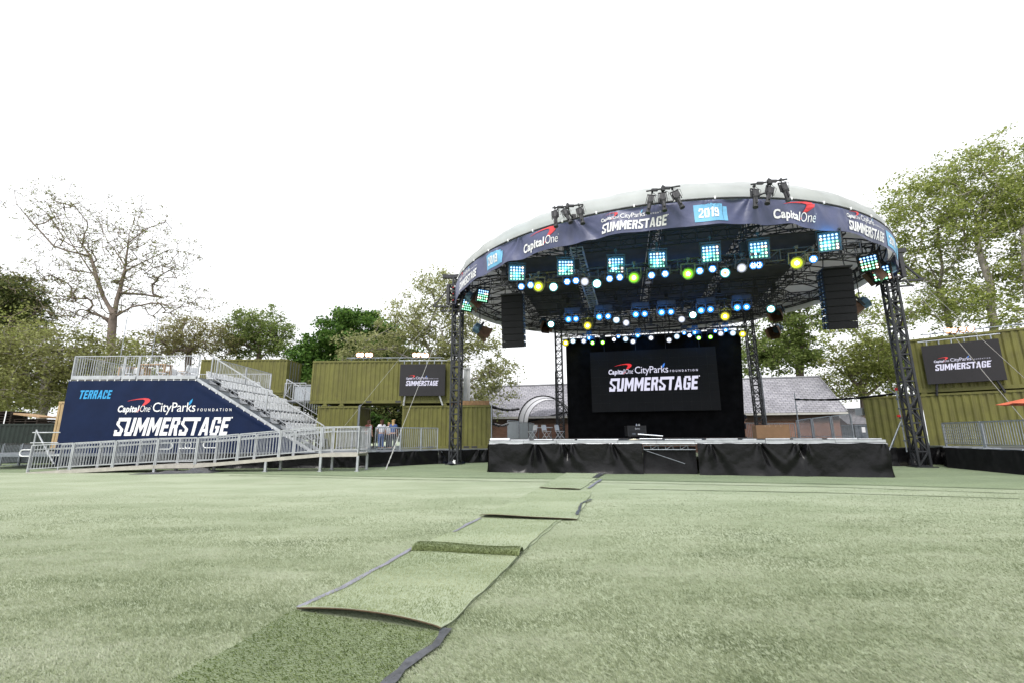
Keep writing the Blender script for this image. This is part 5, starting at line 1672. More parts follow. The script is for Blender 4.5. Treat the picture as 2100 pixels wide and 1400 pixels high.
for k, (px, Y, rz) in enumerate([(283, 25.2, 2.2), (330, 24.2, .5), (350, 25.5, 3.0), (375, 24.0, -2.8), (392, 24.8, 2.6), (262, 24.4, .3)]):
    chair((D(px, 770, Y).x, Y, ZP), rz, 'white chair, %s along the raised platform behind the railing' % nth[k], 'white chairs on the raised platform')
for k, (px, Y, h) in enumerate([(318, 25.0, 1.0), (358, 26.0, .74), (276, 26.2, 1.0)]):
    x = D(px, 760, Y).x
    t = thing('platform_table', 'timber table, %s on the raised platform' % ['middle one', 'low one', 'leftmost one'][k], 'table', (x, Y, ZP), 'timber tables on the raised platform')
    m = MB(); m.box((x, Y, ZP + h), (1.5, .6, .06)); m.build('table_top', pale_wood, t)
    for a in (-.68, .68):
        for b in (-.24, .24):
            m = MB(); m.box((x + a, Y + b, ZP + h / 2 - .02), (.09, .09, h - .05)); m.build('leg', pale_wood, t)
m = MB()
for q in (248, 312): 
    p = D(q, 727, 28.5); m.tube([(p.x, 28.5, ZP), (p.x, 28.5, D(q, 650, 28.5).z)], .022, 6)
a = D(248, 655, 28.5); b = D(312, 672, 28.5); m.tube([a, b], .02, 5)
lab(m.build('shade_frame', galv), 'thin steel pole frame rising above the raised platform', 'pole frame')

# printed banner on the near side of the grandstand
BXL, BYP = gx(145, 780), GY - .10
tb = thing('terrace_banner', 'dark navy banner with TERRACE and white event lettering on the stand', 'banner', (gx(300), BYP, .3))
ff = fold_fn(77, 8)
def TBN(x, z, o=0.0):
    top = zs(x) - .16
    d_ = max(0, top - z)
    w_ = .020 * math.sin(x * 5.0 + 1.2 * d_) * math.exp(-d_ * 3.5) + .016 * ff(x * .22, z * .3)
    xs_ = X1 + 1.2
    w_ += .04 * math.exp(-(((x - xs_) * .55 + (z - zs(xs_) + .35)) / .10) ** 2) * math.exp(-d_ * 1.2) * (x > X1)
    return Vector((x - max(0, (ZP - z)) * .0, BYP - w_ - o, z))
def tbg(u, v):
    x = BXL + (XE + .3 - BXL) * u
    top = zs(x) - .16
    return TBN(x, max(.16, .16 + (top - .16) * v))
m = MB(); m.grid(tbg, 200, 30); m.build('cloth', navy2, tb, smooth=True)
m = MB()
for i in range(34):
    x = BXL + .1 + (XE - BXL) * i / 34
    m.box((x, BYP - .02, zs(x) - .145), (.035, .03, .07))
m.build('tie', white_print, tb)
mw, mr, mb2, mc = MB(), MB(), MB(), MB()
bp = lambda px, py: D(px, py, BYP)
q0, q1 = bp(232, 892), bp(468, 892)
full_logo(lambda u, v: TBN(u, v, .012), lambda u, v: TBN(u, v, .016), q0.x, (q0.z + q1.z) / 2, q1.x - q0.x, mw, mr, mb2, 2)
q0, q1 = bp(161, 817), bp(231, 799)
put_quads(mc, block('TERRACE', (q1.x - q0.x) * .97, q1.z - q0.z, .14, 1.1), lambda u, v: TBN(u, v, .012), q0.x, q0.z, 2)
mw.build('lettering', white_print, tb); mr.build('swoosh', red_print, tb); mb2.build('leaf', cyan_print, tb); mc.build('lettering', cyan_print, tb)

# crowd barriers on the left terrace edge
def barrier(label, a, b, z, group, h=1.1, mt=galv, solid=False, mesh=False):
    a, b = Vector((a[0], a[1], z)), Vector((b[0], b[1], z))
    t = thing('crowd_barrier', label, 'barrier', tuple((a + b) / 2), group)
    m = MB(); rail(m, a + UPZ * .03, b + UPZ * .03, h, 99, .05, .02, .12, .05); m.bar(a + UPZ * .5, a + UPZ * .5 + UPZ * .01, .05)
    m.build('frame', mt, t)
    if solid:
        d = (b - a).normalized(); m = MB(); m.box((a + b) / 2 + UPZ * (h / 2 + .07), ((b - a).length - .08, .02, h - .2), (d, Vector((-d.y, d.x, 0)), UPZ)); m.build('panel', grey_plastic if mesh else grey_white, t)
    else:
        m = MB(); n = round((b - a).length / .115)
        for i in range(1, n): p = a.lerp(b, i / n); m.bar(p + UPZ * .15, p + UPZ * (h + .03), .02)
        m.build('bars', mt, t)
    m = MB()
    d = (b - a).normalized(); nn_ = Vector((-d.y, d.x, 0))
    for q in (.12, .88):
        m = MB(); m.bar(a.lerp(b, q) - nn_ * .28 + UPZ * .02, a.lerp(b, q) + nn_ * .28 + UPZ * .02, .04)
        m.build('foot', mt, t)
    return t
e0, e1_ = Vector((-6.6, 21.95, 0)), Vector((-3.95, 24.5, 0))
for i, (f0, f1, lb, sol) in enumerate([(.04, .40, 'crowd barrier nearest the ramp landing, right of pale panel', False), (.41, .72, 'crowd barrier in the middle of the left terrace edge', False), (.73, 1.0, 'crowd barrier nearest the front left tower', False)]):
    barrier(lb, e0.lerp(e1_, f0), e0.lerp(e1_, f1), T0, 'crowd barriers on the left terrace edge')
barrier('pale solid barrier panel beside the ramp landing', (-6.75, 21.9), (-6.35, 20.8), T0 + .04, 'crowd barriers on the left terrace edge', solid=True)
for i, (pa, pb, lb) in enumerate([(-60, -2, 'crowd barrier cut off by the left edge of view'), (0, 36, 'crowd barrier at far left in front of the dark container'), (38, 62, 'crowd barrier at far left touching the scaffold frame')]):
    a, b = Z(pa, 955, 0), Z(pb, 952, 0)
    barrier(lb, a, b, 0, 'crowd barriers at the far left', mt=galv_dark)

# barred gate by the gap between containers
gp = cx(737)
t = thing('barred_gate', 'open steel barred gate at the gap between olive containers', 'gate', (gp, 26.4, T0))
m = MB()
for i in range(6): m.tube([(gp + .06 + .075 * i, 27.3 - .18 * i, T0 + .1), (gp + .06 + .075 * i, 27.3 - .18 * i, 3.2)], .022, 6)
m.build('bars', galv_dark, t)
m = MB()
for z in (T0 + .12, 1.9, 3.18): m.bar((gp + .04, 27.35, z), (gp + .48, 26.35, z), .05)
m.build('frame', galv_dark, t)

# ---- far left: dark container, pallets, tan container
container('low dark green container at the far left edge', (D(-40, 900, 27).x, 27.0), (1, 0), D(112, 900, 27).x - D(-40, 900, 27).x, 2.25, 2.2, darkgreen, 0.0, group='other containers')
container('tan container end showing left of the navy banner', (D(116, 850, 26.2).x, 26.2), (1, .03), 2.44, 2.62, 6.06, tan_m, .85, group='other containers', pitch=.45)
def pallet(label, x, y, z, n, mt, rz=0.0, w=1.2):
    t = thing('pallet_stack', label, 'pallets', (x, y, z), 'pallet stacks on the dark container', rz)
    for k in range(n):
        m = MB()
        zz = k * .15
        for i in range(7): m.box((0, -.5 + i * .167, zz + .13), (w, .10, .02))
        for i in range(3): m.box((-.5 * w + .06 + i * (w - .12) / 2, 0, zz + .065), (.09, 1.0, .10))
        for i in range(3): m.box((0, -.45 + i * .45, zz + .008), (w, .10, .016))
        m.build('pallet', mt, t, world=False)
    return t
p = D(8, 866, 27.6)
pallet('tall stack of dark pallets with a white strap, far left', p.x - .1, 27.8, 2.25, 5, dark_wood, .05, 1.5)
m = MB(); q = D(8, 850, 27.2); m.box((q.x + .12, 27.18, 2.62), (.06, .01, .78)); lab(m.build('strap', white_print), 'white strap round the tall dark pallet stack', 'strap')
p2 = D(60, 866, 27.6)
o = pallet('short stack of pale pallets with tilted top board', p2.x, 27.9, 2.25, 2, dark_wood, -.08, 1.6)
m = MB(); m.hexa([(p2.x - .75, 27.3, 2.80), (p2.x + .85, 27.3, 2.60), (p2.x + .85, 28.5, 2.60), (p2.x - .75, 28.5, 2.80), (p2.x - .75, 27.3, 2.90), (p2.x + .85, 27.3, 2.67), (p2.x + .85, 28.5, 2.67), (p2.x - .75, 28.5, 2.90)])
lab(m.build('timber_board', pale_wood), 'pale tilted boards on top of the short pallet stack', 'timber')

# crumpled tarp on the lawn in front of the ramp
ta, tb_ = Z(272, 971), Z(444, 968)
m = MB(); f1, f2 = fold_fn(91, 12, 1.2), fold_fn(92, 12, 1.2)
def tarp(u, v):
    p = ta.lerp(tb_, u)
    lump = .05 + .22 * math.exp(-((u - .78) / .16) ** 2) + .06 * math.exp(-((u - .4) / .12) ** 2)
    ed = math.sin(math.pi * u) ** .5 * math.sin(math.pi * v) ** .8
    return Vector((p.x + .15 * f2(u * 2, v), p.y - .3 + .9 * v + .3 * f1(u * 3, v), .008 + max(0, lump * ed * (.75 + 1.8 * f1(u * 2.2, v * 2.2)))))
m.grid(tarp, 70, 24)
lab(m.build('crumpled_tarp', mat('dark_grey_tarp', (.04, .042, .048), .35, 0, .3, 6, spec=.6), smooth=False), 'crumpled dark tarp lying on the grass before the ramp', 'tarp')

p = Z(931, 952)
t = thing('sandbag', 'dark sandbag with a white tag at the front left tower foot', 'sandbag', (p.x, p.y - .45, 0))
m = MB(); m.grid(lambda u, v: Vector((p.x - .05 + .22 * math.cos(2 * math.pi * u) * math.sin(math.pi * max(.02, v * .98)) ** .7, p.y - .45 + .16 * math.sin(2 * math.pi * u) * math.sin(math.pi * max(.02, v * .98)) ** .7, .004 + .18 * v * (1 - .15 * math.sin(4 * math.pi * u)))), 20, 8); m.build('bag', cloth_dark, t, smooth=True)
m = MB(); m.grid(lambda u, v: Vector((p.x + .02 + .12 * u + .03 * math.sin(9 * v), p.y - .62, .10 + .16 * v + .02 * math.sin(6 * u))), 4, 4); m.build('tag', white_print, t, solid=.01)
# guy straps
def strap(label, a, b, r, thick_end=None):
    t = thing('guy_strap', label, 'strap', tuple(a), 'guy lines from the roof towers')
    m = MB(); m.tube([a, b], r, 6); m.build('line', strap_m, t)
    if thick_end:
        q = Vector(a).lerp(Vector(b), thick_end)
        m = MB()
        k = 14
        m.tube([Vector(a).lerp(q, i / k) + Vector((.012 * (i % 2), 0, .01 * (i % 3))) for i in range(k + 1)], [.018 + .012 * (i % 2) for i in range(k + 1)], 6); m.build('ratchet_end', strap_m, t)
tA = Vector((-3.25, 23.75, 8.6))
strap('white guy strap from the left tower down to the lawn', Z(791, 962), tA, .010, .16)
strap('thin guy line from the left tower to the lower container', D(697, 884, 26.8), tA + Vector((-.2, 0, .1)), .008)
tB = Vector((17.8, 20.0, 9.0))
s1 = onplane(2101, 862, RP + rn * 1.2, rn)
strap('white guy strap from the right tower past the right screen', s1, tB, .013)
s2 = onplane(2105, 778, RP + rn * .9, rn)
strap('thin upper guy line from the right tower over the container', s2, tB + Vector((0, 0, .35)), .010)

# ================================================================ RIGHT TERRACE
T1 = .84
ra, rb = Z(1945, 958), Z(2100, 973)
rdir = (rb - ra).normalized(); rc = ra + rdir * 9
rt = thing('terrace_platform', 'low platform with black skirt at the right edge below the containers', 'platform', tuple(ra.lerp(rc, .5)))
m = MB()
pts = [(ra.x + .02, ra.y), (rc.x + .02, rc.y), (40, rc.y), (40, 30), (22, 30), (20.3, 22.2)]
m.add([(x, y, T1) for x, y in pts] + [(x, y, T1 - .12) for x, y in pts], [tuple(range(6)), tuple(range(11, 5, -1))] + [(i, i + 6, (i + 1) % 6 + 6, (i + 1) % 6) for i in range(6)])
m.build('deck', galv_dark, rt)
drape('skirt', ra, rc, T1 - .01, .004, 71, .05, mat('black_fabric_skirt', (.010, .010, .011), .9, 0, .3, 4, spec=.15), rt, 160, 14, flare=.05)
drape('skirt', ra + Vector((1.9, 2.3, 0)), ra + Vector((.02, 0, 0)), T1 - .01, .004, 72, .05, vinyl, rt, 50, 14, flare=.05)
for a, b, lb in ((.02, 2.12, 'mesh crowd barrier at the far end of the right platform'), (2.18, 4.4, 'barred crowd barrier on the right platform, cut by the frame'), (4.45, 6.7, 'crowd barrier on the right platform outside the view')):
    if a > 4.4: continue
    p, q = ra + rdir * a + Vector((.08, 0, 0)), ra + rdir * b + Vector((.08, 0, 0))
    t = barrier(lb, p, q, T1, 'crowd barriers on the right platform', h=.97)
    if a < 1:
        m = MB(); n = 36
        for k in range(6): m.bar(Vector((p.x, p.y, T1 + .22 + k * .12)), Vector((q.x, q.y, T1 + .22 + k * .12)), .014)
        m.build('mesh', galv, t)
gk = thing('ground_skirt', 'crumpled black plastic skirting round the front right tower foot', 'skirt', (16.5, 20.8, 0))
drape('sheet', (13.6, 21.9, 0), (17.2, 21.0, 0), .80, .004, 81, .20, vinyl, gk, 90, 20, flare=.25)
drape('sheet', (17.15, 21.0, 0), (20.3, 22.0, 0), .80, .004, 82, .20, vinyl, gk, 80, 20, flare=.2)
# tube stand and rolled cloth
p0 = D(1858, 931, 20.7); p1 = D(1838, 800, 20.7); q1 = D(1847, 864, 20.7); q0 = D(1822, 926, 20.9)
t = thing('tube_stand', 'galvanised scaffold tube stand with red couplers beside the right tower', 'stand', tuple(p0))
m = MB(); m.tube([Vector((p1.x, p1.y, .62)), p1], .030, 8); m.build('pole', galv, t)
m = MB(); m.tube([q0, q1], .026, 8); m.tube([Vector((p1.x, p1.y + .9, .64)), q1], .026, 8); m.build('brace', galv, t)
m = MB()
for f in (.18, .42, .55, .7, .86): m.box(Vector((p1.x, p1.y, .62)).lerp(p1, f), (.10, .10, .06))
m.build('collar', galv_dark, t)
m = MB(); m.box(D(1843, 852, 20.68), (.09, .09, .10)); m.box(D(1838, 797, 20.7), (.08, .08, .12)); m.build('coupler', red_m, t)
m = MB(); m.tube([D(1820, 796, 21.2), D(1840, 808, 20.7), D(1850, 814, 20.5)], .025, 6); m.build('cross_tube', galv, t)
def cloth_roll(label, a, b, r, post=None):
    t = thing('cloth_roll', label, 'rolled cloth', tuple(a))
    rnd = random.Random(int(a[0] * 100) % 97)
    m = MB(); k = 24
    m.tube([Vector(a).lerp(Vector(b), i / k) - UPZ * (.12 * math.sin(math.pi * i / k)) for i in range(k + 1)], [r * rnd.uniform(.7, 1.25) for _ in range(k + 1)], 8)
    m.build('roll', vinyl, t, smooth=True)
    if post:
        m = MB()
        for u, v in post: m.tube([u, v], .03, 6)
        m.build('post', galv, t)
cloth_roll('black cloth rolled on a line from a post to the right tube stand', D(1631, 818, 25.5), D(1838, 806, 20.8), .05, [(D(1629, 805, 25.5), D(1629, 805, 25.5) * 1.0 - UPZ * 2.6)])
wp = D(1008, 828, 26.3)
cloth_roll('black cloth roll between thin post and tunnel, left of the stage', D(1009, 833, 26.3), D(1064, 837, 30.2), .09, [(wp, Vector((wp.x, wp.y, .7)))])
cloth_roll('lower black cloth roll before the brick wall, left of tunnel', D(1011, 868, 27), D(1042, 868, 30.2), .08)
# mesh fence panels behind the right side of the stage
fp = [(1632, 861, 26.2), (1664, 857, 25.6), (1703, 852.5, 25.0), (1745, 848, 24.4)]
wire = mat('fence_wire', (.36, .37, .40), .5, .4, .1, 5)
for i in range(3):
    a, b = D(*fp[i]), D(*fp[i + 1])
    t = thing('fence_panel', 'tall mesh fence panel behind the stage, %s of three' % ['left', 'middle', 'right'][i], 'fence', tuple((a + b) / 2 * 1.0), 'mesh fence panels behind the right of the stage')
    zt0, zt1, zb0 = a.z, b.z, .3
    A0, B0_ = Vector((a.x + .04, a.y, 0)), Vector((b.x - .04, b.y, 0))
    m = MB()
    for z in (.35, 1.3): m.bar(A0 + UPZ * z, B0_ + UPZ * z, .035)
    m.bar(A0 + UPZ * zt0, B0_ + UPZ * zt1, .05); m.bar(A0 + UPZ * zb0, A0 + UPZ * zt0, .06); m.bar(B0_ + UPZ * zb0, B0_ + UPZ * zt1, .06)
    m.build('frame', galv, t)
    m = MB()
    L = (B0_ - A0).length; n = int(L / .075)
    for k in range(-26, n):
        for sg in (0, 1):
            u0, u1 = k * .075, k * .075 + (zt0 - .35)
            lo, hi = max(0, u0), min(L, u1)
            if hi <= lo: continue
            z_lo, z_hi = .35 + (lo - u0), .35 + (hi - u0)
            if sg: m.bar(A0.lerp(B0_, lo / L) + UPZ * (zt0 - (z_lo - .35)), A0.lerp(B0_, hi / L) + UPZ * (zt0 - (z_hi - .35)), .011)
            else: m.bar(A0.lerp(B0_, lo / L) + UPZ * z_lo, A0.lerp(B0_, hi / L) + UPZ * z_hi, .011)
    m.build('wire_mesh', wire, t)
for i, (pa, pb, Y) in enumerate([(1526, 1550, 31.5), (1574, 1628, 32.5)]):
    a, b = D(pa, 862, Y), D(pb, 862, Y)
    barrier('crowd barrier behind the stage, %s' % ['by the person at the curtain edge', 'behind the cardboard box'][i], (a.x, a.y), (b.x, b.y), 1.05, 'crowd barriers behind the stage')
gc = D(1752, 869, 30)
container('small dark grey container with white notice behind the fence', (gc.x, 30), (1, -.15), 1.9, 2.4, 1.6, galv_dark, gc.z - 2.4, group='other containers', pitch=.25)
m = MB(); p = D(1771, 880, 29.6); m.box(p, (.22, .02, .34)); lab(m.build('notice_sign', white_print), 'white notice on the small grey container', 'sign')

# ================================================================ ITEMS ON THE STAGE
a = D(1287, 880, 28.2); b = D(1324, 880, 28.2); zt = D(1300, 872, 28.2).z
t = thing('flight_case', 'black road case with small white stencilled letters before the curtain', 'case', ((a.x + b.x) / 2, 28.5, DECK))
m = MB(); m.box(((a.x + b.x) / 2, 28.5, (DECK + .14 + zt) / 2), (b.x - a.x, .75, zt - DECK - .14)); m.build('body', mat('case_black', (.030, .030, .033), .55, 0, .15, 3), t, bevel=.01)
m = MB()
xc, W_, H_ = (a.x + b.x) / 2, b.x - a.x, zt - DECK
for x in (a.x, b.x):
    for y in (28.125, 28.875): m.box((x, y, DECK + .07 + H_ / 2), (.03, .03, H_ - .13))
for z in (DECK + .15, zt - .012, zt - .25):
    m.box((xc, 28.122, z), (W_ - .04, .012, .025))
m.build('edging', mat('dull_edging', (.07, .07, .075), .4, .6, .1, 5), t)
for x in (a.x + .15, b.x - .15):
    for y in (28.25, 28.75):
        m = MB(); m.lathe([(.06, -.02), (.06, .02)], 12, (x, y, DECK + .062), (UPZ, Vector((0, 1, 0)), Vector((1, 0, 0)))); m.box((x, y, DECK + .13), (.08, .08, .02)); m.build('caster', black_metal, t)
m = MB(); m.box((xc - .2, 28.112, zt - .48), (.22, .012, .09)); m.box((xc + .3, 28.112, zt - .48), (.22, .012, .09)); m.build('handle', galv_dark, t)
m = MB(); put_glyphs(m, glyphs('bnc', .29, None, .012), lambda u, v: Vector((a.x + W_ * .40 + u, 28.108, zt - .22 + v * .75)), 0, 0); m.build('lettering', white_print, t)
for k, px in enumerate((1305.5, 1310.5)):
    p = D(px, 870, 28.3)
    m = MB(); m.add([(p.x - .05, 28.25, zt + .002), (p.x + .05, 28.25, zt + .002), (p.x + .05, 28.37, zt + .002), (p.x - .05, 28.37, zt + .002), (p.x - .02, 28.31, zt + .12), (p.x + .02, 28.31, zt + .12)], [(0, 1, 5, 4), (2, 3, 4, 5), (1, 2, 5), (3, 0, 4), (3, 2, 1, 0)])
    lab(m.build('tent_card', white_print), 'small white folded card on the black case, %s of two' % ['left', 'right'][k], 'card', 'white cards on the black case')
a = D(1553, 880, 23.4); b = D(1621, 880, 23.4); zt = D(1590, 870.5, 23.4).z
t = thing('cardboard_box', 'large brown cardboard box lying on the right of the stage', 'box', ((a.x + b.x) / 2, 23.7, DECK))
ex = Vector((.985, -.17, 0)); ey = Vector((.17, .985, 0))
m = MB(); c = Vector(((a.x + b.x) / 2, 23.7, (DECK + zt) / 2)); W_ = (b.x - a.x) * .93
m.box(c, (W_, .62, zt - DECK), (ex, ey, UPZ)); m.build('carton', cardboard, t, bevel=.008)
m = MB()
m.box(c + UPZ * ((zt - DECK) / 2 + .003), (W_ - .02, .06, .006), (ex, ey, UPZ))
for k in (.28, .42, .6, .75): m.box(c - ey * .313 + ex * (W_ * (k - .5)) + UPZ * ((zt - DECK) / 2 - .045), (.035, .006, .09), (ex, ey, UPZ))
m.build('tape', mat('tan_tape', (.52, .36, .24), .4, 0, .05, 4), t)
# chairs and a small table, tunnel, grey panels at the left rear of the stage
for k, (px, rz) in enumerate([(1092, -2.6), (1121, -.75), (1148, -.65)]):
    p = D(px, 890, 29.4)
    chair((p.x, 29.4, DECK), rz, 'white folding chair on the stage, %s of three by the table' % ['left', 'middle', 'right'][k], 'white folding chairs at the rear of the stage').scale = (1.05,) * 3
p = D(1117, 880, 30.2)
t = thing('folding_table', 'low pale folding table among the chairs on stage', 'table', (p.x, 30.2, DECK))
m = MB(); m.box((p.x, 30.2, DECK + .72), (1.0, .6, .04)); m.build('table_top', white_plastic, t)
for q in (-.42, .42):
    m = MB(); m.bar((p.x + q, 29.95, DECK), (p.x + q * .9, 30.4, DECK + .7), .03); m.bar((p.x + q, 30.45, DECK), (p.x + q * .9, 30.0, DECK + .7), .03); m.build('leg', galv_dark, t)
gps = [(1040, 1064, 861, 35.6), (1065, 1083, 864, 35.8), (1084, 1096, 866, 36.2)]
for k, (pa, pb, py, Y) in enumerate(gps):
    a, b = D(pa, py, Y), D(pb, py + 2, Y + .3)
    t = thing('panel_barrier', 'grey covered barrier panel before the tunnel, %s of three' % ['left', 'middle', 'right'][k], 'barrier', tuple((a + b) / 2), 'grey covered barrier panels')
    m = MB(); z0_ = T0 + .3
    A0, B0_ = Vector((a.x + .03, a.y, z0_)), Vector((b.x - .03, b.y, z0_)); h_ = a.z - z0_
    m.bar(A0, A0 + UPZ * h_, .05); m.bar(B0_, B0_ + UPZ * (h_ - .06), .05); m.bar(A0 + UPZ * h_, B0_ + UPZ * (h_ - .06), .05); m.build('frame', galv, t)
    m = MB(); m.grid(lambda u, v: A0.lerp(B0_, .03 + .94 * u) + UPZ * (.05 + (h_ - .14) * v) + Vector((0, -.01 - .02 * math.sin(9 * u) * v, 0)), 12, 8); m.build('cover', grey_plastic, t, smooth=True)
tc = D(1114, 866, 37.0); tc.z = 2.55
tn = thing('tunnel_canopy', 'arched pale fabric tunnel canopy on black hoops left of curtain', 'canopy', (tc.x, tc.y, T0))
TRr = 2.02
def hoop(k, a, r=TRr):
    c = tc + SN * k
    return c + SD * (r * math.cos(a)) + UPZ * (r * 1.0 * math.sin(a))
for k in (0, 1.9, 3.8):
    m = MB(); pts = [hoop(k, math.pi * i / 24) for i in range(25)]
    m.tube([pts[0] - UPZ * 1.65] + pts + [pts[-1] - UPZ * 1.65], .055, 6); m.build('hoop', black_metal, tn)
m = MB(); m.grid(lambda u, v: hoop(3.8 * u, math.pi * (1 - .74 * v) , TRr - .01 - .05 * math.sin(math.pi * ((u * 2) % 1)) * math.sin(math.pi * v)), 16, 30)
m.grid(lambda u, v: hoop(3.8 * u, math.pi, TRr - .01) - UPZ * (1.6 * v), 10, 6)
m.build('fabric', tent_fabric, tn, smooth=True)
m = MB(); m.tube([hoop(3.8, math.pi * .95, TRr) - UPZ * .2, hoop(3.8, .5, TRr - .1)], .08, 8); m.tube([hoop(0, math.pi, TRr) - UPZ * .1, hoop(3.8, math.pi, TRr) - UPZ * .1], .025, 6); m.build('black_roll', vinyl, tn)
m = MB(); m.tube([hoop(0, .9), hoop(0, .9) + SD * 1.3 - UPZ * 1.0], .04, 6); m.build('tail_pole', grey_white, tn)

# ================================================================ BRICK BUILDING WITH SLATE ROOF
def uvmesh(name, quads, mt, parent):
    me = bpy.data.meshes.new(name); vs, fs, uv = [], [], []
    off = Vector(parent.location)
    for pts, us in quads:
        b = len(vs); vs += [tuple(Vector(p) - off) for p in pts]; fs.append(tuple(range(b, b + len(pts)))); uv += us
    me.from_pydata(vs, [], fs)
    l = me.uv_layers.new(name='uv')
    for i, q in enumerate(uv): l.data[i].uv = q
    me.materials.append(mt)
    o = bpy.data.objects.new(name, me); COL.objects.link(o); o.parent = parent
    return o
def brickmat(name, c1, c2, mortar, w, h, ms, rough, bump):
    mt, t, b = nodes(name); N, L = t.nodes.new, t.links.new
    uv = N('ShaderNodeUVMap'); br = N('ShaderNodeTexBrick')
    br.inputs['Color1'].default_value = (*c1, 1); br.inputs['Color2'].default_value = (*c2, 1); br.inputs['Mortar'].default_value = (*mortar, 1)
    br.inputs['Scale'].default_value = 1; br.inputs['Brick Width'].default_value = w; br.inputs['Row Height'].default_value = h; br.inputs['Mortar Size'].default_value = ms
    br.inputs['Bias'].default_value = -.1; br.inputs['Mortar Smooth'].default_value = .2
    L(uv.outputs[0], br.inputs['Vector'])
    nz = N('ShaderNodeTexNoise'); nz.inputs['Scale'].default_value = .7; nz.inputs['Detail'].default_value = 8
    L(uv.outputs[0], nz.inputs['Vector'])
    mx = N('ShaderNodeMix'); mx.data_type = 'RGBA'; mx.blend_type = 'MULTIPLY'; mx.inputs[0].default_value = .55
    cr = N('ShaderNodeMapRange'); cr.inputs[1].default_value = .3; cr.inputs[2].default_value = .7; cr.inputs[3].default_value = .6; cr.inputs[4].default_value = 1.25
    L(nz.outputs[0], cr.inputs[0]); L(br.outputs['Color'], mx.inputs[6]); L(cr.outputs[0], mx.inputs[7])
    L(mx.outputs[2], b.inputs['Base Color']); b.inputs['Roughness'].default_value = rough
    bp = N('ShaderNodeBump'); bp.inputs['Strength'].default_value = bump; bp.inputs['Distance'].default_value = .02; bp.invert = True
    L(br.outputs['Fac'], bp.inputs['Height']); L(bp.outputs[0], b.inputs['Normal'])
    return mt
slate = brickmat('grey_slate_roof', (.27, .265, .30), (.36, .355, .39), (.10, .10, .115), .42, .24, .022, .6, .6)
brick = brickmat('red_brick_wall', (.22, .085, .055), (.30, .13, .085), (.28, .23, .2), .24, .085, .012, .85, .4)
RGR = D(1680, 772, 39.0)
ER = D(1738, 843, 35.3)
bdir, bn = SD, SN
eR = Vector((ER.x, ER.y, ER.z))
def par(p, ref):
    return (p - ref).dot(bdir), (p - ref).dot(bn), p.z - ref.z
u_, v_, w_ = par(RGR, eR)

BL_ = 33.0
hip = -u_
bb = thing('brick_building', 'low brick building with grey slate hipped roof behind the stage', 'building', tuple(eR - bdir * BL_ / 2 + Vector((0, 0, -eR.z))))
E0, E1 = eR - bdir * BL_, eR
Eb0, Eb1 = E0 + bn * 2 * v_, E1 + bn * 2 * v_
G0, G1 = E0 + bdir * hip + bn * v_ + UPZ * w_, E1 - bdir * hip + bn * v_ + UPZ * w_
sl = math.hypot(v_, w_); hl = math.hypot(hip, w_)
uvmesh('roof', [([E0, E1, G1, G0], [(0, 0), (BL_, 0), (BL_ - hip, sl), (hip, sl)]), ([Eb1, Eb0, G0, G1], [(0, 0), (BL_, 0), (BL_ - hip, sl), (hip, sl)]),
                ([E1, Eb1, G1], [(0, 0), (2 * v_, 0), (v_, hl)]), ([Eb0, E0, G0], [(0, 0), (2 * v_, 0), (v_, hl)])], slate, bb)
m = MB(); m.tube([G0 + UPZ * .03, G1 + UPZ * .03], .09, 8)
for a, b in ((E0, G0), (E1, G1), (Eb1, G1), (Eb0, G0)): m.tube([a + UPZ * .03, b + UPZ * .03], .06, 6)
m.build('ridge_cap', mat('ridge_grey', (.24, .24, .26), .6, 0, .15, 3), bb)
W0, W1, W2, W3 = [p - UPZ * .10 for p in (E0 + bdir * .45 + bn * .45, E1 - bdir * .45 + bn * .45, Eb1 - bdir * .45 - bn * .45, Eb0 + bdir * .45 - bn * .45)]
wq = []
for a, b in ((W0, W1), (W1, W2), (W2, W3), (W3, W0)):
    l = (b - a).length; a0, b0 = Vector((a.x, a.y, 0)), Vector((b.x, b.y, 0))
    wq.append(([a0, b0, b, a], [(0, 0), (l, 0), (l, a.z), (0, a.z)]))
uvmesh('wall', wq, brick, bb)
m = MB()
for a, b in ((E0, E1), (E1, Eb1), (Eb1, Eb0), (Eb0, E0)):
    d_ = (b - a).normalized(); m.bar(a - UPZ * .10 + d_ * .02, b - UPZ * .10 - d_ * .07, .09, .16)
m.build('gutter', mat('dull_white_trim', (.45, .44, .42), .6, 0, .15, 4), bb)
m = MB(); m.box((E0 + E1) / 2 + bn * .36 - UPZ * .42, (BL_ - 1.0, .14, .42), (bdir, bn, UPZ)); m.build('fascia', mat('dark_brown_trim', (.06, .035, .025), .7, 0, .2, 4), bb)
for s_ in (14.6, 18, 21.5):
    c = E0 + bdir * s_ + bn * .43; c.z = eR.z - 1.5
    m = MB(); m.box(c, (1.1, .05, 1.3), (bdir, bn, UPZ)); o = m.build('window', glass_dark, bb)
    m = MB()
    for q in (-.55, 0, .55): m.box(c + bdir * q - bn * .035, (.06, .05, 1.36), (bdir, bn, UPZ))
    for q in (-.65, 0, .65): m.box(c + UPZ * q - bn * .037, (1.04, .05, .06), (bdir, bn, UPZ))
    m.build('frame', white_plastic, o)
s0 = D(1746, 868, 38); s1 = D(1772, 868, 38)
sh = thing('shed', 'small shed with grey slate roof behind the mesh fence', 'shed', (s0.x + 1.5, 38, 0))
zt0, zt1 = D(1750, 868, 38).z, D(1750, 836, 40).z
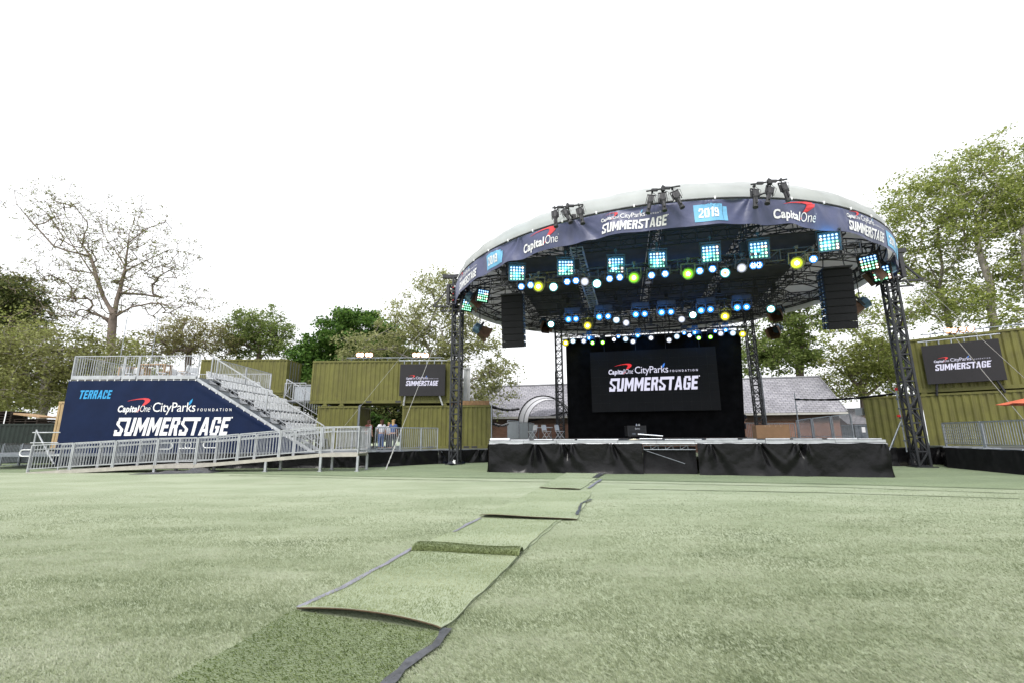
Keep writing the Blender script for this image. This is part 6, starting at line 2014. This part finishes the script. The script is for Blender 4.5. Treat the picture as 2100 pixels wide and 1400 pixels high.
uvmesh('roof', [([(s0.x - .3, 38, zt0), (s0.x + 4, 38, zt0), (s0.x + 4, 40.2, zt1), (s0.x - .3, 40.2, zt1)], [(0, 0), (4.3, 0), (4.3, 2.6), (0, 2.6)]), ([(s0.x + 4, 42.4, zt0), (s0.x - .3, 42.4, zt0), (s0.x - .3, 40.2, zt1), (s0.x + 4, 40.2, zt1)], [(0, 0), (4.3, 0), (4.3, 2.6), (0, 2.6)])], slate, sh)
x0_, x1_ = s0.x - .1, s0.x + 3.8
uvmesh('wall', [([(x0_, 38.2, 0), (x1_, 38.2, 0), (x1_, 38.2, zt0 + .1), (x0_, 38.2, zt0 + .1)], [(0, 0), (3.9, 0), (3.9, zt0), (0, zt0)]), ([(x0_, 42.2, 0), (x0_, 38.2, 0), (x0_, 38.2, zt0 + .1), (x0_, 40.2, zt1 - .1), (x0_, 42.2, zt0 + .1)], [(0, 0), (4, 0), (4, zt0), (2, zt1), (0, zt0)])], brick, sh)
# parasol on the right terrace
pc = D(2160, 824, 17.5)
t = thing('parasol', 'orange red parasol tip at the right edge before the container', 'parasol', (pc.x, pc.y, T1))
m = MB()
for i in range(8):
    a0, a1 = math.pi / 4 * i, math.pi / 4 * (i + 1)
    def fn(u, v, a0=a0, a1=a1):
        r = 1.55 * v; sg = 1 - .05 * math.sin(math.pi * u) * v
        p0_, p1_ = Vector((math.cos(a0), math.sin(a0), 0)), Vector((math.cos(a1), math.sin(a1), 0))
        q = p0_.lerp(p1_, u) * r * sg
        return Vector((pc.x + q.x, pc.y + q.y, pc.z + .34 - .36 * v ** 1.15 - .03 * math.sin(math.pi * u) * v))
    m.grid(fn, 6, 6)
m.build('canopy', parasol_m, t, smooth=True)
m = MB(); m.tube([(pc.x, pc.y, T1), (pc.x, pc.y, pc.z + .42)], .025, 8); m.build('pole', wood, t)
m = MB()
for i in range(8): m.tube([(pc.x, pc.y, pc.z + .28), (pc.x + 1.5 * math.cos(math.pi / 4 * i), pc.y + 1.5 * math.sin(math.pi / 4 * i), pc.z - .03)], .010, 4)
m.build('rib', wood, t)
m = MB(); m.lathe([(.28, 0), (.28, .06), (.05, .09), (.05, .3)], 16, (pc.x, pc.y, T1 + .003)); m.build('base', galv_dark, t)

# ================================================================ PEOPLE
def skinned(chains, name, mt, parent, sub=2):
    """chains: list of [(point, radius), ...]; equal points are welded, the first one is the root"""
    pts, idx, rad, edges = [], {}, [], []
    for ch in chains:
        prev = None
        for p, r in ch:
            k = tuple(round(c, 4) for c in p)
            if k not in idx: idx[k] = len(pts); pts.append(k); rad.append(r)
            i = idx[k]
            if prev is not None and prev != i: edges.append((prev, i))
            prev = i
    me = bpy.data.meshes.new(name); me.from_pydata(pts, edges, [])
    o = bpy.data.objects.new(name, me); COL.objects.link(o)
    md = o.modifiers.new('skin', 'SKIN'); md.use_smooth_shade = True
    sv = me.skin_vertices[0].data if len(me.skin_vertices) else None
    if sv is None:
        bpy.context.view_layer.objects.active = o
    for i, r in enumerate(rad):
        rr = r if isinstance(r, tuple) else (r, r)
        me.skin_vertices[0].data[i].radius = rr
    me.skin_vertices[0].data[0].use_root = True
    sb_ = o.modifiers.new('sub', 'SUBSURF'); sb_.levels = sub; sb_.render_levels = sub
    dg = bpy.context.evaluated_depsgraph_get()
    m2 = bpy.data.meshes.new_from_object(o.evaluated_get(dg))
    bpy.data.objects.remove(o)
    m2.materials.clear(); m2.materials.append(mt)
    m2.polygons.foreach_set('use_smooth', [True] * len(m2.polygons))
    o = bpy.data.objects.new(name, m2); COL.objects.link(o); o.parent = parent
    return o
def person(label, p, rz, h=1.7, top=None, legs=None, hair=None, long_hair=True, shorts=False, arm=('down', 'down'), turn=0.0):
    t = thing('person', label, 'person', p, None, rz)
    k = h / 1.7
    V3 = lambda x, y, z: (x * k, y * k, z * k)           # facing -Y
    pel, sp_, ch_, nk = V3(0, 0, .93), V3(0, .01, 1.12), V3(0, .01, 1.32), V3(0, .015, 1.46)
    hd0, hd1, hd2 = V3(0, -.005, 1.53), V3(0, -.012, 1.61), V3(0, -.008, 1.66)
    chains = [[(pel, (.145, .10)), (sp_, (.125, .09)), (ch_, (.155, .105)), (nk, .055), (hd0, (.066, .076)), (hd1, (.076, .092)), (hd2, (.06, .07))]]
    hands = {}
    for sg in (-1, 1):
        mode = arm[0 if sg < 0 else 1]
        sh_ = V3(.175 * sg, .01, 1.385)
        if mode == 'down': el, wr = V3(.225 * sg, .03, 1.10), V3(.215 * sg, -.05, .87)
        elif mode == 'up': el, wr = V3(.27 * sg, -.16, 1.24), V3(.16 * sg, -.28, 1.45)
        else: el, wr = V3(.25 * sg, -.06, 1.12), V3(.12 * sg, -.27, 1.08)
        d = (Vector(wr) - Vector(el)).normalized()
        pm = Vector(wr) + d * .08 * k
        chains.append([(ch_, (.155, .105)), (sh_, .062), (el, .041), (wr, .026), (tuple(pm), (.036, .018))])
        side = d.cross(Vector((0, 1, 0.15))).normalized()
        fw = side.cross(d).normalized() * -1
        for fi, (o_, l_) in enumerate(((-.026, .070), (-.009, .082), (.009, .078), (.026, .062))):
            b0 = pm + side * o_ * k + d * .012
            b1 = b0 + (d * .8 + fw * .25).normalized() * l_ * .5 * k; b2 = b1 + (d * .6 + fw * .8).normalized() * l_ * .5 * k
            chains.append([(tuple(pm), (.036, .018)), (tuple(b0), .0095), (tuple(b1), .0085), (tuple(b2), .007)])
        th0 = Vector(wr) + d * .035 * k - side * .03 * sg * k
        th1 = th0 + (d * .6 - side * .6 * sg + fw * .3).normalized() * .05 * k
        chains.append([(wr, .026), (tuple(th0), .012), (tuple(th1), .009)])
        hip_ = V3(.085 * sg, .005, .88); kn = V3(.095 * sg, -.02, .50); an = V3(.095 * sg, .03, .09); toe = V3(.11 * sg, -.13, .035)
        chains.append([(pel, (.145, .10)), (hip_, .088), (kn, .056), (an, .038), (toe, (.042, .028))])
    skinned(chains, 'body', skin_m, t)
    m = MB()
    m.add([V3(-.012, -.094, 1.585), V3(.012, -.094, 1.585), V3(0, -.118, 1.588), V3(0, -.094, 1.625)], [(0, 1, 2), (1, 3, 2), (3, 0, 2)])
    m.build('nose', skin_m, t, world=False)
    for sg in (-1, 1):
        m = MB(); m.lathe([(.004, -.02 * k), (.016 * k, -.01 * k), (.016 * k, .012 * k), (.004, .022 * k)], 8, V3(.080 * sg, .008, 1.60)); m.build('ear', skin_m, t, world=False, smooth=True)
        m = MB(); m.lathe([(.002, -.005), (.011 * k, 0), (.002, .005)], 8, V3(.030 * sg, -.094, 1.618), FW); m.build('eye', black_metal, t, world=False)
    m = MB(); m.box(V3(0, -.094, 1.555), (.045 * k, .012, .008)); m.build('mouth', cloth_red, t, world=False)
    hc = [[(V3(0, .012, 1.615), (.088, .096)), (V3(0, .020, 1.668), (.080, .086)), (V3(0, .018, 1.70), (.04, .045))]]
    if long_hair: hc.append([(V3(0, .012, 1.615), (.088, .096)), (V3(0, .055, 1.52), (.082, .05)), (V3(0, .075, 1.40), (.085, .035)), (V3(0, .08, 1.32), (.06, .02))])
    ho = skinned(hc, 'hair', hair, t)
    tops = [[(V3(0, 0, .90), (.165, .118)), (sp_, (.148, .108)), (ch_, (.175, .122)), (V3(0, .015, 1.43), .08)]]
    for sg in (-1, 1):
        mode = arm[0 if sg < 0 else 1]
        sh_ = V3(.178 * sg, .01, 1.38)
        el = V3(.225 * sg, .03, 1.14) if mode == 'down' else (V3(.262 * sg, -.13, 1.265) if mode == 'up' else V3(.243 * sg, -.045, 1.16))
        tops.append([(ch_, (.175, .122)), (sh_, .078), (el, .062)])
    skinned(tops, 'shirt', top, t)
    lg = [[(V3(0, 0, .97), (.155, .112)), (V3(0, 0, .88), (.16, .115))]]
    for sg in (-1, 1):
        c_ = [(V3(0, 0, .88), (.16, .115)), (V3(.088 * sg, .005, .80), .098)]
        c_ += [(V3(.097 * sg, -.015, .52), .082)] if shorts else [(V3(.095 * sg, -.02, .50), .070), (V3(.095 * sg, .03, .12), .058)]
        lg.append(c_)
    skinned(lg, 'shorts' if shorts else 'trousers', legs, t)
    for sg in (-1, 1):
        m = MB(); m.grid(lambda u, v: Vector(V3(.10 * sg + .048 * math.cos(2 * math.pi * u) * (1 - .15 * v), -.04 + .135 * math.sin(2 * math.pi * u) * (1 - .2 * v), .004 + .085 * v)), 16, 4)
        m.build('shoe', cloth_dark, t, world=False, smooth=True)
    return t
pY = 25.9
for px, lb, kw in [(757, 'woman with dark red hair at the left terrace gap, seen from behind', dict(top=cloth_red, legs=cloth_dark, hair=hair_brown, h=1.60)),
                   (783, 'brown-haired woman in a white top at the left terrace gap', dict(top=cloth_white, legs=cloth_blue, hair=hair_brown, h=1.62, arm=('down', 'bent'))),
                   (798, 'person in pale top with one raised hand at the terrace gap', dict(top=cloth_white, legs=cloth_dark, hair=hair_blond, h=1.50, arm=('up', 'down'), long_hair=False)),
                   (807, 'blond woman in a blue top at the left terrace gap', dict(top=cloth_blue, legs=cloth_dark, hair=hair_blond, h=1.62, arm=('down', 'up')))]:
    Y = pY + (.5 if px == 798 else 0)
    person(lb, (D(px, 870, Y).x, Y, T0), R(180 + (px % 7) * 12 - 30), **kw)
pp = D(1524.5, 880, 29.6)
person('person in dark clothes and shorts at the right edge of the curtain', (pp.x, 29.6, DECK), R(150), h=1.74, top=cloth_dark, legs=cloth_dark, hair=hair_brown, long_hair=False, shorts=True, arm=('bent', 'down'))

# ================================================================ TREES
def tree(name, label, base, trunk, limbs, crowns, natt, leaves, lsize, lmat, bmat, seed, r0, group='trees round the concert ground', sig=.38, droop=.0, seg=.9, shell=.45, tip=.012, zmin=1.2, zones=None):
    """trunk and limbs are polylines; branches grow from them to points spread through the crown ellipsoids"""
    rg = np.random.default_rng(seed)
    P = [np.array(base[:])]; par = [-1]
    def addline(start, pts, step=seg):
        cur = start
        for q in pts:
            q = np.array(q[:]); p = P[cur]; n = max(1, int(np.linalg.norm(q - p) / step))
            for i in range(1, n + 1):
                c = p + (q - p) * i / n + rg.normal(0, .035, 3) * (i < n)
                P.append(c); par.append(cur if i == 1 else len(P) - 2)
            cur = len(P) - 1
        return cur
    addline(0, trunk)
    lead = len(P)
    for lb in limbs:
        q = np.array(lb[0][:]); d = np.linalg.norm(np.array(P[:]) - q, axis=1); addline(int(d.argmin()), lb)
    A = []
    vol = np.array([c[1][0] * c[1][1] * c[1][2] for c in crowns]); vol = vol / vol.sum()
    for (c, r), f in zip(crowns, vol):
        n = max(6, int(natt * f)); v = rg.normal(size=(n, 3)); v /= np.linalg.norm(v, axis=1)[:, None]
        rad = rg.uniform(0, 1, n) ** shell
        lump = 1 + .16 * np.sin(5 * v[:, 0] + seed) * np.cos(4 * v[:, 2] + seed * 2) + .12 * np.sin(9 * v[:, 1] + 3 * v[:, 2])
        A.append(np.array(c[:]) + v * (rad * lump)[:, None] * np.array(r))
    A = np.concatenate(A); A = A[A[:, 2] > zmin]
    core = P[min(lead - 1, len(P) - 1)]
    A = A[np.argsort(np.linalg.norm(A - core, axis=1) + rg.normal(0, .4, len(A)))]
    tips = []
    cap_ = len(P) + len(A) * 14
    NP = np.full((cap_, 3), 1e9); NP[:len(P)] = P; nn = len(P)
    par = par + [0] * (cap_ - len(par))
    zb = min(zmin, 2.0)
    for a in A:
        d = np.linalg.norm(NP[:nn] - a, axis=1)
        low = NP[:nn, 2] < (trunk[0][2] * .0 + zb)
        d = d + low * 50 + .25 * np.maximum(0, NP[:nn, 2] - a[2])
        j = int(d.argmin()); p = NP[j]; L = np.linalg.norm(a - p)
        if L < .12: continue
        n = min(12, max(1, int(L / (seg * .6)))); bend = rg.normal(0, .10 * L, 3); bend[2] += .08 * L
        prev = j
        for i in range(1, n + 1):
            t = i / n; NP[nn] = p + (a - p) * t + bend * np.sin(np.pi * t) + rg.normal(0, .03, 3) - np.array([0, 0, droop * t * t]); par[nn] = prev; prev = nn; nn += 1
        tips.append(prev)
    NP = NP[:nn]; pr = np.array(par[:nn])
    cnt = np.zeros(nn)
    has = np.zeros(nn, bool); has[pr[pr >= 0]] = True
    cnt[~has] = 1
    for i in range(nn - 1, 0, -1):
        cnt[pr[i]] += cnt[i]
    rad = tip * np.maximum(cnt, 1) ** .47
    f = r0 / max(rad[0], 1e-6)
    w_ = np.clip((cnt / cnt[0]), 0, 1) ** .3
    rad = rad * ((1 - w_) + f * w_)
    ch = np.arange(1, nn); p0, p1 = NP[pr[ch]], NP[ch]
    ra, rb_ = np.minimum(rad[pr[ch]], rad[ch] * 1.6 + .01), rad[ch]
    ax = p1 - p0; L = np.linalg.norm(ax, axis=1); L[L == 0] = 1e-6; ax = ax / L[:, None]
    ref = np.tile(np.array([0.3, .2, .93]), (len(ch), 1)); ref[np.abs(ax[:, 2]) > .9] = [1, 0, 0]
    u = np.cross(ax, ref); u /= np.maximum(np.linalg.norm(u, axis=1), 1e-9)[:, None]; v = np.cross(ax, u)
    K = 5
    an = np.arange(K) * 2 * np.pi / K
    c_, s_ = np.cos(an)[None, :, None], np.sin(an)[None, :, None]
    ringd = u[:, None, :] * c_ + v[:, None, :] * s_
    V = np.concatenate([(p0[:, None] + ringd * ra[:, None, None]), (p1[:, None] + ringd * rb_[:, None, None])], 1).reshape(-1, 3)
    b = (np.arange(len(ch)) * 2 * K)[:, None]
    i0 = np.arange(K); i1 = (i0 + 1) % K
    F = np.stack([b + i0, b + i1, b + i1 + K, b + i0 + K], 2).reshape(-1, 4)
    t = thing(name, label, 'tree' if name != 'shrub' else 'shrub', tuple(base), group)
    o = npmesh('trunk', V, F, bmat, t); o.data.polygons.foreach_set('use_smooth', [True] * len(F))
    tp = NP[tips]
    n = len(tp) * leaves
    wt = rg.uniform(.15, 1.0, len(tp)) ** 2 + .08; idx = rg.choice(len(tp), n, p=wt / wt.sum())
    back = rg.uniform(0, 1, n)[:, None]
    c = tp[idx] * (1 - .4 * back) + NP[pr[np.array(tips)]][idx] * .4 * back + rg.normal(0, 1, (n, 3)) * (sig * rg.uniform(.45, 1.15, len(tp)))[idx][:, None] * np.array([1, 1, .6])
    a = rg.normal(size=(n, 3)); a /= np.linalg.norm(a, axis=1)[:, None]
    a[:, 2] = np.abs(a[:, 2]) + .35; a /= np.linalg.norm(a, axis=1)[:, None]
    r_ = rg.normal(size=(n, 3)); e1 = np.cross(a, r_); e1 /= np.linalg.norm(e1, axis=1)[:, None]; e2 = np.cross(a, e1)
    s = (lsize * rg.uniform(.55, 1.35, n))[:, None] * .5
    V = np.stack([c - e1 * s * 1.25, c - e2 * s * .75 - a * s * .2, c + e1 * s * 1.25, c + e2 * s * .75 + a * s * .15], 1).reshape(-1, 3)
    npmesh('crown', V, np.arange(4 * n).reshape(n, 4), lmat, t)
    return t
def E(px, py, Y, rx_, rz, ry=None):                        # ellipsoid given by its pixel centre and radii at depth Y
    k = Y / LENS_PX
    return (D(px, py, Y), (rx_ * k, (ry if ry else (rx_ + rz) / 2) * k, rz * k))
def T(Y, *pts, dy=0.0):
    n = len(pts)
    return [D(x, y, Y + dy * i / max(1, n - 1)) for i, (x, y) in enumerate(pts)]
def base_of(px, Y): 
    p = D(px, 850, Y); return Vector((p.x, p.y, 0))
lf_olive = leafmat('olive_green_leaf', (0.156, 0.186, 0.043), (0.264, 0.300, 0.084), (0.432, 0.456, 0.168), .5)
lf_lime = leafmat('fresh_green_leaf', (.12, .115, .045), (.225, .24, .082), (.36, .38, .15), .5)
lf_brown = leafmat('brownish_leaf', (.20, .18, .085), (.29, .265, .13), (.37, .39, .15), .5)
lf_twig = leafmat('sparse_young_leaf', (0.120, 0.102, 0.054), (0.168, 0.156, 0.060), (0.240, 0.300, 0.060), .4)
lf_dark = leafmat('dark_green_leaf', (0.042, 0.062, 0.017), (0.090, 0.114, 0.034), (0.180, 0.186, 0.060), .35)
lf_maple = leafmat('maple_leaf', (0.036, 0.084, 0.016), (0.086, 0.174, 0.031), (0.180, 0.300, 0.066), .4)
lf_mid = leafmat('mid_green_leaf', (0.102, 0.150, 0.038), (0.180, 0.240, 0.066), (0.300, 0.360, 0.120), .5)
lf_pale = leafmat('pale_sycamore_leaf', (0.204, 0.222, 0.084), (0.324, 0.342, 0.144), (0.468, 0.480, 0.240), .5)
lf_right = leafmat('big_sycamore_leaf', (0.156, 0.198, 0.043), (0.282, 0.330, 0.086), (0.444, 0.480, 0.168), .5)

# the nearly bare sycamore behind the seating stand
Y = 36
tree('sycamore_tree', 'tall nearly bare sycamore with spreading limbs behind the seating stand', base_of(226, Y), T(Y, (228, 720), (231, 665), (233, 645)),
     [T(Y, (212, 610), (200, 575), (185, 555), (165, 525), (140, 490), (122, 450), (105, 425), (85, 405), dy=-2), T(Y, (200, 575), (190, 540), (178, 515), (160, 490), (140, 450), (122, 425), (100, 385), dy=2.5),
      T(Y, (236, 640), (245, 600), (252, 570), (258, 545), (262, 510), (265, 480), (278, 440), (268, 400), dy=1), T(Y, (258, 556), (275, 547), (300, 535), (345, 513), (385, 518), (415, 530), dy=-3),
      T(Y, (255, 545), (240, 520), (222, 498), (210, 470), (208, 440), dy=3), T(Y, (252, 602), (290, 604), (330, 610), (360, 626), dy=3), T(Y, (240, 648), (270, 630), (310, 622), (365, 628), (430, 632), dy=-2),
      T(Y, (236, 690), (290, 672), (340, 650), (400, 640), (450, 640), dy=-3), T(Y, (224, 662), (195, 640), (150, 617), (100, 610), (60, 606), dy=-3), T(Y, (222, 655), (170, 635), (130, 645), (90, 668), dy=2),
      T(Y, (185, 560), (140, 554), (80, 555), (30, 548), (8, 530), dy=2), T(Y, (262, 500), (300, 470), (340, 455), (352, 470), dy=2), T(Y, (160, 520), (110, 505), (60, 450), (35, 420), dy=-2)],
     [E(110, 440, Y, 85, 85), E(190, 500, Y, 90, 80), E(285, 470, Y, 60, 85), E(340, 540, Y, 85, 75), E(100, 570, Y, 100, 55), E(230, 580, Y, 110, 70), E(380, 625, Y, 90, 45), E(150, 640, Y, 110, 45), E(200, 455, Y, 22, 30)],
     1900, 6, .115, lf_twig, bark, 3, .30, sig=.22, seg=.8, shell=.5, tip=.0085)
tree('sycamore_tree', 'wide yellow-green sycamore with pale low limbs at far left', base_of(95, 32), T(32, (95, 780), (96, 735)), [T(32, (95, 775), (50, 765), (0, 758), (-40, 750), dy=-2), T(32, (96, 740), (150, 705), (200, 690), dy=2), T(32, (96, 750), (60, 700), (30, 670), dy=1)],
     [E(30, 720, 32, 95, 75), E(110, 760, 32, 100, 95), E(190, 745, 32, 90, 80), E(40, 800, 32, 100, 60)], 760, 27, .16, lf_lime, bark_pale, 5, .28, sig=.40, tip=.010)
tree('broad_tree', 'dark brownish tree crown rising at the far left edge', base_of(20, 42), T(42, (20, 720), (22, 660)), [], [E(15, 635, 42, 85, 85), E(75, 655, 42, 30, 45), E(-40, 620, 42, 60, 75)], 420, 60, .21, lf_dark, bark, 6, .4, sig=.45)
tree('broad_tree', 'olive tree with lower foliage behind the left end of stand', base_of(150, 38), T(38, (150, 800), (152, 750)), [], [E(60, 690, 38, 80, 55), E(240, 740, 38, 110, 60), E(130, 800, 38, 120, 60)], 420, 26, .17, lf_olive, bark, 7, .3, sig=.5)
tree('broad_tree', 'twiggy brownish olive tree behind the stand stairs', base_of(385, 44), T(44, (385, 760), (388, 715)), [T(44, (388, 715), (345, 690), (300, 690), dy=1)], [E(380, 690, 44, 85, 52), E(320, 715, 44, 60, 40), E(450, 700, 44, 45, 45)], 460, 24, .16, lf_brown, bark, 8, .28, sig=.42)
tree('broad_tree', 'lacy mid-green tree left of the dense dark maple', base_of(530, 46), T(46, (530, 760), (532, 700)), [], [E(530, 680, 46, 66, 58), E(490, 700, 46, 40, 50), E(575, 705, 46, 35, 45)], 420, 34, .18, lf_mid, bark, 9, .26, sig=.4)
Y = 43
tree('maple_tree', 'dense dark green maple behind the left olive containers', base_of(700, Y), T(Y, (705, 780), (708, 740)), [], [E(728, 690, Y, 80, 56), E(650, 725, Y, 52, 42), E(785, 720, Y, 60, 60), E(612, 765, Y, 42, 50), E(700, 770, Y, 100, 40)], 560, 95, .26, lf_maple, bark, 10, .4, sig=.42, shell=.4)
Y = 36
tree('sycamore_tree', 'pale sparse sycamore with twisting limbs behind the left container', base_of(890, Y), T(Y, (888, 760), (885, 735)), [T(Y, (883, 720), (872, 705), (868, 690), (878, 670), (892, 640), (905, 605), (915, 565), dy=1), T(Y, (872, 705), (848, 695), (815, 688), (790, 680), (750, 700), dy=-2), T(Y, (885, 672), (860, 655), (838, 645), (815, 650), dy=2),
      T(Y, (888, 735), (930, 690), (965, 660), (1000, 640), (1020, 650), dy=-1), T(Y, (890, 770), (940, 740), (985, 745), (1030, 770), (1070, 790), dy=-3), T(Y, (868, 735), (845, 735), (800, 715), (760, 715), dy=-1)],
     [E(885, 600, Y, 55, 50), E(850, 665, Y, 80, 50), E(775, 715, Y, 95, 38), E(950, 640, Y, 50, 70), E(985, 700, Y, 50, 45), E(910, 720, Y, 70, 50), E(1020, 770, Y, 62, 42), E(985, 815, Y, 60, 38), E(915, 565, Y, 26, 24)],
     950, 28, .16, lf_pale, bark_pale, 11, .30, sig=.36, tip=.010)
tree('broad_tree', 'dark green tree seen through the gap between the containers', base_of(784, 38), T(38, (784, 850), (783, 825)), [T(38, (783, 845), (760, 835), (742, 832)), T(38, (785, 838), (812, 845), (835, 848))], [E(785, 845, 38, 80, 40), E(760, 870, 38, 50, 30), E(690, 810, 38, 60, 50)], 320, 60, .2, lf_dark, bark, 12, .22, sig=.4, zmin=.3)
tree('shrub', 'bright green shrub seen through the gap behind the people', base_of(768, 32), T(32, (768, 885), (768, 872)), [], [E(768, 866, 32, 22, 22), E(755, 880, 32, 18, 14)], 60, 40, .15, lf_maple, bark, 13, .05, sig=.2, zmin=.1)
Y = 42
tree('maple_tree', 'full green maple right of the stage behind the slate roof', base_of(1640, Y), T(Y, (1640, 760), (1637, 715)), [T(Y, (1637, 720), (1600, 690), (1580, 660)), T(Y, (1637, 720), (1660, 690), (1665, 650))], [E(1622, 660, Y, 55, 62), E(1600, 725, Y, 70, 48), E(1655, 720, Y, 34, 52), E(1545, 720, Y, 40, 60), E(1640, 610, Y, 40, 30)], 480, 46, .20, lf_mid, bark, 14, .35, sig=.42)
Y = 39
tree('broad_tree', 'low spreading olive tree between slate roof and right containers', base_of(1772, Y), T(Y, (1772, 830), (1770, 800)), [T(Y, (1770, 805), (1740, 770), (1715, 755)), T(Y, (1770, 800), (1790, 750), (1800, 720)), T(Y, (1771, 815), (1810, 780), (1840, 770))], [E(1770, 740, Y, 80, 50), E(1735, 785, Y, 55, 40), E(1815, 780, Y, 50, 45), E(1790, 700, Y, 45, 30)], 470, 30, .17, lf_olive, bark, 15, .28, sig=.4)
Y = 35
tree('sycamore_tree', 'tall leafy sycamore just behind the front right tower', base_of(1960, Y), T(Y, (1955, 690), (1932, 617), (1922, 576)), [T(Y, (1922, 576), (1901, 538), (1880, 500), (1860, 460), dy=2), T(Y, (1925, 590), (1932, 540), (1925, 500), (1920, 440), dy=-2), T(Y, (1930, 600), (1895, 570), (1850, 545), (1820, 520), dy=1), T(Y, (1945, 660), (1890, 640), (1830, 640), (1770, 655), dy=2)],
     [E(1845, 440, Y, 62, 72), E(1905, 400, Y, 75, 75), E(1900, 530, Y, 90, 75), E(1810, 520, Y, 36, 60), E(1885, 640, Y, 90, 45), E(1770, 640, Y, 72, 46), E(1720, 680, Y, 55, 36), E(1960, 600, Y, 60, 70)],
     950, 21, .17, lf_right, bark_pale, 16, .21, sig=.40, tip=.0085)
Y = 32
tree('sycamore_tree', 'largest sycamore at right, pale trunk rising above the container lamps', base_of(2045, Y), T(Y, (2036, 690), (2031, 583), (2012, 530)), [T(Y, (2012, 530), (2004, 500), (2000, 446), (1985, 400), (1965, 350), dy=1), T(Y, (2030, 600), (2035, 555), (2045, 531), (2069, 504), (2096, 476), dy=-2), T(Y, (2010, 520), (1985, 490), (1960, 470), dy=3), T(Y, (2003, 480), (2030, 420), (2050, 350), (2060, 300), dy=-2), T(Y, (2033, 640), (2075, 620), (2110, 600), dy=1)],
     [E(1985, 360, Y, 75, 70), E(2050, 320, Y, 60, 55), E(2055, 430, Y, 75, 75), E(1985, 470, Y, 80, 70), E(2075, 560, Y, 60, 70), E(2000, 620, Y, 75, 55), E(2110, 380, Y, 60, 100), E(1950, 420, Y, 50, 60)],
     950, 22, .165, lf_right, bark_pale, 17, .25, sig=.40, tip=.0085)
tree('sycamore_tree', 'sycamore at the right edge, trunk just outside the frame', base_of(2115, 30), T(30, (2110, 640), (2103, 520), (2098, 470)), [T(30, (2098, 480), (2120, 420), (2140, 360)), T(30, (2100, 500), (2070, 470), (2060, 430))], [E(2120, 420, 30, 70, 110), E(2130, 560, 30, 70, 80), E(2085, 640, 30, 50, 45)], 420, 25, .16, lf_right, bark_pale, 18, .25, sig=.4, tip=.0085)
tree('shrub', 'dark hedge-like shrub behind the gap between the containers', base_of(780, 41), T(41, (780, 900), (780, 880)), [], [E(740, 876, 41, 40, 24), E(800, 874, 41, 45, 26), E(850, 880, 41, 30, 22)], 200, 90, .2, lf_dark, bark, 29, .08, sig=.35, zmin=.05)
# trees farther off that close the gaps low down on both sides
for i, (px, py, Y, rx_, rz, lm_, lb) in enumerate([(-60, 760, 40, 110, 110, lf_olive, 'olive tree beyond the left edge of the photograph'), (230, 800, 46, 110, 70, lf_olive, 'low olive tree far behind the navy banner'), (640, 800, 48, 90, 60, lf_dark, 'dark low tree far behind the left containers'),
                                                   (1880, 740, 46, 90, 50, lf_mid, 'mid-green tree far behind the right tower')]):
    tree('broad_tree', lb, base_of(px, Y), T(Y, (px, py + 50), (px, py + 10)), [], [E(px, py, Y, rx_, rz), E(px + 50, py + 30, Y, rx_ * .6, rz * .6)], 360, 44, .22, lm_, bark, 30 + i, .3, sig=.5)
